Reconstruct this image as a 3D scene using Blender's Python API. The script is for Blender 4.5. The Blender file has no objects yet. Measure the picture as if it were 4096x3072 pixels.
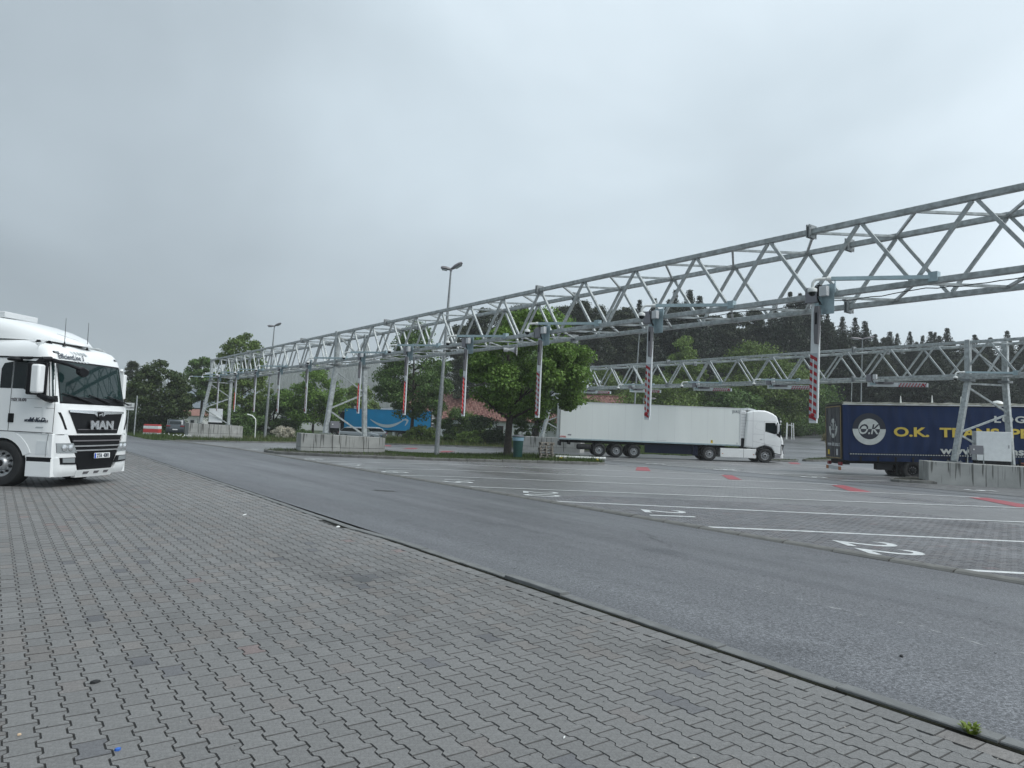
import bpy, math, random
import numpy as np
from mathutils import Vector, Matrix

# ------------------------------------------------------------ camera, sky, light, exposure
scene = bpy.context.scene
COL = scene.collection
cam_d = bpy.data.cameras.new("camera")
cam = bpy.data.objects.new("camera", cam_d)
COL.objects.link(cam)
cam_d.sensor_width = 36.0
cam_d.lens = 2840.0 / 4096.0 * 36.0
cam_d.clip_start = 0.05
cam_d.clip_end = 3000
_s, _dy, _f = 0.039, 173.0, 2840.0
nd = Vector((-_s, 1.0, -_dy / _f)).normalized()                    # ground normal (down) seen by the camera
u0 = Vector((-30 - 2048.0, 1628 - 1536.0, _f))
uu = (u0 - nd * u0.dot(nd)).normalized()
ww = nd.cross(uu)
Rm = Matrix((ww, uu, -nd))                                          # camera (x right, y down, z ahead) -> world
cx_, cy_, cz_ = Rm @ Vector((1, 0, 0)), Rm @ Vector((0, -1, 0)), Rm @ Vector((0, 0, -1))
M4 = Matrix(((cx_.x, cy_.x, cz_.x, 0), (cx_.y, cy_.y, cz_.y, 0), (cx_.z, cy_.z, cz_.z, 1.72), (0, 0, 0, 1)))
cam.matrix_world = M4
scene.camera = cam
scene.render.engine = 'CYCLES'
scene.view_settings.view_transform = 'Standard'
scene.view_settings.look = 'None'
scene.view_settings.gamma = 1.0
scene.view_settings.use_curve_mapping = False
scene.view_settings.exposure = 0.5
scene.cycles.volume_bounces = 1
scene.cycles.max_bounces = 6
scene.cycles.transparent_max_bounces = 12

SUN_EL, SUN_AZ = math.radians(50), math.radians(150)                # azimuth measured from +Y towards +X
world = bpy.data.worlds.new("World")
scene.world = world
world.use_nodes = True
wn = world.node_tree
wn.nodes.clear()
def wnode(t, **kw):
    n = wn.nodes.new(t)
    for k, v in kw.items():
        setattr(n, k, v)
    return n
wout = wnode('ShaderNodeOutputWorld')
bgs = wnode('ShaderNodeBackground')
sky = wnode('ShaderNodeTexSky', sky_type='NISHITA', sun_disc=False, sun_elevation=SUN_EL, sun_rotation=SUN_AZ)
bgs.inputs['Strength'].default_value = 0.06
wn.links.new(sky.outputs[0], bgs.inputs['Color'])
# overcast cloud deck: soft banks of grey, brighter towards the thin cloud on the right
tc = wnode('ShaderNodeTexCoord')
mp = wnode('ShaderNodeMapping')
mp.inputs['Scale'].default_value = (1.0, 1.0, 1.7)
n1 = wnode('ShaderNodeTexNoise')
n1.inputs['Scale'].default_value = 1.7
n1.inputs['Detail'].default_value = 4.0
n1.inputs['Roughness'].default_value = 0.45
n1.inputs['Distortion'].default_value = 0.25
wn.links.new(tc.outputs['Generated'], mp.inputs['Vector'])
wn.links.new(mp.outputs[0], n1.inputs['Vector'])
dot = wnode('ShaderNodeVectorMath', operation='DOT_PRODUCT')
wn.links.new(tc.outputs['Generated'], dot.inputs[0])
dot.inputs[1].default_value = (0.72, -0.42, 0.55)
m1 = wnode('ShaderNodeMath', operation='MULTIPLY_ADD')             # direction term
wn.links.new(dot.outputs['Value'], m1.inputs[0])
m1.inputs[1].default_value = 0.70
m1.inputs[2].default_value = 0.21
m2 = wnode('ShaderNodeMath', operation='MULTIPLY_ADD')             # + noise
wn.links.new(n1.outputs['Fac'], m2.inputs[0])
m2.inputs[1].default_value = 0.85
m3 = wnode('ShaderNodeMath', operation='SUBTRACT')
wn.links.new(m1.outputs[0], m3.inputs[0])
m3.inputs[1].default_value = 0.41
wn.links.new(m3.outputs[0], m2.inputs[2])
cr = wnode('ShaderNodeValToRGB')
cr.color_ramp.elements[0].position = 0.05
cr.color_ramp.elements[0].color = (0.178, 0.210, 0.238, 1)
cr.color_ramp.elements[1].position = 0.95
cr.color_ramp.elements[1].color = (0.615, 0.685, 0.74, 1)
e = cr.color_ramp.elements.new(0.5)
e.color = (0.36, 0.42, 0.464, 1)
wn.links.new(m2.outputs[0], cr.inputs[0])
bgc = wnode('ShaderNodeBackground')
wn.links.new(cr.outputs[0], bgc.inputs['Color'])
bgc.inputs['Strength'].default_value = 1.32
mixw = wnode('ShaderNodeMixShader')
mixw.inputs[0].default_value = 0.96
wn.links.new(bgs.outputs[0], mixw.inputs[1])
wn.links.new(bgc.outputs[0], mixw.inputs[2])
wn.links.new(mixw.outputs[0], wout.inputs[0])

sl = bpy.data.lights.new("sun", 'SUN')
sl.energy = 1.5
sl.angle = math.radians(40)
sl.color = (1.0, 0.98, 0.95)
sun = bpy.data.objects.new("sun", sl)
COL.objects.link(sun)
sd = Vector((math.sin(SUN_AZ) * math.cos(SUN_EL), math.cos(SUN_AZ) * math.cos(SUN_EL), math.sin(SUN_EL)))
sun.rotation_euler = sd.to_track_quat('Z', 'Y').to_euler()

# ------------------------------------------------------------ materials
def lerp(a, b, t): return a + (b - a) * t
def mat(name, col, rough=0.6, metal=0.0, var=0.0, vscale=3.0, bump=0.0, bscale=40.0, col2=None, spec=None, emit=None, coat=0.0, attr=None, streak=False, detail=4.0):
    m = bpy.data.materials.new(name)
    m.use_nodes = True
    nt = m.node_tree
    b = nt.nodes['Principled BSDF']
    b.inputs['Roughness'].default_value = rough
    b.inputs['Metallic'].default_value = metal
    if spec is not None: b.inputs['Specular IOR Level'].default_value = spec
    if coat: b.inputs['Coat Weight'].default_value = coat; b.inputs['Coat Roughness'].default_value = 0.08
    c = (*col, 1)
    b.inputs['Base Color'].default_value = c
    last = None
    tcn = nt.nodes.new('ShaderNodeTexCoord')
    if var > 0 or col2 is not None:
        nz = nt.nodes.new('ShaderNodeTexNoise')
        nz.inputs['Scale'].default_value = vscale
        nz.inputs['Detail'].default_value = detail
        nz.inputs['Roughness'].default_value = 0.6
        if streak:
            mpn = nt.nodes.new('ShaderNodeMapping')
            mpn.inputs['Scale'].default_value = (1, 1, 0.12)
            nt.links.new(tcn.outputs['Object'], mpn.inputs[0]); nt.links.new(mpn.outputs[0], nz.inputs['Vector'])
        else:
            nt.links.new(tcn.outputs['Object'], nz.inputs['Vector'])
        rp = nt.nodes.new('ShaderNodeValToRGB')
        c2 = col2 if col2 is not None else tuple(min(1, x * (1 + var)) for x in col)
        c1 = col if col2 is not None else tuple(x * (1 - var) for x in col)
        rp.color_ramp.elements[0].position = 0.3; rp.color_ramp.elements[0].color = (*c1, 1)
        rp.color_ramp.elements[1].position = 0.7; rp.color_ramp.elements[1].color = (*c2, 1)
        nt.links.new(nz.outputs['Fac'], rp.inputs[0])
        last = rp.outputs[0]
    if attr:
        at = nt.nodes.new('ShaderNodeAttribute'); at.attribute_name = attr
        mx = nt.nodes.new('ShaderNodeMix'); mx.data_type = 'RGBA'; mx.blend_type = 'MULTIPLY'; mx.inputs[0].default_value = 1.0
        if last: nt.links.new(last, mx.inputs[6])
        else: mx.inputs[6].default_value = c
        nt.links.new(at.outputs['Color'], mx.inputs[7])
        last = mx.outputs[2]
    if last: nt.links.new(last, b.inputs['Base Color'])
    if bump > 0:
        nb = nt.nodes.new('ShaderNodeTexNoise')
        nb.inputs['Scale'].default_value = bscale
        nb.inputs['Detail'].default_value = 3
        nt.links.new(tcn.outputs['Object'], nb.inputs['Vector'])
        bp = nt.nodes.new('ShaderNodeBump')
        bp.inputs['Strength'].default_value = bump
        bp.inputs['Distance'].default_value = 0.01
        nt.links.new(nb.outputs['Fac'], bp.inputs['Height'])
        nt.links.new(bp.outputs[0], b.inputs['Normal'])
    if emit:
        b.inputs['Emission Color'].default_value = (*emit[0], 1)
        b.inputs['Emission Strength'].default_value = emit[1]
    return m

def leafmat(name, col, trans=0.25):
    m = bpy.data.materials.new(name); m.use_nodes = True
    nt = m.node_tree; b = nt.nodes['Principled BSDF']
    b.inputs['Roughness'].default_value = 0.55
    b.inputs['Specular IOR Level'].default_value = 0.3
    at = nt.nodes.new('ShaderNodeAttribute'); at.attribute_name = 'tone'
    mx = nt.nodes.new('ShaderNodeMix'); mx.data_type = 'RGBA'; mx.blend_type = 'MULTIPLY'; mx.inputs[0].default_value = 1.0
    mx.inputs[6].default_value = (*col, 1)
    nt.links.new(at.outputs['Color'], mx.inputs[7])
    nt.links.new(mx.outputs[2], b.inputs['Base Color'])
    tr = nt.nodes.new('ShaderNodeBsdfTranslucent')
    nt.links.new(mx.outputs[2], tr.inputs['Color'])
    ms = nt.nodes.new('ShaderNodeMixShader'); ms.inputs[0].default_value = trans
    out = nt.nodes['Material Output']
    nt.links.new(b.outputs[0], ms.inputs[1]); nt.links.new(tr.outputs[0], ms.inputs[2]); nt.links.new(ms.outputs[0], out.inputs['Surface'])
    return m

MT = dict(
    galv=mat('galvanised_steel', (0.40, 0.43, 0.43), 0.42, 0.3, var=0.34, vscale=7, bump=0.15, bscale=60),
    galv_dull=mat('weathered_zinc', (0.25, 0.27, 0.275), 0.5, 0.3, var=0.25, vscale=10),
    zinc_new=mat('bright_zinc', (0.36, 0.46, 0.49), 0.35, 0.4, var=0.15, vscale=5),
    white=mat('white_paint', (0.82, 0.84, 0.84), 0.35, coat=0.3, var=0.02, vscale=1.5),
    white_dirty=mat('trailer_white_panel', (0.76, 0.80, 0.78), 0.4, var=0.03, vscale=1.2, streak=True),
    white_arm=mat('white_powder_coat', (0.72, 0.75, 0.76), 0.4, var=0.06, vscale=4),
    wpipe=mat('white_plastic', (0.75, 0.77, 0.75), 0.4),
    black=mat('black_plastic', (0.006, 0.0065, 0.008), 0.4, spec=0.25),
    dark=mat('dark_rubber', (0.018, 0.019, 0.02), 0.75, var=0.3, vscale=8),
    chassis=mat('chassis_black', (0.010, 0.011, 0.013), 0.65, spec=0.25),
    glass=mat('dark_glass', (0.006, 0.012, 0.013), 0.04, spec=0.4),
    wglass=mat('windscreen_glass', (0.012, 0.028, 0.028), 0.03, spec=0.45),
    chrome=mat('chrome', (0.72, 0.74, 0.76), 0.22, 0.75),
    silver=mat('silver_rim', (0.5, 0.51, 0.52), 0.35, 0.6, var=0.1),
    grey_box=mat('grey_plastic', (0.22, 0.22, 0.24), 0.5),
    grey_mid=mat('mid_grey_plastic', (0.16, 0.155, 0.165), 0.5),
    grey_lt=mat('light_grey_box', (0.6, 0.62, 0.63), 0.5, var=0.03),
    red_ref=mat('red_reflective', (0.36, 0.012, 0.02), 0.4),
    silver_ref=mat('silver_reflective', (0.42, 0.46, 0.49), 0.35),
    red_led=mat('red_led', (0.8, 0.03, 0.03), 0.4, emit=((1.0, 0.12, 0.1), 0.25)),
    red=mat('red_paint', (0.5, 0.05, 0.05), 0.5),
    orange=mat('orange_marker', (0.42, 0.14, 0.03), 0.4),
    yellow=mat('yellow_plastic', (0.75, 0.55, 0.03), 0.5),
    concrete=None, conc_kerb=mat('kerb_concrete', (0.15, 0.15, 0.14), 0.75, var=0.3, vscale=2.5, bump=0.4, bscale=30),
    curb_strip=mat('curb_strip_concrete', (0.155, 0.16, 0.158), 0.7, var=0.2, vscale=4, bump=0.3, bscale=60),
    wood=mat('weathered_wood', (0.26, 0.235, 0.2), 0.85, var=0.35, vscale=6),
    bark=mat('bark', (0.05, 0.042, 0.034), 0.9, var=0.4, vscale=8, bump=0.8, bscale=12),
    dbark=mat('pine_bark', (0.045, 0.035, 0.03), 0.9, var=0.4, vscale=5),
    bin_green=mat('bin_green', (0.008, 0.06, 0.05), 0.5, var=0.2),
    bag=mat('bin_liner', (0.25, 0.4, 0.5), 0.4),
    navy=mat('navy_tarpaulin', (0.005, 0.020, 0.075), 0.55, spec=0.2, var=0.2, vscale=3, bump=0.35, bscale=5, streak=True),
    navy_line=mat('navy_dark_tarp', (0.004, 0.009, 0.026), 0.6, spec=0.2),
    black_print=mat('black_print', (0.012, 0.016, 0.028), 0.5),
    white_print=mat('white_print', (0.52, 0.55, 0.53), 0.5, var=0.12, vscale=3),
    yellow_print=mat('yellow_print', (0.62, 0.47, 0.07), 0.5, var=0.08, vscale=3),
    grey_print=mat('grey_print', (0.42, 0.45, 0.46), 0.5),
    dark_door=mat('dark_grey_door', (0.045, 0.05, 0.058), 0.5, var=0.2, vscale=2),
    blue=mat('bright_blue_side', (0.0, 0.27, 0.58), 0.45, var=0.05, vscale=1),
    swoosh=mat('pale_print', (0.52, 0.6, 0.66), 0.5),
    car_silver=mat('silver_car_paint', (0.36, 0.385, 0.395), 0.25, 0.5, coat=0.8),
    car_grey=mat('grey_car_paint', (0.06, 0.075, 0.085), 0.25, 0.4, coat=0.8),
    tail=mat('tail_light_glass', (0.22, 0.01, 0.015), 0.2),
    headlamp=mat('headlamp_glass', (0.35, 0.38, 0.39), 0.08, 0.3),
    plate=mat('number_plate', (0.75, 0.77, 0.78), 0.4),
    plate_blue=mat('plate_blue', (0.02, 0.08, 0.5), 0.4),
    print_dark=mat('dark_lettering', (0.03, 0.04, 0.06), 0.5),
    stain=mat('tarp_roof_edge', (0.4, 0.4, 0.34), 0.7, var=0.35, vscale=2),
    render_w=mat('white_render', (0.6, 0.62, 0.6), 0.8, var=0.08, vscale=1.2),
    tile_red=mat('red_roof_tile', (0.24, 0.125, 0.10), 0.7, var=0.25, vscale=2),
    tile_dark=mat('red_roof_tile_worn', (0.15, 0.06, 0.05), 0.7, var=0.25, vscale=2),
    slate=mat('grey_roof', (0.16, 0.19, 0.21), 0.6, var=0.1),
    brown=mat('brown_frame', (0.09, 0.055, 0.035), 0.7),
    fence=mat('green_fence', (0.02, 0.05, 0.035), 0.6),
    paint=mat('road_marking_white', (0.82, 0.84, 0.83), 0.4, col2=(0.50, 0.52, 0.52), vscale=9),
    paint_red=mat('road_marking_red', (0.36, 0.055, 0.07), 0.5, col2=(0.26, 0.05, 0.06), vscale=4),
    rust=mat('orange_cable', (0.25, 0.08, 0.04), 0.7),
    stone=mat('pale_stone', (0.35, 0.33, 0.3), 0.9, var=0.3),
    foil=mat('silver_foil', (0.3, 0.4, 0.42), 0.2, 0.6, bump=0.5, bscale=20),
)

# ------------------------------------------------------------ geometry helpers
class MB:
    def __init__(s): s.v = []; s.f = []; s.m = []
    def add(s, vs, fs, mi=0):
        o = len(s.v); s.v += [tuple(v) for v in vs]; s.f += [tuple(i + o for i in f) for f in fs]; s.m += [mi] * len(fs); return s
    def box(s, c, d, mi=0, R=None, taper=1.0):
        x, y, z = d[0] / 2, d[1] / 2, d[2] / 2
        vs = [Vector((sx * x * (taper if sz > 0 else 1), sy * y * (taper if sz > 0 else 1), sz * z)) for sz in (-1, 1) for sy in (-1, 1) for sx in (-1, 1)]
        if R is not None: vs = [R @ v for v in vs]
        c = Vector(c)
        return s.add([v + c for v in vs], [(0, 2, 3, 1), (4, 5, 7, 6), (0, 1, 5, 4), (2, 6, 7, 3), (0, 4, 6, 2), (1, 3, 7, 5)], mi)
    def beam(s, a, b, w, h=None, up=(0, 0, 1), mi=0, w2=None, h2=None):
        a, b = Vector(a), Vector(b); h = h or w; d = (b - a).normalized(); up = Vector(up)
        if abs(d.dot(up)) > 0.98: up = Vector((1, 0, 0)) if abs(d.x) < 0.9 else Vector((0, 1, 0))
        r = d.cross(up).normalized(); q = r.cross(d)
        w2 = w2 or w; h2 = h2 or h
        vs = [a + r * w / 2 * i + q * h / 2 * j for i, j in ((-1, -1), (1, -1), (1, 1), (-1, 1))] + [b + r * w2 / 2 * i + q * h2 / 2 * j for i, j in ((-1, -1), (1, -1), (1, 1), (-1, 1))]
        return s.add(vs, [(0, 1, 2, 3), (7, 6, 5, 4), (0, 4, 5, 1), (1, 5, 6, 2), (2, 6, 7, 3), (3, 7, 4, 0)], mi)
    def tube(s, pts, r, n=10, mi=0, caps=True):
        pts = [Vector(p) for p in pts]; rs = r if isinstance(r, (list, tuple)) else [r] * len(pts)
        ref = None; rings = []
        for i, p in enumerate(pts):
            d = ((pts[i + 1] - p) if i + 1 < len(pts) else (p - pts[i - 1])).normalized()
            if 0 < i < len(pts) - 1: d = ((pts[i + 1] - p).normalized() + (p - pts[i - 1]).normalized()).normalized()
            if ref is None: ref = Vector((0, 0, 1)) if abs(d.z) < 0.9 else Vector((1, 0, 0))
            a = d.cross(ref).normalized(); b = a.cross(d).normalized(); ref = b
            rings.append([p + (a * math.cos(t) + b * math.sin(t)) * rs[i] for t in [2 * math.pi * k / n for k in range(n)]])
        vs = [v for R_ in rings for v in R_]; fs = []
        for i in range(len(pts) - 1):
            for k in range(n):
                k2 = (k + 1) % n; fs.append((i * n + k, (i + 1) * n + k, (i + 1) * n + k2, i * n + k2))
        if caps: fs += [tuple(range(n)), tuple(reversed(range((len(pts) - 1) * n, len(pts) * n)))]
        return s.add(vs, fs, mi)
    def prism(s, poly, f0, f1, mi=0):
        """poly: 2-D points; f0, f1 map a point to its 3-D place on either side"""
        n = len(poly)
        vs = [f0(p) for p in poly] + [f1(p) for p in poly]
        return s.add(vs, [tuple(reversed(range(n))), tuple(range(n, 2 * n))] + [(i, (i + 1) % n, n + (i + 1) % n, n + i) for i in range(n)], mi)
    def lathe(s, prof, c, axis='x', n=24, mi=0):
        """prof: (radius, distance along axis)"""
        c = Vector(c); vs = []
        for r, a in prof:
            for k in range(n):
                t = 2 * math.pi * k / n; u, v = r * math.cos(t), r * math.sin(t)
                vs.append(c + (Vector((a, u, v)) if axis == 'x' else Vector((u, a, v)) if axis == 'y' else Vector((u, v, a))))
        fs = [(i * n + k, i * n + (k + 1) % n, (i + 1) * n + (k + 1) % n, (i + 1) * n + k) for i in range(len(prof) - 1) for k in range(n)]
        return s.add(vs, fs, mi)
    def build(s, name, mats, parent=None, smooth=False, bevel=0.0, seg=2, mesh_only=False):
        if not isinstance(mats, (list, tuple)): mats = [mats]
        me = bpy.data.meshes.new(name); me.from_pydata(s.v, [], s.f)
        for m in mats: me.materials.append(m)
        if len(mats) > 1: me.polygons.foreach_set('material_index', s.m)
        me.update()
        if smooth: me.shade_smooth()
        if mesh_only: return me
        o = bpy.data.objects.new(name, me); COL.objects.link(o)
        if parent: o.parent = parent
        if bevel > 0:
            b = o.modifiers.new('b', 'BEVEL'); b.width = bevel; b.segments = seg; b.limit_method = 'ANGLE'; b.angle_limit = math.radians(35)
            me.shade_smooth()
            try: me.set_sharp_from_angle(angle=math.radians(35))
            except Exception: pass
        elif smooth:
            try: me.set_sharp_from_angle(angle=math.radians(40))
            except Exception: pass
        return o

def thing(name, label, cat, loc=(0, 0, 0), rotz=0.0, group=None, rot=None):
    o = bpy.data.objects.new(name, None); COL.objects.link(o)
    o.empty_display_size = 0.2
    o.location = loc; o.rotation_euler = rot if rot else (0, 0, rotz)
    o['label'] = label; o['category'] = cat
    if group: o['group'] = group
    return o
def tag(o, label, cat, group=None, kind=None):
    o['label'] = label; o['category'] = cat
    if group: o['group'] = group
    if kind: o['kind'] = kind
    return o
def struct(o):
    o['kind'] = 'structure'; return o
def place(me, name, parent=None, loc=(0, 0, 0), rot=(0, 0, 0), sc=(1, 1, 1)):
    o = bpy.data.objects.new(name, me); COL.objects.link(o); o.parent = parent; o.location = loc; o.rotation_euler = rot; o.scale = sc; return o
def copy_tree(o, parent=None):
    c = o.copy(); COL.objects.link(c); c.parent = parent
    for ch in [q for q in o.children]: copy_tree(ch, c)
    return c
def text_mesh(s, name, size, m, parent, M, xs=1.0, bold=0.0, align='CENTER', shear=0.0, ext=0.004, spacing=1.0):
    cu = bpy.data.curves.new(name, 'FONT'); cu.body = s; cu.size = size; cu.align_x = align; cu.align_y = 'CENTER'
    cu.offset = bold; cu.shear = shear; cu.extrude = ext; cu.space_character = spacing; cu.resolution_u = 3
    t = bpy.data.objects.new(name, cu); COL.objects.link(t)
    dg = bpy.context.evaluated_depsgraph_get()
    me = bpy.data.meshes.new_from_object(t.evaluated_get(dg)); bpy.data.objects.remove(t)
    me.transform(M @ Matrix.Diagonal((xs, 1, 1, 1)))
    me.materials.clear(); me.materials.append(m); me.name = name
    o = bpy.data.objects.new(name, me); COL.objects.link(o)
    if parent: o.parent = parent
    return o
def frame_mat(origin, xa, ya):
    xa, ya = Vector(xa).normalized(), Vector(ya).normalized(); za = xa.cross(ya)
    return Matrix(((xa.x, ya.x, za.x, origin[0]), (xa.y, ya.y, za.y, origin[1]), (xa.z, ya.z, za.z, origin[2]), (0, 0, 0, 1)))

def sm(t): t = min(1.0, max(0.0, t)); return t * t * (3 - 2 * t)
def hgt(X, Y):
    r = 0.5 * ((X - 54) + math.sqrt((X - 54) ** 2 + 36)); r = max(0.0, r - .17); r = min(r, 60 + 0.15 * max(0, r - 60))
    return -0.3 * sm((X - 4.85) / 7.75) + 0.07 * sm((X - 20) / 12) - 0.3 * sm((Y - 42) / 30) * (1 - sm((X - 20) / 25)) + 0.065 * r
DL = Vector((0.808, -0.589, 0)); DN = Vector((0.589, 0.808, 0))     # bay direction and its normal
# ------------------------------------------------------------ ground
def sheet(name, xs, ys, dz, m, inside=None, fn=None):
    vs = []; idx = {}; fs = []
    nx, ny = len(xs), len(ys)
    for j, y in enumerate(ys):
        for i, x in enumerate(xs):
            vs.append((x, y, (fn or hgt)(x, y) + dz))
    for j in range(ny - 1):
        for i in range(nx - 1):
            if inside and not inside((xs[i] + xs[i + 1]) / 2, (ys[j] + ys[j + 1]) / 2): continue
            a = j * nx + i; fs.append((a, a + 1, a + nx + 1, a + nx))
    me = bpy.data.meshes.new(name); me.from_pydata(vs, [], fs); me.materials.append(m); me.shade_smooth()
    o = bpy.data.objects.new(name, me); COL.objects.link(o); return o
def rng(a, b, st):
    n = max(1, int(round((b - a) / st))); return [a + (b - a) * i / n for i in range(n + 1)]

def groundmat(name, base, dark, patch_scale, grain_scale, rough_lo, rough_hi, grain=0.5, bumps=0.4, cracks=False, pav=None, speck=None):
    m = bpy.data.materials.new(name); m.use_nodes = True; nt = m.node_tree; b = nt.nodes['Principled BSDF']; L = nt.links.new
    tcn = nt.nodes.new('ShaderNodeTexCoord')
    def noise(sc, det=4, ro=0.55, vec=None):
        n = nt.nodes.new('ShaderNodeTexNoise'); n.inputs['Scale'].default_value = sc; n.inputs['Detail'].default_value = det; n.inputs['Roughness'].default_value = ro
        L(vec or tcn.outputs['Object'], n.inputs['Vector']); return n.outputs['Fac']
    def ramp(src, p0, c0, p1, c1):
        r = nt.nodes.new('ShaderNodeValToRGB'); r.color_ramp.elements[0].position = p0; r.color_ramp.elements[0].color = c0; r.color_ramp.elements[1].position = p1; r.color_ramp.elements[1].color = c1
        L(src, r.inputs[0]); return r.outputs[0]
    def mix(a, c, fac=1.0, mode='MULTIPLY'):
        x = nt.nodes.new('ShaderNodeMix'); x.data_type = 'RGBA'; x.blend_type = mode
        if isinstance(fac, float): x.inputs[0].default_value = fac
        else: L(fac, x.inputs[0])
        L(a, x.inputs[6])
        if isinstance(c, tuple): x.inputs[7].default_value = c
        else: L(c, x.inputs[7])
        return x.outputs[2]
    mpn = nt.nodes.new('ShaderNodeMapping'); mpn.inputs['Scale'].default_value = (1.0, 0.22, 1.0); mpn.inputs['Rotation'].default_value = (0, 0, 0.0)
    L(tcn.outputs['Object'], mpn.inputs[0])
    big = noise(patch_scale, 5, 0.6, mpn.outputs[0])
    col = ramp(big, 0.3, (*dark, 1), 0.68, (*base, 1))
    gr = noise(grain_scale, 2, 0.7)
    g = 1 - grain
    col = mix(col, ramp(gr, 0.36, (g, g, g, 1), 0.66, (1 + grain * 0.6,) * 3 + (1,)))
    if grain_scale > 50:
        g2 = noise(grain_scale * 0.36, 2, 0.6); k_ = 0.42 if grain > .4 else .12
        col = mix(col, ramp(g2, 0.38, (1 - k_, 1 - k_, 1 - k_, 1), 0.62, (1 + k_, 1 + k_, 1 + k_, 1)))
    col = mix(col, ramp(noise(0.42, 4, 0.6), 0.60, (1, 1, 1, 1), 0.72, (0.66, 0.66, 0.67, 1)))
    col = mix(col, ramp(noise(2.6, 3, 0.5), 0.62, (1, 1, 1, 1), 0.74, (0.8, 0.8, 0.8, 1)))
    hgt_src = gr
    if cracks:
        mp5 = nt.nodes.new('ShaderNodeMapping'); mp5.inputs['Scale'].default_value = (1.0, 0.035, 1.0); L(tcn.outputs['Object'], mp5.inputs[0])
        col = mix(col, ramp(noise(1.5, 3, 0.6, mp5.outputs[0]), 0.35, (0.84, 0.84, 0.85, 1), 0.66, (1.10, 1.10, 1.10, 1)))
        mp2 = nt.nodes.new('ShaderNodeMapping'); mp2.inputs['Scale'].default_value = (1, 0.35, 1)
        L(tcn.outputs['Object'], mp2.inputs[0])
        wob = nt.nodes.new('ShaderNodeTexNoise'); wob.inputs['Scale'].default_value = 1.6; wob.inputs['Detail'].default_value = 5
        L(mp2.outputs[0], wob.inputs['Vector'])
        vm = nt.nodes.new('ShaderNodeMix'); vm.data_type = 'VECTOR'; vm.inputs[0].default_value = 0.35
        L(mp2.outputs[0], vm.inputs[4]); L(wob.outputs['Color'], vm.inputs[5])
        vo = nt.nodes.new('ShaderNodeTexVoronoi'); vo.feature = 'DISTANCE_TO_EDGE'; vo.inputs['Scale'].default_value = 0.33
        L(vm.outputs[1], vo.inputs['Vector'])
        ck = ramp(vo.outputs['Distance'], 0.0, (1, 1, 1, 1), 0.006, (0, 0, 0, 1))
        keep = ramp(noise(0.35, 3, 0.5), 0.5, (0, 0, 0, 1), 0.62, (0.75, 0.75, 0.75, 1))
        ckk = mix(ck, keep)
        col = mix(col, (0.02, 0.02, 0.022, 1), ckk, 'MIX')
    if pav:
        # far paving courses: zig-zag joints drawn fine, the near ones are real stones
        mp3 = nt.nodes.new('ShaderNodeMapping'); mp3.inputs['Rotation'].default_value = (0, 0, pav[1])
        L(tcn.outputs['Object'], mp3.inputs[0])
        wv = nt.nodes.new('ShaderNodeTexNoise'); wv.inputs['Scale'].default_value = 5; L(mp3.outputs[0], wv.inputs['Vector'])
        vm3 = nt.nodes.new('ShaderNodeMix'); vm3.data_type = 'VECTOR'; vm3.inputs[0].default_value = 0.03
        L(mp3.outputs[0], vm3.inputs[4]); L(wv.outputs['Color'], vm3.inputs[5])
        br = nt.nodes.new('ShaderNodeTexBrick'); br.inputs['Scale'].default_value = 1.0; br.inputs['Brick Width'].default_value = 0.2; br.inputs['Row Height'].default_value = 0.143
        br.inputs['Mortar Size'].default_value = 0.008; br.inputs['Mortar Smooth'].default_value = 0.3
        br.inputs['Color1'].default_value = (0.9, 0.9, 0.9, 1); br.inputs['Color2'].default_value = (1.08, 1.07, 1.06, 1); br.inputs['Mortar'].default_value = (pav[0],) * 3 + (1,)
        L(vm3.outputs[1], br.inputs['Vector'])
        col = mix(col, br.outputs['Color'])
    if speck:
        vo = nt.nodes.new('ShaderNodeTexVoronoi'); vo.inputs['Scale'].default_value = speck[0]; L(tcn.outputs['Object'], vo.inputs['Vector'])
        sp = ramp(vo.outputs['Distance'], speck[1], (1, 1, 1, 1), speck[1] + 0.03, (0, 0, 0, 1))
        col = mix(col, (0.42, 0.42, 0.4, 1), mix(sp, ramp(noise(9, 2), 0.55, (0, 0, 0, 1), 0.6, (0.8,) * 3 + (1,))), 'MIX')
    L(col, b.inputs['Base Color'])
    rr = nt.nodes.new('ShaderNodeMapRange'); rr.inputs['From Min'].default_value = 0.32; rr.inputs['From Max'].default_value = 0.68
    rr.inputs['To Min'].default_value = rough_lo; rr.inputs['To Max'].default_value = rough_hi
    wet = noise(patch_scale * 1.7, 4, 0.6, mpn.outputs[0]); L(wet, rr.inputs['Value']); L(rr.outputs[0], b.inputs['Roughness'])
    bp = nt.nodes.new('ShaderNodeBump'); bp.inputs['Strength'].default_value = bumps; bp.inputs['Distance'].default_value = 0.006
    L(hgt_src, bp.inputs['Height']); L(bp.outputs[0], b.inputs['Normal'])
    return m

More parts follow.
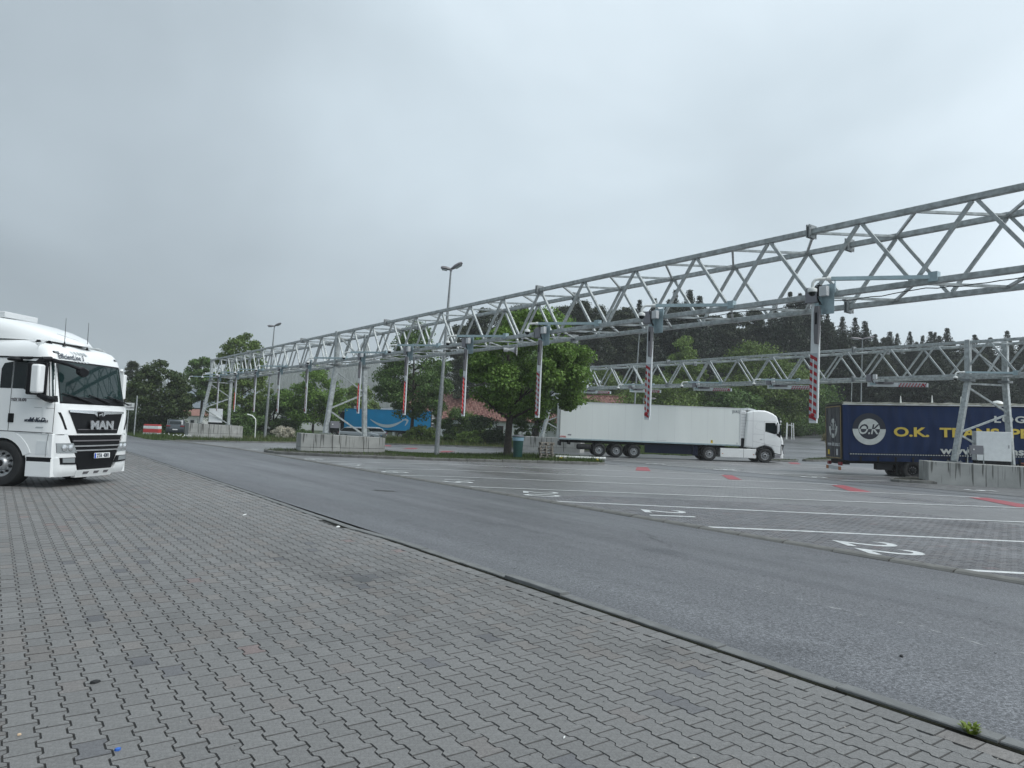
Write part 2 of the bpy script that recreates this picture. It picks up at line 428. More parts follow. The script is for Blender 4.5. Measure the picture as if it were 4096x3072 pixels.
M_asph = groundmat('worn_asphalt', (0.165, 0.170, 0.182), (0.118, 0.121, 0.129), 0.25, 95, 0.34, 0.6, grain=0.62, bumps=0.9, cracks=True)
M_asph2 = groundmat('yard_asphalt', (0.19, 0.197, 0.21), (0.085, 0.088, 0.092), 0.16, 40, 0.25, 0.55, grain=0.25, bumps=0.4)
M_pavf = groundmat('bay_paving', (0.25, 0.25, 0.258), (0.135, 0.134, 0.135), 0.13, 40, 0.2, 0.55, grain=0.2, bumps=0.3, pav=(0.62, -0.63))
M_sand = groundmat('joint_sand', (0.045, 0.045, 0.042), (0.025, 0.025, 0.024), 0.8, 60, 0.8, 0.95, grain=0.4)
M_grassg = groundmat('meadow_soil', (0.06, 0.085, 0.03), (0.035, 0.05, 0.02), 0.25, 12, 0.9, 1.0, grain=0.5)
M_soil = groundmat('dark_soil', (0.055, 0.05, 0.038), (0.03, 0.032, 0.02), 0.9, 25, 0.85, 1.0, grain=0.5)

def stone_mat(name, lo, hi):
    m = groundmat(name, hi, lo, 0.22, 110, 0.5, 0.75, grain=0.2, bumps=0.6, speck=(75, 0.10))
    nt = m.node_tree; b = nt.nodes['Principled BSDF']; src = b.inputs['Base Color'].links[0].from_socket
    at = nt.nodes.new('ShaderNodeAttribute'); at.attribute_name = 'tone'
    mx = nt.nodes.new('ShaderNodeMix'); mx.data_type = 'RGBA'; mx.blend_type = 'MULTIPLY'; mx.inputs[0].default_value = 1.0
    nt.links.new(src, mx.inputs[6]); nt.links.new(at.outputs['Color'], mx.inputs[7]); nt.links.new(mx.outputs[2], b.inputs['Base Color'])
    return m
M_stone = stone_mat('paving_concrete', (0.136, 0.136, 0.133), (0.222, 0.221, 0.216))
M_stone2 = stone_mat('bay_stone', (0.12, 0.12, 0.125), (0.21, 0.213, 0.222))

# far land
far_x = sorted(set([-340, -200, -130, -80, -40] + rng(-20, 110, 6) + [125, 150, 180, 230, 300, 420, 600, 900, 1400, 1900]))
far_y = sorted(set([-200, -100, -50] + rng(-30, 130, 6) + [150, 180, 230, 300, 400, 550, 800, 1200, 1700, 2100]))
struct(sheet('ground', far_x, far_y, -0.10, M_grassg))
# yard (asphalt everywhere between the verges)
yard_x = rng(4.84, 12.6, 0.97) ; 
struct(sheet('road', rng(4.96, 12.45, 0.75), rng(-12, 160, 2), 0.0, M_asph))
def in_yard(x, y):
    if y < 62 + (x - 12) * 0.1 and x < 46: return y < 66 - max(0, x - 26) * 1.05
    return y < 66 - (x - 26) * 1.05 or (x > 46 and y < 0.62 * x + 6 and y > -30 and x < 110)
struct(sheet('yard', rng(12.6, 110, 1.2), rng(-30, 70, 1.2), -0.022, M_asph2, inside=in_yard))
def in_bay1(x, y): return x < 29.6 and y < 64 - max(0, x - 22) * 1.6
struct(sheet('parking_bays', rng(12.78, 29.6, 0.8), rng(-12, 62, 1.0), -0.0085, M_pavf, inside=in_bay1))
def in_bay2(x, y): return 33.0 < x < 50 and y < 46 - (x - 33) * 0.62 and y > -6
struct(sheet('far_parking_bays', rng(33.0, 50, 0.85), rng(-6, 47, 1.0), -0.010, M_pavf, inside=in_bay2))

# --- the paved forecourt: I-shaped interlocking stones
SL, SP = 0.202, 0.1435
def stone_outline(ins=0.0):
    a, b = 0.0832 - ins, 0.0592 - ins; l = SL / 2 - 0.0012 - ins
    y1, y2 = 0.060, 0.040
    return [(-a, -l), (a, -l), (a, -y1), (b, -y2), (b, y2), (a, y1), (a, l), (-a, l), (-a, y1), (-b, y2), (-b, -y2), (-a, -y1)]
O_out, O_in = stone_outline(0.0014), stone_outline(0.0052)
def tone_of(rn):
    t = 0.9 + 0.2 * rn.random(); r = rn.random()
    if r < 0.006: return (t * 1.12, t * 0.90, t * 0.88)
    if r < 0.02: return (t * 0.72, t * 0.73, t * 0.78)
    if r < 0.2: return (t * 1.04, t * 0.99, t * 0.96)
    return (t, t, t)
def stone_faces(cx, cy, z, tilt, ang=0.0, outline=(O_out, O_in), depth=0.009):
    n = len(outline[0]); ca, sa = math.cos(ang), math.sin(ang)
    vs = [(cx + x * ca - y * sa, cy + x * sa + y * ca, z - depth) for x, y in outline[0]] + [(cx + x * ca - y * sa, cy + x * sa + y * ca, z + tilt[0] * x + tilt[1] * y) for x, y in outline[1]]
    fs = [tuple(range(n, 2 * n))] + [(i, (i + 1) % n, n + (i + 1) % n, n + i) for i in range(n)]
    return vs, fs
def ringed(t, n): return [t] + [tuple(q * .46 for q in t)] * (n - 1)      # joint shade, along with dirt, painted dark into the chamfers of a stone
def tone_attr(me, tones_per_face):
    at = me.attributes.new('tone', 'FLOAT_COLOR', 'FACE')
    arr = np.ones((len(tones_per_face), 4), dtype=np.float32); arr[:, :3] = tones_per_face
    at.data.foreach_set('color', arr.ravel())
rn = random.Random(11)
base = sheet('pavement', [-30, -12, -3, 4.84], [-20, 0, 20, 60, 160], -0.0085, M_sand); struct(base)
# a few mesh variants shared by the single stones
variants = []
for k in range(10):
    vs, fs = stone_faces(0, 0, 0, (rn.uniform(-.012, .012), rn.uniform(-.012, .012)))
    me = bpy.data.meshes.new('paving_stone'); me.from_pydata(vs, [], fs); me.materials.append(M_stone)
    tn = [(0.93 + 0.016 * k,) * 3, (1.02, 0.97, 0.95), (0.76, 0.77, 0.82)][0 if k < 8 else k - 7]
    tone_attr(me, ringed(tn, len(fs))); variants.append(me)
cells = []
ncol = int((4.62 + 2.6) / SP)
for i in range(ncol):
    cx = 4.62 - SP * (i + 0.5) - 0.006
    off = (SL / 2) * (i % 2)
    j0 = 2 if cx > 0 else -6
    for j in range(0, 260):
        cy = 0.6 + j * SL + off
        if cy > 46 or (cx < -0.3 and cy > 30): continue
        cells.append((cx, cy, i))
def dcam(c):   # how large a stone shows: near ones inside the picture first
    v = Vector((c[0], c[1], -1.72)); q = Rm.transposed() @ v
    if q.z < 0.3: return 1e9
    px, py = q.x / q.z * 2840, q.y / q.z * 2840
    if abs(px) > 2040 or py > 1530: return 1e6 + q.z
    return q.length
cells.sort(key=dcam)
big_v, big_f, big_t = [], [], []
for k, (cx, cy, i) in enumerate(cells):
    z = rn.uniform(-0.0012, 0.0012) + 0.006 * math.sin(cx * 1.3 + cy * 0.7) * min(1, cy / 10) * 0
    if k < 300:
        o = place(rn.choices(variants, weights=[12] * 8 + [3, 1])[0], 'paving_stone', base, (cx, cy, z), (0, 0, rn.uniform(-.006, .006)))
        o.location.z = z
        continue
    vs, fs = stone_faces(cx, cy, z, (rn.uniform(-.012, .012), rn.uniform(-.012, .012)), rn.uniform(-.006, .006))
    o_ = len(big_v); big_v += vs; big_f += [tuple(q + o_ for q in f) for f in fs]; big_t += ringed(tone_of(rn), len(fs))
# straight edge course, joined here past the three hundred single stones
def rect_outline(hx, hy, ins): return [(-hx + ins, -hy + ins), (hx - ins, -hy + ins), (hx - ins, hy - ins), (-hx + ins, hy - ins)]
y = 0.3
while y < 46:
    ln = 0.205 + rn.uniform(-.006, .01)
    if not (10.7 < y < 11.7):
        vs, fs = stone_faces(4.705 + rn.uniform(-.002, .002), y + ln / 2, rn.uniform(-.002, .002), (rn.uniform(-.01, .01), 0), rn.uniform(-.01, .01), (rect_outline(.083, ln / 2 - .002, 0), rect_outline(.083, ln / 2 - .002, .0035)))
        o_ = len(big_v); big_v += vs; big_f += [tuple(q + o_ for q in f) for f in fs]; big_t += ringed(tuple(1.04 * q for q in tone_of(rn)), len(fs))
    y += ln
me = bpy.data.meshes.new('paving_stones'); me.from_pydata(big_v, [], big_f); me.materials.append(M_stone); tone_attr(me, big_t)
o = place(me, 'paving_stones', base); o['kind'] = 'stuff'
# far paving beyond the counted stones
far_pav = groundmat('far_forecourt', (0.215, 0.22, 0.215), (0.135, 0.138, 0.135), 0.2, 60, 0.5, 0.75, grain=0.2, bumps=0.3, pav=(0.5, 1.5708))
struct(sheet('far_pavement', [-12, -0.5, 4.8], [46, 80, 160], -0.001, far_pav))
struct(sheet('side_pavement', [-20, -8, -2.75], [-8, 10, 60], -0.001, far_pav))

# behaton stones of the nearest bays, laid along the bays
ang = math.atan2(DL.y, DL.x) - math.pi / 2
bv, bf, bt = [], [], []
ca, sa = math.cos(ang), math.sin(ang)
poly_in = lambda x, y: 12.84 < x < 21.5 and 1.0 < y < 16.5 and (y < 16.5 - max(0, x - 15) * 0.8)
for i in range(-90, 90):
    for j in range(-90, 90):
        lx, ly = i * SP, j * SL + (SL / 2) * (i % 2)
        X, Y = 16.5 + lx * ca - ly * sa, 8.0 + lx * sa + ly * ca
        if not poly_in(X, Y): continue
        vs, fs = stone_faces(X, Y, hgt(X, Y) + rn.uniform(-.0015, .0015), (rn.uniform(-.015, .015), rn.uniform(-.015, .015)), ang)
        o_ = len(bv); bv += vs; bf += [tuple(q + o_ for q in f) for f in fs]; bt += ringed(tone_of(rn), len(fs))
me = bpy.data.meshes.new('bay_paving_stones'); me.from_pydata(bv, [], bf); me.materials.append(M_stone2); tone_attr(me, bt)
o = place(me, 'bay_paving_stones', bpy.data.objects['parking_bays']); o['kind'] = 'stuff'

# --- curb strip along the forecourt: flush concrete edging with a dirty gutter, displaced in one spot
def edge_x(y):
    d = 0.0
    if y > 9.0: d += -0.10 * sm((y - 9.2) / 1.6) * (1 - 0.35 * sm((y - 13) / 3))
    d += 0.004 * math.sin(y * 1.1) + 0.002 * math.sin(y * 5.3 + 1)
    return d
strip = MB()
segs = rng(-10, 100, 0.25)
curbp = thing('curb', 'low concrete curb strip between the paved forecourt and the asphalt road', 'curb', (0, 0, 0))
yy = 0.0; k = 0
starts = [-10]
while starts[-1] < 60: starts.append(starts[-1] + 0.98 + rn.uniform(-.02, .02))
for a, b_ in zip(starts[:-1], starts[1:]):
    mb = MB(); pts = rng(a + 0.006, b_ - 0.006, 0.25); dz = rn.uniform(0.0, 0.007) + (0.022 if 5.5 < a < 6.6 else 0); dx = rn.uniform(-.003, .003)
    sec = [(4.842, -0.03), (4.842, 0.004), (4.85, 0.010), (4.955, 0.011), (4.972, 0.0), (4.972, -0.03)]
    for y in pts:
        for x, z in sec: mb.v.append((x + edge_x(y) + dx + rn.uniform(-.003, .003), y, z + dz + rn.uniform(-.0015, .0015)))
    n = len(sec)
    for q in range(len(pts) - 1):
        for r in range(n - 1): mb.f.append((q * n + r, q * n + r + 1, (q + 1) * n + r + 1, (q + 1) * n + r)); mb.m.append(0)
    mb.f.append(tuple(range(n))); mb.f.append(tuple(reversed(range((len(pts) - 1) * n, len(pts) * n)))); mb.m += [0, 0]
    mb.build('curb_stone', MT['curb_strip'], curbp)
# soil and moss in the gutter
gm = MB(); pts = rng(0, 46, 0.06)
for q, y in enumerate(pts):
    wob = 0.010 * math.sin(y * 9) + rn.uniform(-.008, .010) + (0.10 * math.exp(-((y - 11.1) / 0.7) ** 2) if y > 9 else 0)
    for x, z in ((4.798 - wob * .8, 0.0), (4.82, 0.0 + rn.uniform(-.003, .003)), (4.852, -0.004)):
        gm.v.append((x + (edge_x(y) if x > 4.8 else edge_x(y) * 0.3), y, z))
for q in range(len(pts) - 1):
    for r in range(2): gm.f.append((q * 3 + r, q * 3 + r + 1, (q + 1) * 3 + r + 1, (q + 1) * 3 + r)); gm.m.append(0)
g = gm.build('gutter_soil', mat('gutter_dirt', (0.007, 0.0065, 0.005), 0.95, col2=(0.02, 0.021, 0.010), vscale=9, spec=.1), None); tag(g, 'dark dirt and moss filling the gutter beside the curb strip', 'dirt', kind='stuff')
M_tuft = leafmat('weed_leaf', (0.16, 0.22, 0.04))
def tuft(x, y, z, n, r, hh, seed, name, lab, cat='weed'):
    rr = random.Random(seed); mb = MB()
    for k in range(n):
        a = rr.uniform(0, 6.28); q = r * math.sqrt(rr.random()); bx, by = q * math.cos(a), q * math.sin(a); L = hh * rr.uniform(.5, 1.2); w = 0.006 + 0.06 * hh * rr.random()
        d = Vector((math.cos(a), math.sin(a), 0)); p = Vector((bx, by, 0)); s = Vector((-d.y, d.x, 0)) * w
        mb.add([p - s, p + s, p + d * L * .4 + Vector((0, 0, L * .7)) + s * 1.3, p + d * L * .4 + Vector((0, 0, L * .7)) - s * 1.3, p + d * L * .9 + Vector((0, 0, L * .85))], [(0, 1, 2, 3), (3, 2, 4)])
    o = mb.build(name, M_tuft, None); tone_attr(o.data, [((lambda t: (t, t, t * .8))(rr.uniform(.6, 1.2))) for _ in o.data.polygons]); o.location = (x, y, z); tag(o, lab, cat); return o
tuft(4.85, 1.86, 0.005, 38, 0.035, 0.05, 5, 'weed', 'small green weed growing out of the gutter at the lower right of the forecourt')

# kerb of the bays: rounded concrete stones with visible joints
kb = thing('bay_kerb', 'rounded grey kerb stones along the far edge of the asphalt road', 'kerb')
y = -10.0
kvar = []
for v in range(3):
    mb = MB(); sec = [(12.36, -.06), (12.37, 0.045), (12.41, 0.085), (12.49, 0.10), (12.60, 0.10), (12.74, 0.045), (12.80, 0.0), (12.80, -.06)]; n = len(sec)
    for q in range(2):
        for x, z in sec: mb.v.append((x - 12.58, (-0.488 if q == 0 else 0.488), z * 0.8))
    for r in range(n - 1): mb.f.append((r, r + 1, n + r + 1, n + r)); mb.m.append(0)
    mb.f.append(tuple(range(n))); mb.f.append(tuple(reversed(range(n, 2 * n)))); mb.m += [0, 0]
    kvar.append(mb.build('kerb_stone', MT['conc_kerb'], mesh_only=True, smooth=False))
while y < 78:
    o = place(rn.choice(kvar), 'kerb_stone', kb, (12.58 + rn.uniform(-.008, .008), y + .5, hgt(12.6, y) - 0.03 + rn.uniform(-.006, .006)), (0, 0, rn.uniform(-.006, .006)))
    y += 1.0

# ------------------------------------------------------------ markings
def polyline(pts, w, dz=0.004, step=0.5):
    """strip on the ground following its height; returns (verts, faces)"""
    vs, fs = [], []
    P = [Vector((p[0], p[1], 0)) for p in pts]; out = []
    for a, b_ in zip(P[:-1], P[1:]):
        n = max(1, int((b_ - a).length / step)); out += [a.lerp(b_, i / n) for i in range(n)]
    out.append(P[-1])
    for i, p in enumerate(out):
        d = (out[min(i + 1, len(out) - 1)] - out[max(i - 1, 0)]).normalized(); s = Vector((-d.y, d.x, 0)) * w / 2 * rn.uniform(.93, 1.07)
        for q in (p - s, p + s): vs.append((q.x, q.y, hgt(q.x, q.y) + dz))
    for i in range(len(out) - 1): fs.append((2 * i, 2 * i + 1, 2 * i + 3, 2 * i + 2))
    return vs, fs
def ext(pts, d):
    a, b_ = Vector(pts[-2]), Vector(pts[-1]); q = b_ + (b_ - a).normalized() * d; return pts[:-1] + [(q.x, q.y)]
LN = dict(G=ext([(12.85, 5.0), (13.6, 4.33)], 9), C=ext([(12.85, 10.1), (14.41, 8.88), (17.96, 5.87)], 8), A=ext([(12.85, 15.37), (17.95, 11.08), (22.51, 7.35)], 6),
          B=ext([(12.85, 19.9), (21.67, 13.38), (27.18, 8.88)], 4), D=[(12.85, 24.7), (14.56, 23.84), (25.58, 15.8), (30.07, 11.25)], E=[(12.85, 29.0), (16.68, 27.35), (28.96, 17.9), (29.9, 16.7)],
          F=[(12.85, 33.5), (19.07, 31.29), (29.63, 22.45)], F2=[(28.2, 30.07), (30.33, 28.23)], r0=[(33.4, 37.96), (41.52, 33.54), (48.97, 27.92)], r1=[(33.1, 33.8), (38.53, 31.13), (48.8, 23.3)],
          r2=[(32.9, 29.0), (39.23, 24.25), (46.5, 19.0)], r3=[(33.1, 22.9), (37.21, 21.21), (40.65, 19.14)], r4=[(33.1, 18.3), (36.22, 17.32)],
          x1=[(12.85, 40.45), (13.39, 40.22)], x2=[(12.85, 44.2), (15.0, 43.4)], x3=[(12.85, 48.3), (17.23, 47.0)], x4=[(13.2, 53.6), (22.3, 51.7), (25.02, 50.3), (28.9, 46.38)], x5=[(13.45, 60.3), (21.66, 58.5), (28.9, 51.9)],
          y1=[(17.23, 47.0), (22.5, 45.2), (29.0, 41.9)], y4=[(20.9, 42.0), (23.3, 40.4)])
LAB = dict(G='nearest white bay line, at the right edge of the picture under number 22', C='white bay line starting just beyond the large number 22', A='long white bay line that starts above number 21, at mid right', B='white bay line starting above number 20',
           D='white bay line over number 19 that ends at the rightmost red patch', E='white bay line over number 18 that ends at the red patch below the navy truck', F='white bay line between painted 17 and 16, skirting the planted island', F2='short white line from the island tip to a red patch',
           r0='white line running under the white refrigerated truck', r1='white line just in front of the white refrigerated truck', r2='white line behind the navy curtain truck', r3='white line reaching the rear bumper of the navy truck', r4='short dull white line at the kerb tip below the navy truck',
           x1='short white line touching the tip of the planted island', x2='white line ending behind the foot of the middle plinth', x3='white line left of the middle plinth, second from the island', x4='long white line passing behind the middle plinth', x5='farthest white bay line near the left grass verge',
           y1='white line behind the middle plinth ending at a red patch', y4='short white line right behind the island grass')
for k, pts in LN.items():
    vs, fs = polyline(pts, 0.165)
    o = MB().add(vs, fs).build('bay_line', MT['paint']); tag(o, LAB[k], 'road marking', 'white bay lines painted on the paving')
RD = [([(29.18, 27.94), (29.94, 27.85), (27.35, 25.2), (26.8, 25.75)], 'red paint patch nearest the planted island tip'), ([(29.26, 22.32), (29.74, 22.05), (27.48, 19.83), (26.99, 20.18)], 'red paint patch between the bay lines in front of the white truck cab'),
      ([(29.3, 16.62), (29.95, 16.46), (27.63, 14.05), (26.84, 14.4)], 'red paint patch left below the navy truck'), ([(29.62, 11.44), (30.25, 11.05), (28.1, 8.7), (27.3, 9.1)], 'red paint patch at the right edge of the picture'),
      ([(49.5, 31.6), (50.2, 31.27), (48.16, 29.7), (47.5, 30.1)], 'small far red patch beyond the white truck cab'), ([(28.7, 58.9), (29.6, 59.15), (28.2, 56.1), (27.6, 56.6)], 'far red patch behind the right end of the middle plinth'),
      ([(27.44, 51.76), (28.46, 51.8), (26.9, 49.4), (26.16, 50.08)], 'far red patch left of the double-headed lamp post'), ([(27.6, 46.4), (28.5, 46.11), (26.6, 43.88), (25.8, 44.0)], 'far red patch just right of the double-headed lamp post'), ([(28.2, 41.7), (29.18, 41.34), (27.44, 39.1), (26.6, 39.5)], 'red patch beside the trunk of the large maple')]
for pts, lab in RD:
    c = [Vector((*p, 0)) for p in pts]; vs, fs = [], []
    for i in range(7):
        a, b_ = c[0].lerp(c[3], i / 6), c[1].lerp(c[2], i / 6)
        for j in range(3): q = a.lerp(b_, j / 2); vs.append((q.x, q.y, hgt(q.x, q.y) + 0.002))
    for i in range(6):
        for j in range(2): fs.append((i * 3 + j, i * 3 + j + 1, i * 3 + j + 4, i * 3 + j + 3))
    o = MB().add(vs, fs).build('red_patch', MT['paint_red']); tag(o, lab, 'road marking', 'red patches painted at the bay ends')
def ground_text(s, x, y, size, lab, bold=0.02, xs=1.0):
    M = frame_mat((x, y, 0), (-DN.x, -DN.y, 0), (DL.x, DL.y, 0))
    o = text_mesh(s, 'bay_number', size, MT['paint'], None, M, xs=xs, bold=bold, ext=0.0, spacing=1.22)
    for v in o.data.vertices: v.co.z = hgt(v.co.x, v.co.y) + 0.005
    tag(o, lab, 'road marking', 'bay numbers painted on the paving')
BN = {'22': 'painted bay number 22, the nearest and largest, just beyond the kerb at right', '21': 'painted bay number 21, second nearest along the kerb', '20': 'painted bay number 20, third along the kerb from the right', '19': 'painted bay number 19 beside the kerb, below the island tip',
      '18': 'painted bay number 18 by the kerb, below the litter bin', '17': 'painted bay number 17 by the kerb, below the tall lamp post', '16': 'painted bay number 16 at the kerb, right below the middle plinth', '15': 'painted bay number 15 at the kerb, left of the island tip',
      '14': 'painted bay number 14 at the kerb, far left of the island', '13': 'farthest readable painted bay number, 13, near the grass verge'}
for s, x, y in (('22', 13.62, 6.87), ('21', 13.72, 12.2), ('20', 13.66, 17.24), ('19', 13.6, 21.96), ('18', 13.55, 26.7), ('17', 13.5, 31.3), ('16', 13.45, 35.5), ('15', 13.6, 41.7), ('14', 13.6, 46.1), ('13', 13.6, 51.6)):
    ground_text(s, x + .1, y, 1.6, BN[s], 0.012, 0.95)
for s, x, y, l in (('5', 33.6, 30.7, 'white painted digit in the far row, below the trailer wheels'), ('5', 33.6, 25.5, 'white painted digit in the far row, below the white truck tractor'), ('5', 33.8, 20.2, 'white painted digit in the far row, left of the navy truck bumper'), ('5', 34.5, 12.9, 'white painted digit in the far row, right under the navy truck plinth')):
    ground_text(s, x, y, 1.7, l, 0.03)
# dark tar seams of the lane between the two rows
for pts, l, w in (([(29.7, 33), (29.25, 28.5), (29.9, 22), (30.6, 18.5), (30.9, 12.28), (30.6, 7.5)], 'dark sealed seam where the bay paving meets the asphalt lane', .09), ([(31.6, 34), (32.2, 27), (32.0, 21), (32.5, 14), (32.3, 6)], 'thin dark crack running along the middle of the lane', .05)):
    vs, fs = polyline(pts, w, 0.001); o = MB().add(vs, fs).build('tar_seam', MT['chassis']); tag(o, l, 'seam')
# worn white flecks of an old line on the road
fl = MB(); r2 = random.Random(4)
for k in range(46):
    y = r2.uniform(1.2, 5.4) if k < 34 else r2.uniform(14.5, 22)
    x = 7.38 + 0.09 * r2.gauss(0, 1) + (0.0 if k < 34 else 0.03 * (y - 17)); L, w = r2.uniform(.01, .07), r2.uniform(.004, .014)
    n = 6; vs = [(x + w * math.cos(t * 2 * math.pi / n) * r2.uniform(.5, 1), y + L * math.sin(t * 2 * math.pi / n) * r2.uniform(.5, 1), hgt(x, y) + 0.003) for t in range(n)]
    fl.add(vs, [tuple(range(n))])
tag(fl.build('worn_line', mat('worn_white', (.45, .46, .46), .6)), 'broken flecks of a worn white line on the asphalt', 'road marking', kind='stuff')
# pothole and manhole-like mark
def disc(x, y, rx, ry, m, name, lab, cat, dz=0.002, n=20, seed=1, rot=0.0, jit=0.12):
    r = random.Random(seed); vs = []
    for t in range(n):
        a = 2 * math.pi * t / n; k = 1 + r.uniform(-jit, jit); lx, ly = rx * math.cos(a) * k, ry * math.sin(a) * k
        X, Y = x + lx * math.cos(rot) - ly * math.sin(rot), y + lx * math.sin(rot) + ly * math.cos(rot); vs.append((X, Y, hgt(X, Y) + dz))
    return tag(MB().add(vs, [tuple(range(n))]).build(name, m), lab, cat)
disc(8.8, 17.8, .36, .28, mat('pothole_asphalt', (0.03, 0.032, 0.03), .9, col2=(0.09, 0.09, 0.09), vscale=8), 'pothole', 'shallow dark pothole in the middle of the asphalt road', 'pothole', jit=.3)
disc(3.38, 7.25, .10, .13, mat('round_stain', (0.07, 0.072, 0.073), .6), 'round_stain', 'round dark grey mark on the paving in mid foreground', 'stain', dz=0.0022, jit=.03)

# --- litter on the forecourt
def blob(name, lab, cat, x, y, z, dims, m, seed, flat=False):
    r = random.Random(seed); mb = MB(); n = 7
    top = [(dims[0] * math.cos(t * 2 * math.pi / n) * r.uniform(.6, 1), dims[1] * math.sin(t * 2 * math.pi / n) * r.uniform(.6, 1), dims[2] * r.uniform(.7, 1)) for t in range(n)]
    bot = [(p[0] * 1.1, p[1] * 1.1, 0) for p in top]
    mb.add(bot + top + [(0, 0, dims[2] * 1.2)], [(i, (i + 1) % n, n + (i + 1) % n, n + i) for i in range(n)] + [(n + i, n + (i + 1) % n, 2 * n) for i in range(n)] + [tuple(reversed(range(n)))])
    o = mb.build(name, m); o.location = (x, y, z); o.rotation_euler = (0, 0, r.uniform(0, 6)); return tag(o, lab, cat)
blob('bottle_cap', 'crushed blue bottle cap lying on the paving at lower left', 'litter', .63, 4.15, .002, (.02, .014, .012), mat('blue_plastic', (0.03, 0.12, 0.45), .4), 1)
blob('rubber_scrap', 'torn black scrap lying on the paving at lower left', 'litter', .64, 5.24, .002, (.032, .022, .016), MT['dark'], 2)
blob('paper_scrap', 'small tan scrap of paper at the lower left corner', 'litter', .23, 4.6, .002, (.012, .010, .008), mat('tan_paper', (0.6, 0.45, 0.3), .7), 3)
blob('cigarette_butt', 'white cigarette butt at bottom centre of the paving', 'litter', 2.7, 3.08, .002, (.022, .005, .006), MT['wpipe'], 4)
blob('white_scrap', 'thin white strip of paper on the far forecourt', 'litter', 3.7, 12.9, .002, (.10, .02, .01), MT['wpipe'], 6)
blob('dark_pebble', 'black pebble on the asphalt road near the curb', 'litter', 6.1, 2.85, hgt(6.1, 2.85), (.022, .016, .015), MT['dark'], 7)
blob('tissue', 'crumpled white tissue in the gutter hollow', 'litter', 4.62, 10.95, .004, (.05, .03, .02), MT['wpipe'], 8)
gb = MB()
for k in range(420):
    x, y = r2.uniform(0, 4.7), 1.6 + 16 * r2.random() ** 1.5; s = r2.uniform(.002, .006)
    gb.add([(x - s, y - s, .0025), (x + s, y - s * .5, .0025), (x + s * .6, y + s, .0035), (x - s, y + s, .003)], [(0, 1, 2, 3)], 0 if r2.random() < .55 else 1)
for k in range(160):
    x, y = r2.uniform(5.1, 12), 1 + 22 * r2.random() ** 1.4; s = r2.uniform(.004, .012); z = hgt(x, y) + .004
    gb.add([(x - s, y - s, z), (x + s, y - s * .5, z), (x + s * .6, y + s, z + .002), (x - s, y + s, z)], [(0, 1, 2, 3)], 0)
tag(gb.build('grit', [MT['dark'], MT['stone']]), 'scattered grit and crumbs on the paving and road', 'grit', kind='stuff')
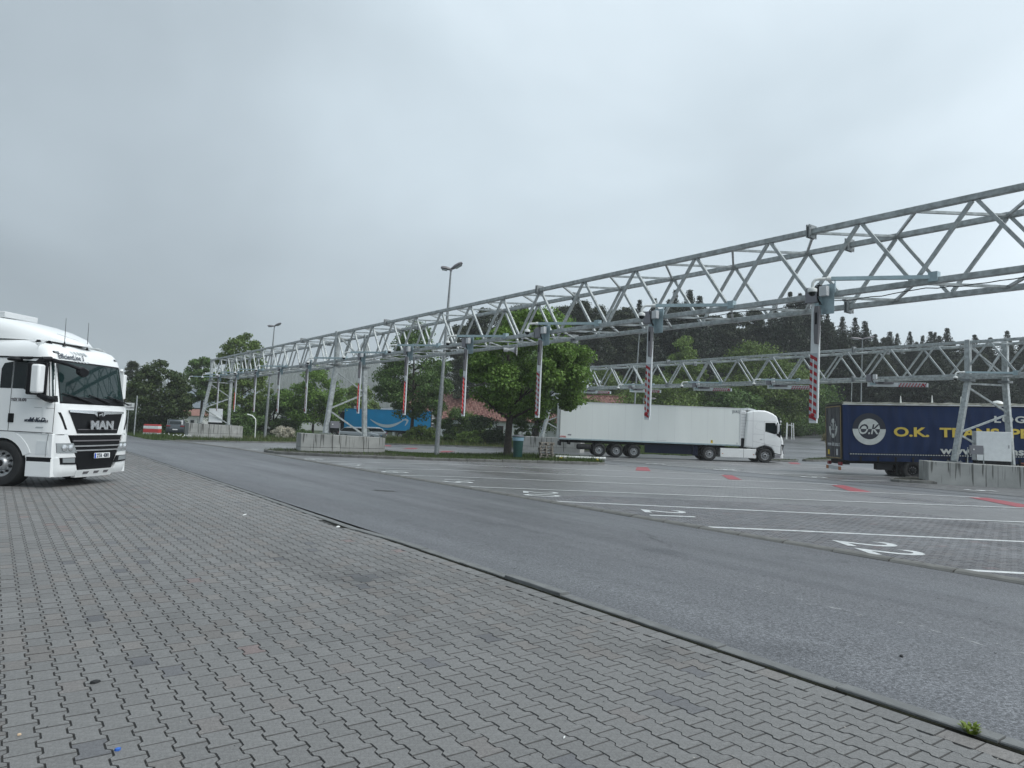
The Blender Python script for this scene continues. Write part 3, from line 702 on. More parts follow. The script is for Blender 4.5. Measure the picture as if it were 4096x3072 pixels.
# ------------------------------------------------------------ gantries
def gantry(name, label, xf, xb, z0, z1, y_end, y_start, pitch, node0, flanges, posts, skew=0.0):
    """lattice beam along Y: front chord at x=xf, back chord at x=xb; posts = list of (y, front foot, back foot)"""
    t = thing(name, label, 'gantry', (0, 0, 0))
    g, gd = MT['galv'], MT['galv_dull']
    def F(y, z): return Vector((xf, y, z))
    def B(y, z): return Vector((xb, y - skew, z))
    cuts = [y_start] + sorted(flanges) + [y_end]
    for P in (F, B):
        for z in (z0, z1):
            for a, b in zip(cuts[:-1], cuts[1:]):
                MB().beam(P(a + .03, z), P(b - .03, z), .14).build('chord', g, t, bevel=.012, seg=1)
            for f in flanges:
                for s in (-.035, .035):
                    mb = MB().box(P(f + s, z), (.34, .03, .34))
                    for dx in (-.12, .12):
                        for dz in (-.12, .12): mb.tube([P(f + s - .03, z) + Vector((dx, 0, dz)), P(f + s + .03, z) + Vector((dx, 0, dz))], .022, 6)
                    mb.build('flange_plate', gd, t)
    # one brace mesh per face, shared by all its bays
    h_, p2 = z1 - z0, pitch / 2
    def brace(dy): return MB().beam((0, dy * .035, h_ - .07), (0, dy * (p2 - .035), .07), .078).build('brace', g, bevel=.008, seg=1, mesh_only=True) if False else MB().beam((0, dy * .05, h_ - .07), (0, dy * (p2 - .05), .07), .078).build('brace', g, mesh_only=True)
    bp, bm = brace(1), brace(-1)
    W = xb - xf
    lac_p = MB().beam((W - .07, 0, 0), (.07, p2, 0), .062).build('lacing_bar', g, mesh_only=True)
    lac_m = MB().beam((W - .07, 0, 0), (.07, -p2, 0), .062).build('lacing_bar', g, mesh_only=True)
    y = node0
    ys = [q[0] for q in posts]
    while y < y_end - .3:
        if y > y_start + .3:
            for P in (F, B):
                b0 = P(y, z0)
                if y + p2 < y_end: place(bp, 'brace', t, b0)
                place(bm, 'brace', t, b0)
            for z in (z0, z1):
                b0 = F(y, z) + Vector((0, -skew * .5, -.02 if z == z1 else .02))
                if y + p2 < y_end: place(lac_p, 'lacing_bar', t, b0)
                place(lac_m, 'lacing_bar', t, b0)
        y += pitch
    for (py, ff, fb) in posts:
        for P, ft in ((F, ff), (B, fb)):
            top = P(py, z1 + .12); mid = P(py, z0 - .22)
            MB().beam(mid, top, .27, .25, up=(0, 1, 0)).build('post', g, t, bevel=.015, seg=1)
            MB().box(mid + Vector((0, 0, -.0)), (.62, .46, .04)).box(mid + Vector((0, 0, -.06)), (.62, .46, .04)).build('joint_plate', gd, t)
            mb = MB().beam(Vector(ft) + Vector((0, 0, .03)), mid + Vector((0, 0, -.08)), .27, .25, up=(0, 1, 0)); mb.build('leg', g, t, bevel=.015, seg=1)
            mb = MB().box(Vector(ft) + Vector((0, 0, .015)), (.6, .5, .03))
            for dx in (-.24, .24):
                for dy in (-.19, .19): mb.tube([Vector(ft) + Vector((dx, dy, .03)), Vector(ft) + Vector((dx, dy, .09))], .02, 6)
            mb.build('base_plate', gd, t)
        fF, fB = Vector(ff), Vector(fb); mF, mB_ = F(py, z0 - .3), B(py, z0 - .3)
        LF = lambda s: fF.lerp(mF, s); LB = lambda s: fB.lerp(mB_, s)
        for a, b in ((LF(.97), LB(.97)), (LF(.93), LB(.64)), (LB(.62), LF(.36)), (LF(.34), LB(.02))):
            MB().beam(a, b, .09).build('cross_brace', g, t)
        MB().beam(F(py + .05, z1 - .1), B(py + .05, z0 + .1), .08).build('cross_brace', g, t)
        MB().beam(B(py, z1 - .1), (F(py, z0 + .1) + B(py, z0 + .1)) / 2, .08).build('cross_brace', g, t)
    return t
G1 = gantry('truss_gantry', 'long galvanised lattice gantry with hanging boom arms sweeping from upper right to far left', 17.0, 18.9, 5.40, 7.13, 73.2, 2.2, 2.54, 3.9, [10.28, 21.75, 35.1, 48.05, 61.0],
            [(41.9, (16.53, 41.9, .90), (19.12, 41.9, .76)), (73.2, (16.3, 73.2, .93), (18.9, 73.2, .86))])
rc = random.Random(12); pts = []
for k in range(0, 281):
    y = 3 + k * .25; pts.append((17.12, y, 5.30 - .06 * abs(math.sin(y * 1.23)) - .03 * rc.random()))
MB().tube(pts, .012, 5).build('power_cable', MT['black'], G1)
G2 = gantry('truss_gantry', 'shorter galvanised lattice gantry with level boom arms, above the white and navy trucks', 39.5, 41.2, 5.22, 6.9, 48.2, -6.0, 2.43, -5.1, [21.16, 35.0, 8.0],
            [(15.28, (38.85, 15.65, .86), (41.45, 14.05, .74)), (48.0, (38.7, 48.4, .95), (41.3, 47.2, .95))], skew=1.05)

# ------------------------------------------------------------ concrete plinths
def conc_mat():
    m = bpy.data.materials.new('stained_concrete'); m.use_nodes = True; nt = m.node_tree; b = nt.nodes['Principled BSDF']; L = nt.links.new
    b.inputs['Roughness'].default_value = 0.8
    tcn = nt.nodes.new('ShaderNodeTexCoord')
    def noi(sc, mp, det=4, dist=0.0):
        m_ = nt.nodes.new('ShaderNodeMapping'); m_.inputs['Scale'].default_value = mp; L(tcn.outputs['Object'], m_.inputs[0])
        n = nt.nodes.new('ShaderNodeTexNoise'); n.inputs['Scale'].default_value = sc; n.inputs['Detail'].default_value = det; n.inputs['Distortion'].default_value = dist; L(m_.outputs[0], n.inputs['Vector']); return n.outputs['Fac']
    def ramp(src, p0, c0, p1, c1):
        r = nt.nodes.new('ShaderNodeValToRGB'); r.color_ramp.elements[0].position = p0; r.color_ramp.elements[0].color = (*c0, 1); r.color_ramp.elements[1].position = p1; r.color_ramp.elements[1].color = (*c1, 1); L(src, r.inputs[0]); return r.outputs[0]
    base = ramp(noi(1.5, (1, 1, 1)), .3, (0.33, 0.335, 0.32), .7, (0.45, 0.455, 0.435))
    st = noi(10, (1, 1, 0.03), 2); drip = ramp(st, .555, (1, 1, 1), .60, (0.32, 0.32, 0.31))
    sep = nt.nodes.new('ShaderNodeSeparateXYZ'); L(tcn.outputs['Object'], sep.inputs[0])
    lim = nt.nodes.new('ShaderNodeMath'); lim.operation = 'MULTIPLY_ADD'; L(noi(3.0, (1, 1, 0.0), 2), lim.inputs[0]); lim.inputs[1].default_value = -2.8; lim.inputs[2].default_value = 1.85   # how far each run has reached
    cmpn = nt.nodes.new('ShaderNodeMath'); cmpn.operation = 'SUBTRACT'; L(sep.outputs[2], cmpn.inputs[0]); L(lim.outputs[0], cmpn.inputs[1])
    mask = nt.nodes.new('ShaderNodeMapRange'); L(cmpn.outputs[0], mask.inputs['Value']); mask.inputs['From Min'].default_value = -.08; mask.inputs['From Max'].default_value = .12
    mx = nt.nodes.new('ShaderNodeMix'); mx.data_type = 'RGBA'; mx.blend_type = 'MULTIPLY'; L(mask.outputs[0], mx.inputs[0]); L(base, mx.inputs[6]); L(drip, mx.inputs[7])
    L(mx.outputs[2], b.inputs['Base Color'])
    nb = noi(30, (1, 1, 1)); bp = nt.nodes.new('ShaderNodeBump'); bp.inputs['Strength'].default_value = .3; bp.inputs['Distance'].default_value = .01; L(nb, bp.inputs['Height']); L(bp.outputs[0], b.inputs['Normal'])
    return m
M_conc = conc_mat()
def plinth(label, org, dx, dy, L_, W_, zb, zt0, zt1, joints, hj, group='concrete plinths under the gantry frames'):
    """org: front-left corner; dx: along the long face; dy: away; local z=0 at the bottom"""
    dx, dy = Vector(dx).normalized(), Vector(dy).normalized()
    a = math.atan2(dx.y, dx.x)
    t = thing('concrete_plinth', label, 'plinth', (org[0], org[1], zb), a, group)
    xs = [0] + joints + [L_]; g = 0.008
    H = lambda x: (zt0 + (zt1 - zt0) * x / L_) - zb
    for a_, b_ in zip(xs[:-1], xs[1:]):
        for lo, hi in ((0, hj), (hj, None)):
            x0, x1 = a_ + g, b_ - g
            z0 = lo + (g if lo else 0); za = hi - g if hi else H(x0); zb_ = hi - g if hi else H(x1)
            vs = [(x0, 0, z0), (x1, 0, z0), (x1, W_, z0), (x0, W_, z0), (x0, 0, za), (x1, 0, zb_), (x1, W_, zb_), (x0, W_, za)]
            MB().add(vs, [(0, 3, 2, 1), (4, 5, 6, 7), (0, 1, 5, 4), (1, 2, 6, 5), (2, 3, 7, 6), (3, 0, 4, 7)]).build('concrete_block', M_conc, t, bevel=.012, seg=1)
    core = MB().box((L_ / 2, W_ / 2, min(H(0), H(L_)) / 2 - .01), (L_ - .05, W_ - .05, min(H(0), H(L_)) - .03)).build('mortar_core', MT['chassis'], t)
    return t
plinth('stained concrete plinth under the middle gantry frame, in front of the parked estate cars', (14.88, 41.45, 0), (4.75, -.95, 0), (.2, 1, 0), 5.1, 1.9, -.30, .88, .74, [.75, 2.35, 4.05], .36)
plinth('concrete plinth under the farthest gantry frame, between the grass verges at left', (15.2, 72.9, 0), (1, -.03, 0), (.03, 1, 0), 5.0, 1.9, -.56, .93, .78, [1.05, 2.0, 2.95, 4.45], .55)
PR = plinth('drip-stained concrete plinth in front of the navy curtain truck at right', (36.75, 15.95, 0), (.56, -.83, 0), (.86, .52, 0), 7.4, 2.35, -.27, .86, .74, [2.4, 4.8], .02)
plinth('concrete plinth half hidden behind the rear of the white trailer', (37.2, 49.4, 0), (.62, -.78, 0), (.78, .62, 0), 5.2, 2.2, -.35, .97, .95, [2.0, 3.8], .5)

# ------------------------------------------------------------ boom arms
def arm_parts(t, horizontal, lit):
    R = Matrix.Rotation(math.radians(-88) if horizontal else math.radians(0.6), 3, 'X')
    # arm runs down local -Z (hanging) or, turned, along -Y; hinge at the origin; outward is -X
    rz = lambda p: R @ Vector(p)
    def rbox(mb, c, d, mi=0): return mb.box(rz(c), d, mi, R=R)
    if horizontal: R_off = (0, .18, -.32)
    MB().box((-.16, .17, .02), (.26, .30, .40)).build('motor_housing', MT['grey_box'], t, bevel=.02)
    MB().box((-.25, -.16, .08), (.14, .20, .25)).box((-.23, -.03, .12), (.10, .07, .28), 1).build('control_box', [MT['grey_lt'], MT['black']], t, bevel=.008, seg=1)
    if horizontal: MB().box((-.09, .06, -.26), (.012, .56, .34)).build('mounting_plate', MT['white_arm'], t)
    else:
        pl = MB().box((-.09, -.16, -.10), (.012, .36, .76)); pl.box((-.11, -.37, .2), (.03, .02, .3)); pl.build('mounting_plate', MT['zinc_new'], t)
    cab = MB()
    for k in range(3):
        cab.tube([(-.2, -.1 + .03 * k, .2), (-.3, -.02, .3 - .05 * k), (-.3, .06, .22), (-.26, .02, -.05), (-.24, -.04 - .03 * k, -.26)], .009, 6)
    cab.build('cable', MT['black'], t, smooth=True)
    o = Vector((0, .08 if horizontal else .05, -.30 if horizontal else 0))
    L = 3.12 if not horizontal else 2.85
    def part(name, mats, boxes, **kw):
        mb = MB()
        for c, d, mi in boxes:
            q = rz(c) + o; mb.box(q, d, mi, R=R)
        return mb.build(name, mats, t, **kw)
    part('boom', MT['white_arm'], [((-.17, .05, -L / 2 - .12), (.075, .20, L - .0), 0), ((-.18, -.066, -L * .62), (.06, .032, L * .76), 0)], bevel=.006, seg=1)
    part('hinge_bracket', MT['zinc_new'], [((-.15, .0, -.12), (.12, .12, .36), 0)])
    # damper housing: tapered grey case
    mb = MB(); prof = [(-.02, -.28, .075), (-.02, -.45, .10), (-.02, -.95, .085), (-.02, -1.24, .06)]
    vs = []
    for y, z, w in prof:
        for a in (-1, 1):
            for b in (0, 1): vs.append(rz((-.215 - .10 * b, y - .03 + a * w * .75, z)) + o)
    fs = []
    for i in range(3):
        q = i * 4; fs += [(q, q + 1, q + 5, q + 4), (q + 2, q + 6, q + 7, q + 3), (q + 1, q + 3, q + 7, q + 5), (q, q + 4, q + 6, q + 2)]
    fs += [(0, 2, 3, 1), (12, 13, 15, 14)]
    mb.add(vs, fs).build('damper_case', MT['grey_mid'], t, bevel=.012)
    part('damper_vent', MT['black'], [((-.322, -.05, -.60), (.006, .05, .30), 0)])
    # striped board: red and silver slanting panels
    z0, z1 = -1.47, -L - .06; w = .195; mb = MB(); n = 9; st = (z0 - z1) / (2 * n); q = .105
    def pt(y, z): return rz((-.2125, y + .05, z)) + o
    mb.add([pt(-w / 2, z0), pt(w / 2, z0), pt(w / 2, z1), pt(-w / 2, z1)], [(0, 1, 2, 3)], 0)
    def pt2(y, z): return rz((-.2165, y + .05, max(z1, min(z0, z)))) + o
    for k in range(n):
        a = z0 - (2 * k + .2) * st
        mb.add([pt2(-w / 2, a - q), pt2(w / 2, a), pt2(w / 2, a - st), pt2(-w / 2, a - q - st)], [(0, 1, 2, 3)], 1)
    mb.build('striped_board', [MT['silver_ref'], MT['red_ref']], t)
    part('rib', MT['white_arm'] if not lit else MT['red_led'], [((-.228, .05, -2.35 * L / 3.12), (.022, .018, 1.45), 0)])
    mb = MB().lathe([(0, 0), (.055, 0), (.055, .02), (.03, .04), (0, .042)], (0, 0, 0), 'x', 14)
    mb.v = [tuple(rz((-v[0] - .215, v[1] + .05, v[2] - L + .08)) + o) for v in mb.v]
    mb.build('end_reflector', MT['red_ref'], t, smooth=True)
    return t
ap = thing('boom_arm', 'nearest hanging boom arm with red and silver stripes, in front of the navy truck', 'barrier arm', (16.93, 9.88, 5.36), 0, 'boom arms hanging from the long gantry'); arm_parts(ap, False, False)
al = thing('boom_arm', 'hanging boom arm glowing red, beside the back post of the middle frame', 'barrier arm', (16.93, 37.62, 5.4), 0, 'boom arms hanging from the long gantry'); arm_parts(al, False, True)
for y, lit, lab in ((15.52, 0, 'hanging boom arm in front of the white trailer side'), (21.16, 0, 'hanging boom arm before the crown of the large maple, left of the white trailer'), (26.45, 1, 'hanging boom arm with a glowing red strip, just right of the double-headed lamp post'),
                    (32.0, 1, 'hanging boom arm with a glowing red strip, in front of the cone-shaped tree'), (46.05, 0, 'hanging boom arm left of the middle frame, before the maple by the grass'), (51.75, 0, 'hanging boom arm just right of the left lamp post'),
                    (57.55, 0, 'hanging boom arm just left of the left lamp post'), (63.2, 1, 'hanging boom arm with a pinkish red strip, right of the farthest frame'), (69.05, 0, 'farthest hanging boom arm, inside the farthest frame')):
    c = copy_tree(al if lit else ap); c.location = (16.93, y, 5.36); c['label'] = lab
ah = thing('boom_arm', 'level boom arm of the rear gantry nearest the frame above the navy truck', 'barrier arm', (39.43, 19.95, 5.2), 0, 'level boom arms under the rear gantry'); arm_parts(ah, True, False)
for y, lab in ((26.3, 'level boom arm above the gap between the white cab and the navy truck'), (32.15, 'level boom arm above the white cab roof'), (38.3, 'level boom arm above the middle of the white trailer'), (43.5, 'level boom arm at the left end of the rear gantry, beside the maple')):
    c = copy_tree(ah); c.location = (39.43, y, 5.2); c['label'] = lab

# ------------------------------------------------------------ cameras on outriggers
def make_camera(label, y, x=17.0, z=5.42, group='dome cameras on arms of the long gantry', vec=(-1.36, 1.70)):
    t = thing('surveillance_camera', label, 'camera', (x, y, z), 0, group)
    a, b = Vector((-.02, 0, .06)), Vector((vec[0], vec[1], .06)); d = (b - a).normalized()
    side = Vector((-d.y, d.x, 0))
    mb = MB().beam(a + side * .035, b + side * .035, .008, .085).beam(a + Vector((0, 0, .04)), b + Vector((0, 0, .04)), .075, .008).beam(a - Vector((0, 0, .04)), b - Vector((0, 0, .04)), .075, .008)
    mb.build('outrigger_channel', MT['zinc_new'], t)
    MB().box(a + Vector((-.02, 0, 0)), (.16, .20, .22)).build('clamp', MT['zinc_new'], t)
    MB().tube([b, b + d * .09], .055, 14).build('socket', MT['wpipe'], t, smooth=True)
    p = [b + d * .05, b + d * .25, b + d * .34 + Vector((0, 0, -.02)), b + d * .39 + Vector((0, 0, -.09)), b + d * .40 + Vector((0, 0, -.2))]
    MB().tube(p, .036, 12).build('elbow_pipe', MT['wpipe'], t, smooth=True)
    c = p[-1]
    MB().lathe([(0, 0), (.05, -.005), (.10, -.03), (.105, -.04), (.105, -.10), (.09, -.115)], c, 'z', 20).build('camera_housing', MT['wpipe'], t, smooth=True)
    MB().lathe([(.086, -.11), (.084, -.14), (.065, -.18), (.035, -.2), (0, -.206)], c, 'z', 20).build('camera_dome', MT['glass'], t, smooth=True)
    return t
c0 = make_camera('white dome camera on a long arm above the nearest hanging boom arm', 7.25)
for y, lab in ((12.7, 'white dome camera on an arm above the boom arm before the white trailer'), (18.3, 'white dome camera on an arm beside the top of the large maple'), (23.85, 'white dome camera on an arm over the loudspeaker horn'), (29.35, 'white dome camera on an arm before the cone-shaped tree'),
               (34.9, 'white dome camera on an arm right of the middle frame'), (40.4, 'white dome camera on an arm crossing the middle frame'), (51.0, 'white dome camera on an arm above the maple by the grass'), (56.6, 'white dome camera on an arm near the left lamp post'), (62.2, 'white dome camera on an arm right of the farthest frame'), (67.5, 'white dome camera on an arm at the inner side of the farthest frame'), (72.9, 'white dome camera on the leftmost arm, beyond the farthest frame')):
    c = copy_tree(c0); c.location = (17.0, y, 5.42); c['label'] = lab
for y, lab in ((13.2, 'white dome camera on an arm crossing the right frame of the rear gantry'), (24.6, 'white dome camera on the rear gantry behind the nearest boom arm'), (30.3, 'white dome camera on the rear gantry above the white cab'), (36.4, 'white dome camera on the rear gantry above the middle of the trailer')):
    c = copy_tree(c0); c.location = (39.5, y, 5.2); c['label'] = lab; c['group'] = 'dome cameras on the rear gantry'
# loudspeaker horn
t = thing('horn_loudspeaker', 'grey horn loudspeaker hanging under the long gantry before the large maple', 'loudspeaker', (17.6, 24.35, 5.0), math.radians(-40))
MB().lathe([(.07, -.30), (.085, -.29), (.085, -.12), (.05, -.1), (.06, 0), (.10, .12), (.20, .26), (.235, .27)], (0, 0, 0), 'x', 22).build('horn', MT['grey_lt'], t, smooth=True)
MB().lathe([(.225, .262), (.19, .24), (.09, .11), (.045, -.02)], (0, 0, 0), 'x', 22).build('horn_throat', MT['grey_box'], t, smooth=True)
MB().tube([(-.12, 0, .05), (-.12, 0, .34)], .018, 8).box((-.12, 0, .2), (.05, .14, .22)).build('bracket', MT['galv'], t)

# ------------------------------------------------------------ cabinets and boxes on the plinths
def cabinet(label, loc, rz, w, d, h, group=None):
    t = thing('control_cabinet', label, 'cabinet', loc, rz, group)
    MB().box((0, 0, .09), (w - .05, d - .05, .18)).build('cabinet_base', MT['chassis'], t)
    MB().box((0, 0, .18 + h / 2), (w, d, h)).build('cabinet_body', MT['grey_lt'], t, bevel=.01, seg=1)
    MB().box((0, -d / 2 - .008, .18 + h / 2), (w - .02, .012, h - .02)).build('cabinet_door', MT['white_arm'], t, bevel=.004, seg=1)
    MB().box((w * .42, -d / 2 - .022, .18 + h * .5), (.03, .02, .16)).build('handle', MT['grey_box'], t)
    return t
cabinet('pale grey control cabinet on the right plinth in front of the navy truck', (40.35, 14.55, .80), math.radians(-50), 1.55, .55, 1.45)
cabinet('pale grey control cabinet on the farthest plinth at left', (17.75, 73.6, .88), math.radians(-14), 1.25, .5, 1.35)
def meter_box(label, loc, rz, s=1.0):
    t = thing('switch_box', label, 'switch box', loc, rz, 'small switch boxes on twin stakes')
    for x in (-.32, .36): MB().beam((x * s, 0, 0), (x * s, 0, .78 * s), .035).build('stake', MT['galv'], t)
    MB().box((.03, -.06, .66 * s), (.56 * s, .2, .44 * s)).build('box_body', MT['grey_box'], t, bevel=.01, seg=1)
    MB().lathe([(0, -.02), (.04, -.02), (.04, 0)], (-.1 * s, -.165, .68 * s), 'y', 12).build('dial', MT['wpipe'], t)
    MB().tube([(.05, 0, .45 * s), (.07, .03, .2), (.2, .1, .03), (.5, .1, .02)], .014, 6).build('cable', MT['black'], t)
    return t
meter_box('grey switch box on stakes at the front of the right plinth', (38.95, 14.75, .84), math.radians(-54), 1.0)
meter_box('grey switch box on stakes beside the slanting leg of the middle frame', (17.0, 41.7, .83), math.radians(-20), .95)
cb = MB()
for k in range(7):
    a = k * .9; cb.tube([(.35 * math.cos(a + q * .9) * (1 + .1 * k / 7), .28 * math.sin(a + q * .9), .03 + .02 * k + .01 * q) for q in range(6)], .016, 5)
o = cb.build('cable_coil', MT['rust']); o.location = (41.0, 13.2, .76); tag(o, 'coil of brown cable on the right plinth beside the back leg', 'cable')
cb = MB()
for k in range(5): cb.tube([(.1 * k, 0, .04), (.3 + .1 * k, -.3, .12), (.6 + .12 * k, -.9, .1 - .02 * k), (.8 + .15 * k, -1.5, .05)], .016, 5)
o = cb.build('cable_bundle', mat('yellow_green_cable', (.25, .3, .05), .6)); o.location = (41.6, 13.2, .74); tag(o, 'loose yellow-green cables right of the right frame', 'cable')

# ------------------------------------------------------------ lamp posts
def lamp_head(mb, p, d, L=1.0, s=1):
    d = Vector(d).normalized(); r = Vector((-d.y, d.x, 0)).normalized(); u = d.cross(r) * -1
    u = r.cross(d) if r.cross(d).z > 0 else d.cross(r)
    secs = [(0, .07, .05, .05), (.18, .12, .07, .07), (.45, .19, .10, .09), (.8, .20, .09, .09), (1.0, .12, .04, .05)]
    rings = []
    for a, w, tt, bb in secs:
        c = p + d * a * L; rings.append([c + r * w - u * bb * .3, c + r * w * .6 + u * tt, c - r * w * .6 + u * tt, c - r * w - u * bb * .3, c - r * w * .7 - u * bb, c + r * w * .7 - u * bb])
    o = len(mb.v); n = 6
    mb.v += [tuple(q) for R_ in rings for q in R_]
    for i in range(4):
        for k in range(n): mb.f.append((o + i * n + k, o + i * n + (k + 1) % n, o + (i + 1) * n + (k + 1) % n, o + (i + 1) * n + k)); mb.m.append(0)
    mb.f.append(tuple(o + k for k in reversed(range(n)))); mb.f.append(tuple(o + 4 * n + k for k in range(n))); mb.m += [0, 0]
    return mb
def lamp_post(label, x, y, z, H, lean, heads, group='double-headed lamp posts', rb=.12, rt=.05, dirs=None, mt=None):
    t = thing('lamp_post', label, 'lamp post', (x, y, z), 0, group)
    top = Vector((lean[0], lean[1], H))
    mid = top * (.36)
    MB().tube([(0, 0, -.05), (0, 0, .01), mid * .5, mid], [rb * 1.05, rb, rb * .97, rb * .93], 12).build('lower_pole', mt or MT['galv_dull'], t, smooth=True)
    MB().tube([mid - Vector((0, 0, .03)), mid + Vector((0, 0, .12)), top * .7, top], [rb * .95, rb * .72, rb * .6, rt], 12).build('upper_pole', mt or MT['galv_dull'], t, smooth=True)
    MB().box((0, -rb, .9), (.09, .02, .38)).build('service_door', MT['grey_box'], t)
    MB().lathe([(rt + .03, -.08), (rt + .03, .06), (.02, .1)], top, 'z', 12).build('bracket', MT['grey_box'], t)
    for d, L in heads:
        h = thing2 = None
        mb = lamp_head(MB(), top + Vector((0, 0, .04)), d, L); hd_ = mb.build('lamp_head', MT['grey_mid'], t, smooth=False)
        dv = Vector(d).normalized(); r = Vector((-dv.y, dv.x, 0)).normalized(); u = r.cross(dv); u = u if u.z > 0 else -u
        c = top + Vector((0, 0, .04)) + dv * L * .62 - u * .115
        g = MB().beam(c - dv * L * .26, c + dv * L * .26, .24, .04, up=u); g.build('lamp_lens', MT['headlamp'], hd_)
    return t
lamp_post('tall double-headed lamp post standing on the planted island left of the maple', 21.75, 37.3, -.10, 11.3, (.35, -.15), [((-.80, .50, .12), .62), ((.62, -.62, .52), .80)], rb=.145)
lamp_post('double-headed lamp post on the left verge behind the hanging booms', 24.95, 81.1, -.62, 12.7, (.2, -.45), [((-.80, .50, -.02), .75), ((.60, -.60, .38), .85)], rb=.16)
lamp_post('lamp post rising behind the middle of the white trailer, its head hidden by the gantry', 50.9, 49.5, -.15, 11.6, (.35, -.25), [((-.80, .50, .2), .8), ((.62, -.62, .2), .8)], rb=.12)
lamp_post('thin double-headed lamp post behind the navy truck, before the spruces', 74.0, 38.9, 1.0, 11.5, (.1, -.1), [((-.83, .52, .03), 1.3), ((.80, -.56, .22), 1.3)], rb=.10)
lamp_post('smaller single-headed lamp post behind the navy truck, left of the thin double one', 92.6, 50.0, 2.2, 7.5, (.1, -.1), [((.78, -.5, .12), .9)], rb=.08, group='lamp posts', mt=MT['galv'])
lamp_post('low lamp post with one head peeping over the white trailer roof', 62.0, 58.6, .3, 5.4, (0, 0), [((.78, -.5, .02), 1.5)], rb=.07, group='lamp posts')
t = thing('hooked_post', 'grey post with a curved white hook beside the left lamp post', 'post', (23.3, 79.2, -.62), 0)
MB().tube([(0, 0, 0), (0, 0, 1.7), (-.05, .03, 2.15), (-.35, .22, 2.5), (-.8, .5, 2.62)], [.06, .06, .06, .07, .08], 10).build('bent_pipe', MT['wpipe'], t, smooth=True)

# ------------------------------------------------------------ planted island
ISL_F = [(12.95, 41.4), (13.15, 40.1), (15.0, 38.2), (16.9, 36.7), (20.3, 34.55), (24.5, 32.35), (28.2, 30.35), (29.1, 30.45), (29.5, 31.4)]
ISL_B = [(29.6, 34.5), (28.2, 38.0), (26.0, 38.8), (22.9, 39.4), (21.6, 41.3), (20.3, 43.6), (15.0, 44.2), (13.2, 42.7)]
def catmull(P, closed=True, n=6):
    out = []; N = len(P)
    for i in range(N):
        p0, p1, p2, p3 = [Vector(P[(i + k) % N]) for k in (-1, 0, 1, 2)]
        for j in range(n):
            s = j / n; out.append(0.5 * ((2 * p1) + (-p0 + p2) * s + (2 * p0 - 5 * p1 + 4 * p2 - p3) * s * s + (-p0 + 3 * p1 - 3 * p2 + p3) * s ** 3))
    return out
def island(name, pts, H, label, kname='island_kerb'):
    cen = sum((Vector(p) for p in pts), Vector((0, 0))) / len(pts)
    kt = thing('kerb', label, 'kerb', (0, 0, 0))
    # one stone per metre or so
    tot = 0; acc = [0]
    for a, b in zip(pts, pts[1:] + pts[:1]): tot += (b - a).length; acc.append(tot)
    def at_(d):
        d %= tot
        for i in range(len(pts)):
            if acc[i + 1] >= d:
                f = (d - acc[i]) / max(1e-6, acc[i + 1] - acc[i]); a, b = pts[i], pts[(i + 1) % len(pts)]; return a.lerp(b, f), (b - a).normalized()
    N = int(tot); orient = 1
    area = sum(a.x * b.y - b.x * a.y for a, b in zip(pts, pts[1:] + pts[:1])); orient = 1 if area > 0 else -1
    for k in range(N):
        a, b = k * tot / N + .012, (k + 1) * tot / N - .012; mb = MB(); dz = rn.uniform(-.012, .012); m_ = 3
        for q in range(m_):
            p, d = at_(a + (b - a) * q / (m_ - 1)); inn = Vector((-d.y, d.x)) * orient; z = hgt(p.x, p.y)
            for off, zz in ((-.0, -.08), (-.0, H - .03), (.03, H), (.14, H), (.14, -.08)):
                c = p + inn * off; mb.v.append((c.x, c.y, z + zz + (dz if zz > 0 else 0)))
        for q in range(m_ - 1):
            for r in range(4): mb.f.append((q * 5 + r, q * 5 + r + 1, (q + 1) * 5 + r + 1, (q + 1) * 5 + r)); mb.m.append(0)
        mb.f += [(0, 1, 2, 3, 4), tuple(reversed(range(10, 15)))]; mb.m += [0, 0]
        mb.build('kerb_stone', MT['conc_kerb'], kt)
    inner = []
    for k in range(len(pts)):
        d = (pts[(k + 1) % len(pts)] - pts[k - 1]).normalized(); inner.append(pts[k] + Vector((-d.y, d.x)) * orient * .13)
    vs = [(cen.x, cen.y, hgt(cen.x, cen.y) + H + .0)]; fs = []; rings = 6; n = len(inner)
    for r in range(1, rings + 1):
        for p in inner:
            q = cen.lerp(p, r / rings); vs.append((q.x, q.y, hgt(q.x, q.y) + H - .02 + (.03 * rn.random() if r < rings else 0)))
    for k in range(n): fs.append((0, 1 + k, 1 + (k + 1) % n))
    for r in range(rings - 1):
        for k in range(n): fs.append((1 + r * n + k, 1 + (r + 1) * n + k, 1 + (r + 1) * n + (k + 1) % n, 1 + r * n + (k + 1) % n))
    o = struct(MB().add(vs, fs).build(name, M_soil)); return o
def pip(x, y, poly):
    c = False; j = len(poly) - 1
    for i in range(len(poly)):
        a, b = poly[i], poly[j]
        if (a[1] > y) != (b[1] > y) and x < (b[0] - a[0]) * (y - a[1]) / (b[1] - a[1]) + a[0]: c = not c
        j = i
    return c
isl = catmull(ISL_F + ISL_B); island('planted_island', isl, .15, 'dark kerb stones round the planted island')
islR = catmull([(36.0, 17.35), (36.3, 16.3), (38.0, 14.6), (40.5, 11.3), (44, 6), (47, 7), (45, 12), (41.5, 17.0), (38.5, 18.1)]); island('plinth_island', islR, .13, 'low kerb round the right plinth, passing under the navy truck wheel')
isl3 = catmull([(53.0, 32.6), (53.8, 31.6), (56.5, 31.0), (60, 29.8), (61, 31.5), (57, 33.2)]); island('far_island', isl3, .12, 'pale kerb tip seen just left of the navy truck')
isl4 = catmull([(49.6, 33.6), (49.9, 32.7), (51.4, 32.0), (52.0, 32.6), (50.8, 33.8)]); island('cab_island', isl4, .12, 'small grassy kerb tip under the front bumper of the white truck')

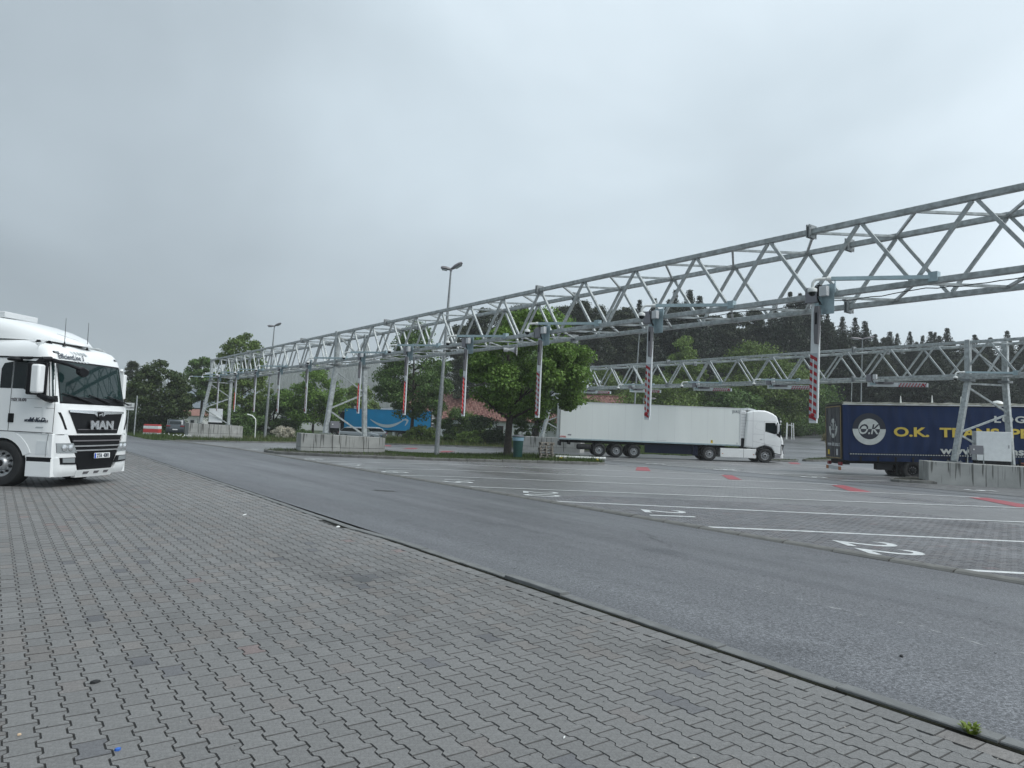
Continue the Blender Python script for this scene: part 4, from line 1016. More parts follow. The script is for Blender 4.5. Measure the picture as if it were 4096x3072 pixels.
# ------------------------------------------------------------ things on the island
t = thing('litter_bin', 'tall dark green litter bin beside the maple trunk', 'bin', (25.95, 34.75, -.08), math.radians(-36))
MB().lathe([(0, 0), (.27, 0), (.33, 1.18), (.36, 1.2), (.36, 1.26), (.32, 1.26)], (0, 0, 0), 'z', 18).build('bin_body', MT['bin_green'], t, smooth=True)
MB().lathe([(.36, 1.25), (.34, 1.32), (.1, 1.36), (0, 1.36)], (0, 0, 0), 'z', 18).build('lid', MT['grey_box'], t, smooth=True)
MB().lathe([(.345, 1.0), (.355, 1.2)], (0, 0, 0), 'z', 18).build('bag_rim', MT['bag'], t, smooth=True)
t = thing('litter_bin', 'farther green litter bin beside the left end of the half-hidden plinth', 'bin', (42.6, 56.2, -.3), 0)
MB().box((0, 0, .55), (.9, .5, 1.0)).build('bin_body', MT['bin_green'], t, bevel=.03)
MB().box((0, 0, 1.08), (.95, .55, .06)).build('lid', MT['bin_green'], t, bevel=.01)
# pallets: four stacked
def pallet(z, a, dx, lab):
    t = thing('wooden_pallet', lab, 'pallet', (27.0 + dx, 33.35, z), a, 'stacked wooden pallets')
    for i in range(5): MB().box((0, -.34 + .17 * i, .135), (1.2, .13, .030)).build('deck_board', MT['wood'], t)
    for x in (-.55, 0, .55): MB().box((x, 0, .113), (.1, .8, .02)).build('stringer_board', MT['wood'], t)
    for x in (-.55, 0, .55):
        for y in (-.35, 0, .35): MB().box((x, y, .063), (.1, .1, .078)).build('block', MT['wood'], t)
    for y in (-.35, 0, .35): MB().box((0, y, .012), (1.2, .1, .02)).build('bottom_board', MT['wood'], t)
for k, lab in enumerate(['lowest of the wooden pallets on the island', 'wooden pallet second from the bottom of the stack', 'middle wooden pallet of the stack', 'wooden pallet just above the middle of the stack', 'wooden pallet just under the topmost', 'topmost wooden pallet of the stack, weathered grey']):
    pallet(-.08 + .165 * k, math.radians(57 + rn.uniform(-5, 5)), rn.uniform(-.05, .05), lab)
t = thing('drain_pipe', 'white plastic drain pipe lying along the tip of the planted island', 'pipe', (27.5, 33.0, .06), math.radians(-36))
MB().tube([(0, 0, 0), (3.0, 0, 0)], .075, 12).build('pipe_body', MT['wpipe'], t, smooth=True)
MB().lathe([(.077, 0), (.092, .0), (.092, .12), (.077, .12)], (2.88, 0, 0), 'x', 12).build('pipe_socket', MT['wpipe'], t, smooth=True)
blob('yellow_cap', 'yellow plastic cap lying at the left end of the drain pipe', 'cap', 27.55, 32.55, -.06, (.2, .12, .1), MT['yellow'], 21)
blob('yellow_cap', 'yellow plastic cap lying at the right end of the drain pipe', 'cap', 29.15, 31.15, -.06, (.14, .1, .1), MT['yellow'], 22)
blob('rubble_chunk', 'pale broken chunk between the pallets and the pipe', 'rubble', 27.6, 32.3, -.08, (.2, .14, .16), MT['stone'], 23)
# ------------------------------------------------------------ vehicles (local: x right, y forward, z up)
def heading_rot(hx, hy): return math.atan2(-hx, hy)
def wheel(parent, x, y, r, w=.30, side=1, rim=None, style='truck', steer=0):
    """side=+1: outer face towards +x"""
    t = MB().lathe([(r * .56, 0), (r * .60, .02), (r * .78, .045), (r * .93, .03), (r, -.03), (r, -w + .03), (r * .93, -w), (r * .55, -w)], (0, 0, 0), 'x', 28)
    for k in range(4):
        pass
    wo = t.build('wheel', MT['dark'], parent, smooth=True)
    wo.location = (x, y, r - .012); wo.rotation_euler = (0, 0, 0 if side > 0 else math.pi)
    rm = MB().lathe([(r * .57, .012), (r * .54, -.015), (r * .50, -.05), (r * .30, -.07 if style == 'truck' else -.03), (r * .27, .0), (r * .2, .035), (0, .04)], (0, 0, 0), 'x', 28)
    rm.build('rim', rim or MT['silver'], wo, smooth=True)
    hb = MB()
    if style == 'truck':
        for k in range(10):
            a = 2 * math.pi * k / 10
            hb.lathe([(0, -.02), (.0, -.02), (r * .052, -.02), (r * .052, -.066)], (0, r * .40 * math.cos(a + .3), r * .40 * math.sin(a + .3)), 'x', 8)
            hb.box((-.045, r * .335 * math.cos(a), r * .335 * math.sin(a)), (.05, .035, .035), 1)
        hb.lathe([(0, .06), (r * .13, .055), (r * .15, .03)], (0, 0, 0), 'x', 12, 0)
    else:
        for k in range(5):
            a = 2 * math.pi * k / 5; c, s = math.cos(a), math.sin(a)
            hb.beam((0.0, r * .1 * c, r * .1 * s), (.0, r * .55 * c, r * .55 * s), .05, .03, up=(1, 0, 0), mi=1)
    hb.build('hub_detail', [MT['chassis'], MT['silver']], wo)
    return wo
def pillow(prof, hw, r=.12, n=3, mi=0, mb=None, inset=None):
    """side outline (y, z) extruded to both sides with a rounded shoulder of radius r"""
    mb = mb or MB(); cy = sum(p[0] for p in prof) / len(prof); cz = sum(p[1] for p in prof) / len(prof)
    N = len(prof)
    def ins(d):
        out = []
        for i in range(N):
            a, b, c = Vector(prof[i - 1]), Vector(prof[i]), Vector(prof[(i + 1) % N])
            e1, e2 = (b - a).normalized(), (c - b).normalized(); n1, n2 = Vector((e1.y, -e1.x)), Vector((e2.y, -e2.x)); nn = (n1 + n2)
            nn = nn / max(.4, nn.length_squared / 2) if nn.length > 1e-4 else n1
            out.append(b - nn * d * SGN)
        return out
    area = sum(prof[i][0] * prof[(i + 1) % N][1] - prof[(i + 1) % N][0] * prof[i][1] for i in range(N)); SGN = 1 if area > 0 else -1
    lev = []
    for k in range(n + 1):
        a = math.pi / 2 * k / n; lev.append((hw - r + r * math.sin(math.pi / 2 - a) if False else hw - r * (1 - math.cos(a)) if False else None, None))
    secs = []
    for k in range(n + 1):      # from outer face inwards
        a = math.pi / 2 * k / n; secs.append((hw - r * (1 - math.cos(a)), r * (1 - math.sin(a))))
    allsec = [(x, d) for x, d in secs] + [(-x, d) for x, d in reversed(secs)]
    o = len(mb.v)
    for x, d in allsec:
        for p in ins(d): mb.v.append((x, p.x, p.y))
    M_ = len(allsec)
    for i in range(M_ - 1):
        for k in range(N): mb.f.append((o + i * N + k, o + i * N + (k + 1) % N, o + (i + 1) * N + (k + 1) % N, o + (i + 1) * N + k)); mb.m.append(mi)
    mb.f.append(tuple(o + k for k in reversed(range(N)))); mb.f.append(tuple(o + (M_ - 1) * N + k for k in range(N))); mb.m += [mi, mi]
    return mb
def side_poly(pts, x, th=.012, mi=0, mb=None, s=1):
    mb = mb or MB(); return mb.prism(pts, lambda p: (x, p[0], p[1]), lambda p: (x + s * th, p[0], p[1]), mi)
def arc_fender(parent, x, y, r0, r1, w, a0, a1, m, name='mudguard', zc=None):
    mb = MB(); n = 14; vs = []
    for k in range(n + 1):
        a = math.radians(a0 + (a1 - a0) * k / n)
        for rr in (r0, r1):
            for dx in (0, -w): vs.append((x + dx, y + rr * math.cos(a), (zc or .5) + rr * math.sin(a)))
    fs = []
    for k in range(n):
        q = 4 * k; fs += [(q, q + 4, q + 6, q + 2), (q + 1, q + 3, q + 7, q + 5), (q + 2, q + 6, q + 7, q + 3), (q, q + 1, q + 5, q + 4)]
    fs += [(0, 2, 3, 1), (4 * n, 4 * n + 1, 4 * n + 3, 4 * n + 2)]
    return mb.add(vs, fs).build(name, m, parent)

# ===== 1. white tractor at the left, facing the camera
T1 = thing('truck_tractor', 'big white truck tractor with black grille parked at the left edge on the paving', 'truck', (1.96, 19.32, 0), heading_rot(.742, -.67))
HW = 1.27
def yf(z):
    P = [(.22, .00), (.35, .07), (.7, .10), (1.15, .10), (1.7, .06), (1.9, .03), (2.8, -.15), (3.0, -.22), (3.12, -.32), (3.21, -.52), (3.28, -1.1)]
    for (a, b), (c, d) in zip(P[:-1], P[1:]):
        if z <= c: return b + (d - b) * max(0, (z - a)) / (c - a)
    return P[-1][1]
def hwz(z):
    P = [(.2, 1.24), (.9, 1.27), (1.9, 1.27), (2.8, 1.25), (3.0, 1.215), (3.13, 1.14), (3.22, 1.02), (3.28, .82)]
    for (a, b), (c, d) in zip(P[:-1], P[1:]):
        if z <= c: return b + (d - b) * max(0, (z - a)) / (c - a)
    return P[-1][1]
def fy(x, z, off=0.0):
    hw = hwz(z); r = .22; y = yf(z) - .10 * (x / HW) ** 2
    e = abs(x) - (hw - r)
    if e > 0: y -= (r - math.sqrt(max(0, r * r - min(e, r) ** 2))) * 1.1
    return y + off
def fpatch(name, corners, m, off=.01, nx=12, nz=8, th=.03, parent=None, mats=None):
    """corners: top-left(x,z), top-right, bottom-right, bottom-left seen from inside (x runs + to -)"""
    mb = MB(); tl, tr, br, bl = [Vector(c) for c in corners]
    for lay in (off, off - th):
        for j in range(nz + 1):
            for i in range(nx + 1):
                p = tl.lerp(tr, i / nx).lerp(bl.lerp(br, i / nx), j / nz); mb.v.append((p.x, fy(p.x, p.y) + lay, p.y))
    W_ = nx + 1; N2 = W_ * (nz + 1)
    for j in range(nz):
        for i in range(nx): a = j * W_ + i; mb.f.append((a, a + 1, a + W_ + 1, a + W_)); mb.m.append(0)
    edge = [i for i in range(W_)] + [j * W_ + nx for j in range(1, nz + 1)] + [nz * W_ + i for i in range(nx - 1, -1, -1)] + [j * W_ for j in range(nz - 1, 0, -1)]
    for a, b in zip(edge, edge[1:] + edge[:1]): mb.f.append((b, a, a + N2, b + N2)); mb.m.append(0)
    return mb.build(name, m, parent or T1, smooth=True)
# cab shell
mb = MB(); zs = [1.18, 1.3, 1.5, 1.7, 1.86, 1.9, 2.1, 2.35, 2.6, 2.78, 2.85, 2.95, 3.05, 3.12, 3.18, 3.23, 3.26, 3.28]
rings = []
xs_ = [HW * t for t in (-1, -.985, -.96, -.92, -.87, -.8, -.6, -.3, 0, .3, .6, .8, .87, .92, .96, .985, 1)]
for z in zs:
    hw = hwz(z); k = hw / HW; ring = [(x * k, fy(x * k, z), z) for x in xs_]
    yb = -2.25 + (.0 if z < 3.0 else (z - 3.0) * .6)
    ring += [(hw, -.6, z), (hw, -1.2, z), (hw, yb + .1, z), (hw - .1, yb, z), (-hw + .1, yb, z), (-hw, yb + .1, z), (-hw, -1.2, z), (-hw, -.6, z)]
    rings.append(ring)
n = len(rings[0])
mb.v = [v for r in rings for v in r]
for j in range(len(rings) - 1):
    for k in range(n): mb.f.append((j * n + k, j * n + (k + 1) % n, (j + 1) * n + (k + 1) % n, (j + 1) * n + k)); mb.m.append(0)
mb.f.append(tuple(range(n))[::-1]); mb.f.append(tuple((len(rings) - 1) * n + k for k in range(n))); mb.m += [0, 0]
cabs = mb.build('cab', MT['white'], T1, smooth=True)
# windscreen
fpatch('windscreen_frame', [(1.19, 2.83), (-1.19, 2.83), (-1.24, 1.86), (1.24, 1.86)], MT['black'], .006, 16, 10)
wsc = fpatch('windscreen', [(1.16, 2.79), (-1.16, 2.79), (-1.215, 1.90), (1.215, 1.90)], MT['wglass'], .012, 16, 10, .004)
fpatch('scuttle', [(1.19, 2.02), (-1.19, 2.02), (-1.19, 1.885), (1.19, 1.885)], MT['black'], .018, 14, 2, .01)
for x0, x1, z1 in ((1.06, .30, 2.0), (.30, -.35, 2.0), (-.35, -1.0, 1.99)):
    MB().tube([(x0, fy(x0, 2.06) + .05, 2.08), (x1, fy(x1, 1.94) + .05, 1.95)], .014, 6).tube([((x0 + x1) / 2 + .05, fy(0, 2.02) + .04, 2.02), (x1 - .1, fy(0, 1.92) + .05, 1.90)], .018, 6).build('wiper', MT['black'], T1)
# things behind the glass, seen through it as pale shapes
# front panel and grille
fpatch('front_panel', [(1.20, 1.84), (-1.20, 1.84), (-1.02, 1.16), (1.02, 1.16)], MT['white'], .03, 14, 8, .06)
fpatch('upper_grille', [(.92, 1.71), (-.92, 1.71), (-.68, 1.20), (.68, 1.20)], MT['black'], .045, 12, 6, .03)
for x0, x1, z0, z1, zc0 in ((.93, 0, 1.715, 1.665, 1.665), (-.93, 0, 1.715, 1.665, 1.665)):
    sgn = 1 if x0 > 0 else -1
    mbc = MB(); N_ = 10
    for lay in (.075, .045):
        for i in range(N_ + 1):
            x = x0 * (1 - i / N_); s_ = i / N_
            zt = 1.725; zb = 1.675 - .035 * s_ - (.06 if i > 8 else 0)
            mbc.v += [(x, fy(x, zt) + lay, zt), (x, fy(x, zb) + lay, zb)]
    for i in range(N_):
        a = 2 * i; q = 2 * (N_ + 1)
        mbc.f += [(a, a + 2, a + 3, a + 1) if sgn > 0 else (a, a + 1, a + 3, a + 2), (a, a + q, a + q + 2, a + 2), (a + 1, a + 3, a + q + 3, a + q + 1)]; mbc.m += [0, 0, 0]
    mbc.build('chrome_bar', MT['chrome'], T1)
MB().prism([(-.10, 1.70), (.10, 1.70), (.085, 1.57), (0, 1.53), (-.085, 1.57)], lambda p: (p[0], .125, p[1]), lambda p: (p[0], .155, p[1])).build('badge', MT['black'], T1, bevel=.004, seg=1)
MB().prism([(-.06, 1.60), (-.045, 1.60), (-.035, 1.63), (.02, 1.635), (.028, 1.60), (.045, 1.60), (.05, 1.65), (.07, 1.665), (.065, 1.68), (.035, 1.675), (.0, 1.655), (-.05, 1.65), (-.07, 1.63)], lambda p: (-p[0], .152, p[1]), lambda p: (-p[0], .162, p[1])).build('lion_emblem', MT['chrome'], T1)
FM = lambda x, z, off: frame_mat((x, fy(x, z) + off, z), (-1, 0, 0), (0, .0, 1))
text_mesh('MAN', 'maker_letters', .26, MT['chrome'], T1, FM(-.03, 1.385, .10), xs=1.38, bold=.012, ext=.012)
# slots in the upper grille
for z in (1.28,): fpatch('grille_slot', [(.68, z + .015), (-.68, z + .015), (-.66, z), (.66, z)], MT['grey_mid'], .052, 8, 1, .01)
# lower grille
fpatch('lower_grille', [(.86, 1.13), (-.86, 1.13), (-.56, .37), (.56, .37)], MT['black'], .045, 12, 6, .05)
for z in (1.02, .90, .80): 
    w = .56 + (.30) * (z - .37) / .76
    fpatch('grille_blade', [(w, z + .028), (-w, z + .028), (-w + .01, z), (w - .01, z)], MT['grey_mid'] if z > .99 else MT['silver'] if z < .95 else MT['grey_mid'], .075, 10, 1, .03)
# bumper corners
for s in (1, -1):
    fpatch('bumper_corner', [(s * 1.26, 1.16), (s * .95, 1.16), (s * .60, .50), (s * 1.26, .50)] if s > 0 else [(s * .95, 1.16), (s * 1.26, 1.16), (s * 1.26, .50), (s * .60, .50)], MT['white'], .05, 8, 8, .10)
    fpatch('bumper_lower', [(s * 1.26, .66), (s * .74, .66), (s * .58, .24), (s * 1.24, .24)] if s > 0 else [(s * .74, .66), (s * 1.26, .66), (s * 1.24, .24), (s * .58, .24)], MT['white'], .075, 8, 6, .12)
    hl = fpatch('headlight', [(s * 1.19, .985), (s * .80, .985), (s * .68, .765), (s * 1.17, .775)] if s > 0 else [(s * .80, .985), (s * 1.19, .985), (s * 1.17, .775), (s * .68, .765)], MT['grey_mid'], .062, 8, 4, .03)
    for xx in (.86, 1.03):
        q = MB().lathe([(.075, 0), (.07, .018), (.04, .03), (0, .034)], (s * xx, fy(s * xx, .88) + .06, .88), 'y', 16).build('lamp_lens', MT['chrome'], hl, smooth=True)
    hg = fpatch('headlight_glass', [(s * 1.19, .985), (s * .80, .985), (s * .68, .765), (s * 1.17, .775)] if s > 0 else [(s * .80, .985), (s * 1.19, .985), (s * 1.17, .775), (s * .68, .765)], MT['headlamp'], .066, 8, 4, .006)
    fpatch('fog_light_recess', [(s * 1.13, .665), (s * .68, .665), (s * .58, .50), (s * 1.10, .52)] if s > 0 else [(s * .68, .665), (s * 1.13, .665), (s * 1.10, .52), (s * .58, .50)], MT['black'], .088, 6, 3, .03)
    fpatch('fog_light', [(s * 1.08, .655), (s * .76, .655), (s * .74, .545), (s * 1.06, .555)] if s > 0 else [(s * .76, .655), (s * 1.08, .655), (s * 1.06, .555), (s * .74, .545)], MT['headlamp'], .096, 6, 3, .02)
    # corner deflector with dark slot
    fpatch('corner_deflector', [(s * 1.275, 1.84), (s * 1.10, 1.84), (s * .93, 1.19), (s * 1.275, 1.17)] if s > 0 else [(s * 1.10, 1.84), (s * 1.275, 1.84), (s * 1.275, 1.17), (s * .93, 1.19)], MT['white'], .045, 6, 8, .07)
    fpatch('air_slot', [(s * 1.17, 1.66), (s * 1.125, 1.66), (s * .97, 1.28), (s * 1.03, 1.29)] if s > 0 else [(s * 1.125, 1.66), (s * 1.17, 1.66), (s * 1.03, 1.29), (s * .97, 1.28)], MT['black'], .052, 3, 6, .02)
fpatch('step_panel', [(.66, .37), (-.66, .37), (-.60, .20), (.60, .20)], MT['white'], .085, 8, 3, .1)
for x in (.34, 0, -.34): fpatch('step_slot', [(x + .09, .33), (x - .09, .33), (x - .07, .27), (x + .07, .27)], MT['grey_mid'], .090, 3, 1, .01)
fpatch('shadow_gap', [(1.2, 1.20), (-1.2, 1.20), (-1.1, 1.12), (1.1, 1.12)], MT['black'], .0, 10, 1, .05)
MB().box((-.08, .195, .685), (.54, .02, .125)).build('number_plate', MT['plate'], T1, bevel=.006, seg=1)
MB().box((.165, .207, .685), (.045, .006, .115)).build('plate_band', MT['plate_blue'], T1)
text_mesh('2TA  4301', 'plate_letters', .125, MT['print_dark'], T1, frame_mat((-.10, .207, .683), (-1, 0, 0), (0, 0, 1)), xs=.78, bold=.004)
# header panel lettering, chevrons and marker lamps
def hdr(x, z, off=.004):
    d = (Vector((x, fy(x, z + .05), z + .05)) - Vector((x, fy(x, z - .05), z - .05))).normalized(); return frame_mat((x, fy(x, z) + off, z), (-1, -.10, 0), tuple(d))
o = text_mesh('EfficientLine 3', 'header_lettering', .165, MT['print_dark'], T1, frame_mat((.64, 0, 2.915), (-1, 0, 0), (0, 0, 1)), xs=.80, bold=.003, ext=.0)
import bmesh
bm = bmesh.new(); bm.from_mesh(o.data)
for k in range(-10, 34): bmesh.ops.bisect_plane(bm, geom=bm.verts[:] + bm.edges[:] + bm.faces[:], plane_co=(.03 * k, 0, 0), plane_no=(1, 0, 0))
bm.to_mesh(o.data); bm.free()
for v in o.data.vertices: v.co.y = fy(v.co.x, v.co.z) + .016
def header_pt(x, z, off): return (x, fy(x, z) + off, z)
mbv = MB()
for k in range(5):
    x = .62 - .095 * k; w = .02 + .013 * k
    for sg, (za, zb_) in ((1, (3.06, 2.995)), (-1, (2.85, 2.815))):
        pts = [(x, za), (x - w, za), (x - w - .06, zb_), (x - .06, zb_)] if sg > 0 else [(x - .05, za), (x - w - .05, za), (x - w - .0, zb_), (x - .0, zb_)]
        mbv.add([header_pt(px, pz, .010) for px, pz in pts] , [(0, 1, 2, 3)])
mbv.build('chevron_print', MT['grey_print'], T1)
for x in (1.02, -.97): 
    q = fpatch('marker_lamp', [(x + .06, 3.02), (x - .06, 3.02), (x - .06, 2.98), (x + .06, 2.98)], MT['black'], .012, 3, 1, .01)
    fpatch('marker_lens', [(x + .045, 3.01), (x - .045, 3.01), (x - .045, 2.99), (x + .045, 2.99)], MT['headlamp'], .018, 3, 1, .008)
# side: windows, door joints, letters
S_ = 1.262
def sidex(z): return hwz(z)
def side_patch(name, pts, m, off=.004, parent=T1):
    """polygon in (y, z) lying on the right flank"""
    mb = MB(); n = len(pts)
    vs = [(sidex(z) + off, y, z) for y, z in pts] + [(sidex(z) + off - .02, y, z) for y, z in pts]
    mb.add(vs, [tuple(range(n))] + [(i, n + i, n + (i + 1) % n, (i + 1) % n) for i in range(n)]); return mb.build(name, m, parent)
def side_line(name, pts, r=.006, off=.001):
    MB().tube([(sidex(z) + off, y, z) for y, z in pts], r, 5).build(name, MT['chassis'], T1)
side_patch('side_window', [(-.28, 2.77), (-1.06, 2.77), (-1.06, 2.15), (-.80, 2.15), (-.62, 2.06), (-.30, 1.99), (-.27, 2.3)], MT['glass'])
side_patch('rear_side_window', [(-1.09, 2.74), (-1.30, 2.70), (-1.36, 2.58), (-1.36, 2.15), (-1.09, 2.15)], MT['glass'])
side_patch('rain_gutter', [(-.34, 2.86), (-2.0, 2.86), (-2.0, 2.825), (-.34, 2.825)], MT['black'], .012)
side_line('door_seam', [(-.08, 2.8), (-.05, 2.3), (-.02, 1.8), (-.03, 1.22)]); side_line('door_seam', [(-1.075, 2.8), (-1.075, 1.9), (-1.08, 1.22)]); side_line('door_seam', [(-.02, 1.20), (-2.0, 1.22)], .009)
side_line('body_crease', [(-.05, 1.93), (-1.0, 1.94)], .004, -.002); side_line('body_crease', [(-.03, 1.74), (-.5, 1.75)], .004, -.002)
MB().box((S_ + .015, -1.03, 1.5), (.03, .13, .2)).build('door_handle', MT['black'], T1, bevel=.012)
SMt = lambda y, z, off=.006: frame_mat((sidex(z) + off, y, z), (0, 1, 0), (0, 0, 1))
text_mesh('TGX 18.470', 'model_letters', .085, MT['grey_mid'], T1, SMt(-.88, 2.0 - .10), xs=.85, bold=.003)
text_mesh('M K D', 'company_letters', .14, MT['print_dark'], T1, SMt(-.42, 1.475), xs=1.0, bold=.003, shear=.35)
text_mesh('NORBERT VARCHOLA', 'company_letters', .075, MT['print_dark'], T1, SMt(-.43, 1.455, .009), xs=.74, bold=.002, shear=.35)
side_patch('grey_sticker', [(-.24, 1.33), (-.42, 1.33), (-.44, 1.30), (-.26, 1.30)], MT['grey_print'], .006)
# lower flank: step box and wheel arch
stp = MB(); vs = [( -.02, 1.18), (-.02, .24), (-.62, .24), (-.62, .62), (-.66, .72), (-.74, .90), (-.86, 1.04), (-1.0, 1.13), (-1.04, 1.18)]
stp.prism(vs, lambda p: (1.262, p[0], p[1]), lambda p: (.85, p[0], p[1])); stp.build('step_housing', MT['white'], T1, bevel=.012)
side_line('step_seam', [(-.02, .66), (-.60, .66)], .010); side_line('step_seam', [(-.12, 1.18), (-.15, .9), (-.16, .68)], .004)
side_patch('step_opening', [(-.03, .66), (-.60, .66), (-.60, .56), (-.03, .56)], MT['chassis'], .006)
side_patch('step_cover', [(-.12, .47), (-.27, .47), (-.27, .32), (-.12, .32)], MT['white'], .012); side_patch('scuff', [(-.12, 1.02), (-.38, 1.02), (-.40, .72), (-.10, .74)], MT['white_arm'], .003)
arc_fender(T1, 1.272, -1.21, .56, .74, .42, 20, 175, MT['white'], 'wheel_arch', .5)
arc_fender(T1, -.85, -1.21, .56, .74, .42, 5, 175, MT['white'], 'wheel_arch', .5)
MB().prism([(-.6, .3), (-.6, 1.2), (-2.2, 1.2), (-2.2, .75), (-1.8, .75), (-1.75, 1.1), (-.72, 1.1), (-.68, .3)], lambda p: (-.85, p[0], p[1]), lambda p: (.85, p[0], p[1])).build('under_body', MT['chassis'], T1)
MB().box((-1.05, -.32, .7), (.42, .6, .95)).build('step_housing', MT['white'], T1, bevel=.02)
MB().box((0, -2.75, .62), (.8, 5.0, .28)).box((0, -.35, .45), (1.6, .6, .35)).build('chassis', MT['chassis'], T1)
for sx in (1, -1):
    wheel(T1, sx * 1.235, -1.21, .515, .33, sx, steer=0); wheel(T1, sx * 1.235, -4.85, .515, .55, sx)
    MB().box((sx * .8, -3.0, .65), (.7, 1.2, .6)).build('fuel_tank', MT['silver'], T1, bevel=.08)
# mirrors on the near side
MB().box((1.44, -.36, 2.37), (.20, .26, .63)).build('mirror_cover', MT['white'], T1, bevel=.045, seg=3)
MB().box((1.42, -.46, 2.37), (.26, .12, .70)).build('mirror_frame', MT['black'], T1, bevel=.03)
MB().box((1.31, -.28, 2.36), (.06, .12, .74)).build('mirror_frame', MT['black'], T1, bevel=.02)
MB().tube([(1.24, -.12, 1.93), (1.40, -.12, 1.95), (1.44, -.30, 2.02)], [.075, .07, .04], 8).build('mirror_arm', MT['black'], T1, smooth=True)
MB().tube([(1.2, -.25, 2.82), (1.40, -.28, 2.80), (1.44, -.36, 2.72)], [.06, .06, .05], 8).build('mirror_arm', MT['black'], T1, smooth=True)
MB().tube([(1.18, -.22, 2.80), (1.12, .10, 2.72), (.98, .30, 2.63)], [.05, .035, .035], 8).build('mirror_arm', MT['black'], T1, smooth=True)
MB().prism([(-.17, .08), (.0, .11), (.17, .05), (.19, -.02), (.10, -.10), (0, -.13), (-.15, -.07)], lambda p: (.86 - p[0], .30, 2.58 + p[1]), lambda p: (.86 - p[0], .20, 2.60 + p[1])).build('front_mirror', MT['black'], T1, bevel=.03)
MB().lathe([(0, -.04), (.13, -.03), (.15, 0), (.11, .05), (0, .07)], (1.38, -.95, 2.78), 'z', 14).tube([(1.2, -.6, 2.84), (1.38, -.9, 2.82)], .03, 8).build('kerb_mirror', MT['black'], T1, smooth=True)
MB().box((-1.36, -.34, 2.36), (.12, .20, .62)).tube([(-1.2, -.25, 2.78), (-1.36, -.32, 2.7)], .04, 8).build('mirror_cover', MT['white'], T1, bevel=.045, seg=3)
# roof fairing
fr = MB(); prof = [(-.30, 3.24, .15), (-.75, 3.45, .62), (-1.2, 3.61, .85), (-1.7, 3.74, .98), (-2.4, 3.84, 1.06), (-2.9, 3.86, 1.08)]
rings = []
for y, zt, w in prof:
    zb = 3.22 + (.0 if y > -.6 else .06)
    if y < -2: zb = 3.36
    r = min(.3, (zt - zb) * .8, w * .6)
    ring = [(w, y, zb)] + [(w - r * (1 - math.cos(a)), y, zt - r * (1 - math.sin(a)) - .06 * 0) for a in (0, .4, .8, 1.2, math.pi / 2)] + [(0, y + .0, zt + .025)]
    ring += [(-a, b, c) for a, b, c in reversed(ring[:-1])]
    rings.append(ring)
n = len(rings[0]); fr.v = [v for r in rings for v in r]
for j in range(len(rings) - 1):
    for k in range(n - 1): fr.f.append((j * n + k, j * n + k + 1, (j + 1) * n + k + 1, (j + 1) * n + k)); fr.m.append(0)
fr.f.append(tuple(range(n))); fr.f.append(tuple(reversed(range((len(rings) - 1) * n, len(rings) * n)))); fr.m += [0, 0]
fr.build('roof_fairing', MT['white'], T1, smooth=True)
MB().box((.1, -2.75, 3.88), (1.0, 1.55, .14)).build('roof_sign', MT['grey_lt'], T1, bevel=.02)
MB().box((0, -2.2, 3.31), (1.7, 1.3, .10)).build('fairing_mount', MT['white'], T1)
MB().beam((.42, -.78, 3.47), (.02, -.50, 3.34), .02, .03).build('fairing_slot', MT['grey_lt'], T1)
for x, y, H_, r in ((.62, -.42, .62, .045), (-.10, -.40, .62, .03)):
    a = MB().lathe([(r, 0), (r * .5, .05), (.012, .10)], (x, y, fy(0, 3) * 0 + 3.17 if x > 0 else 3.16), 'z', 10); a.tube([(x, y, 3.24), (x + .01, y, 3.2 + H_)], [.008, .004], 6); a.build('antenna', MT['black'], T1)
for x, y in ((1.0, -.75), (.85, -.62)): MB().box((x, y, 3.22), (.06, .16, .09), taper=.4).build('roof_fin', MT['black'], T1)
# cab interior hints behind the glass are left to the reflections

# ===== 2. white articulated truck with a refrigerated box
T2 = thing('articulated_truck', 'white articulated truck with a long refrigerated trailer parked across the bays', 'truck', (48.30, 31.72, -.185), heading_rot(.808, -.589))
def trailer_box(parent, y0, y1, z0, z1, w, m, name='box_body', bev=.03): return MB().box((0, (y0 + y1) / 2, (z0 + z1) / 2), (w, y1 - y0, z1 - z0)).build(name, m, parent, bevel=bev)
trailer_box(T2, -16.75, -3.22, 1.20, 3.98, 2.52, MT['white_dirty'])
MB().box((1.265, -10.0, 1.21), (.03, 13.5, .10)).build('side_rail', MT['zinc_new'], T2); MB().box((1.262, -10.0, 3.95), (.03, 13.5, .07)).build('top_rail', MT['grey_lt'], T2)
MB().box((1.262, -16.70, 2.6), (.04, .09, 2.75)).build('rear_post', MT['galv_dull'], T2); MB().box((1.262, -3.27, 2.6), (.04, .09, 2.75)).build('front_post', MT['grey_lt'], T2)
for k in range(1, 11): MB().box((1.261, -16.75 + k * 1.228, 2.58), (.004, .010, 2.66)).build('panel_joint', MT['grey_lt'], T2)
trailer_box(T2, -3.22, -2.80, 1.75, 3.82, 2.2, MT['grey_lt'], 'cooling_unit', .06)
for k in range(8): MB().box((1.105, -3.0, 2.0 + k * .22), (.02, .38, .012)).build('unit_louvre', MT['grey_mid'], T2)
MB().box((.95, -3.0, 1.35), (.3, .42, .75)).build('unit_motor_box', MT['chassis'], T2)
MB().box((0, -10.4, 1.05), (1.1, 12.4, .22)).box((0, -16.6, .85), (2.4, .12, .3)).box((0, -15.9, .95), (2.3, .1, .3)).build('trailer_chassis', MT['chassis'], T2)
MB().box((1.05, -14.85, .68), (.45, 1.1, .42)).build('spare_wheel_box', MT['dark'], T2, bevel=.15, seg=3)
MB().box((1.0, -8.5, .72), (.12, 3.6, .62)).box((1.0, -6.55, .7), (.3, .35, .75)).build('side_skirt', MT['navy_line'], T2)
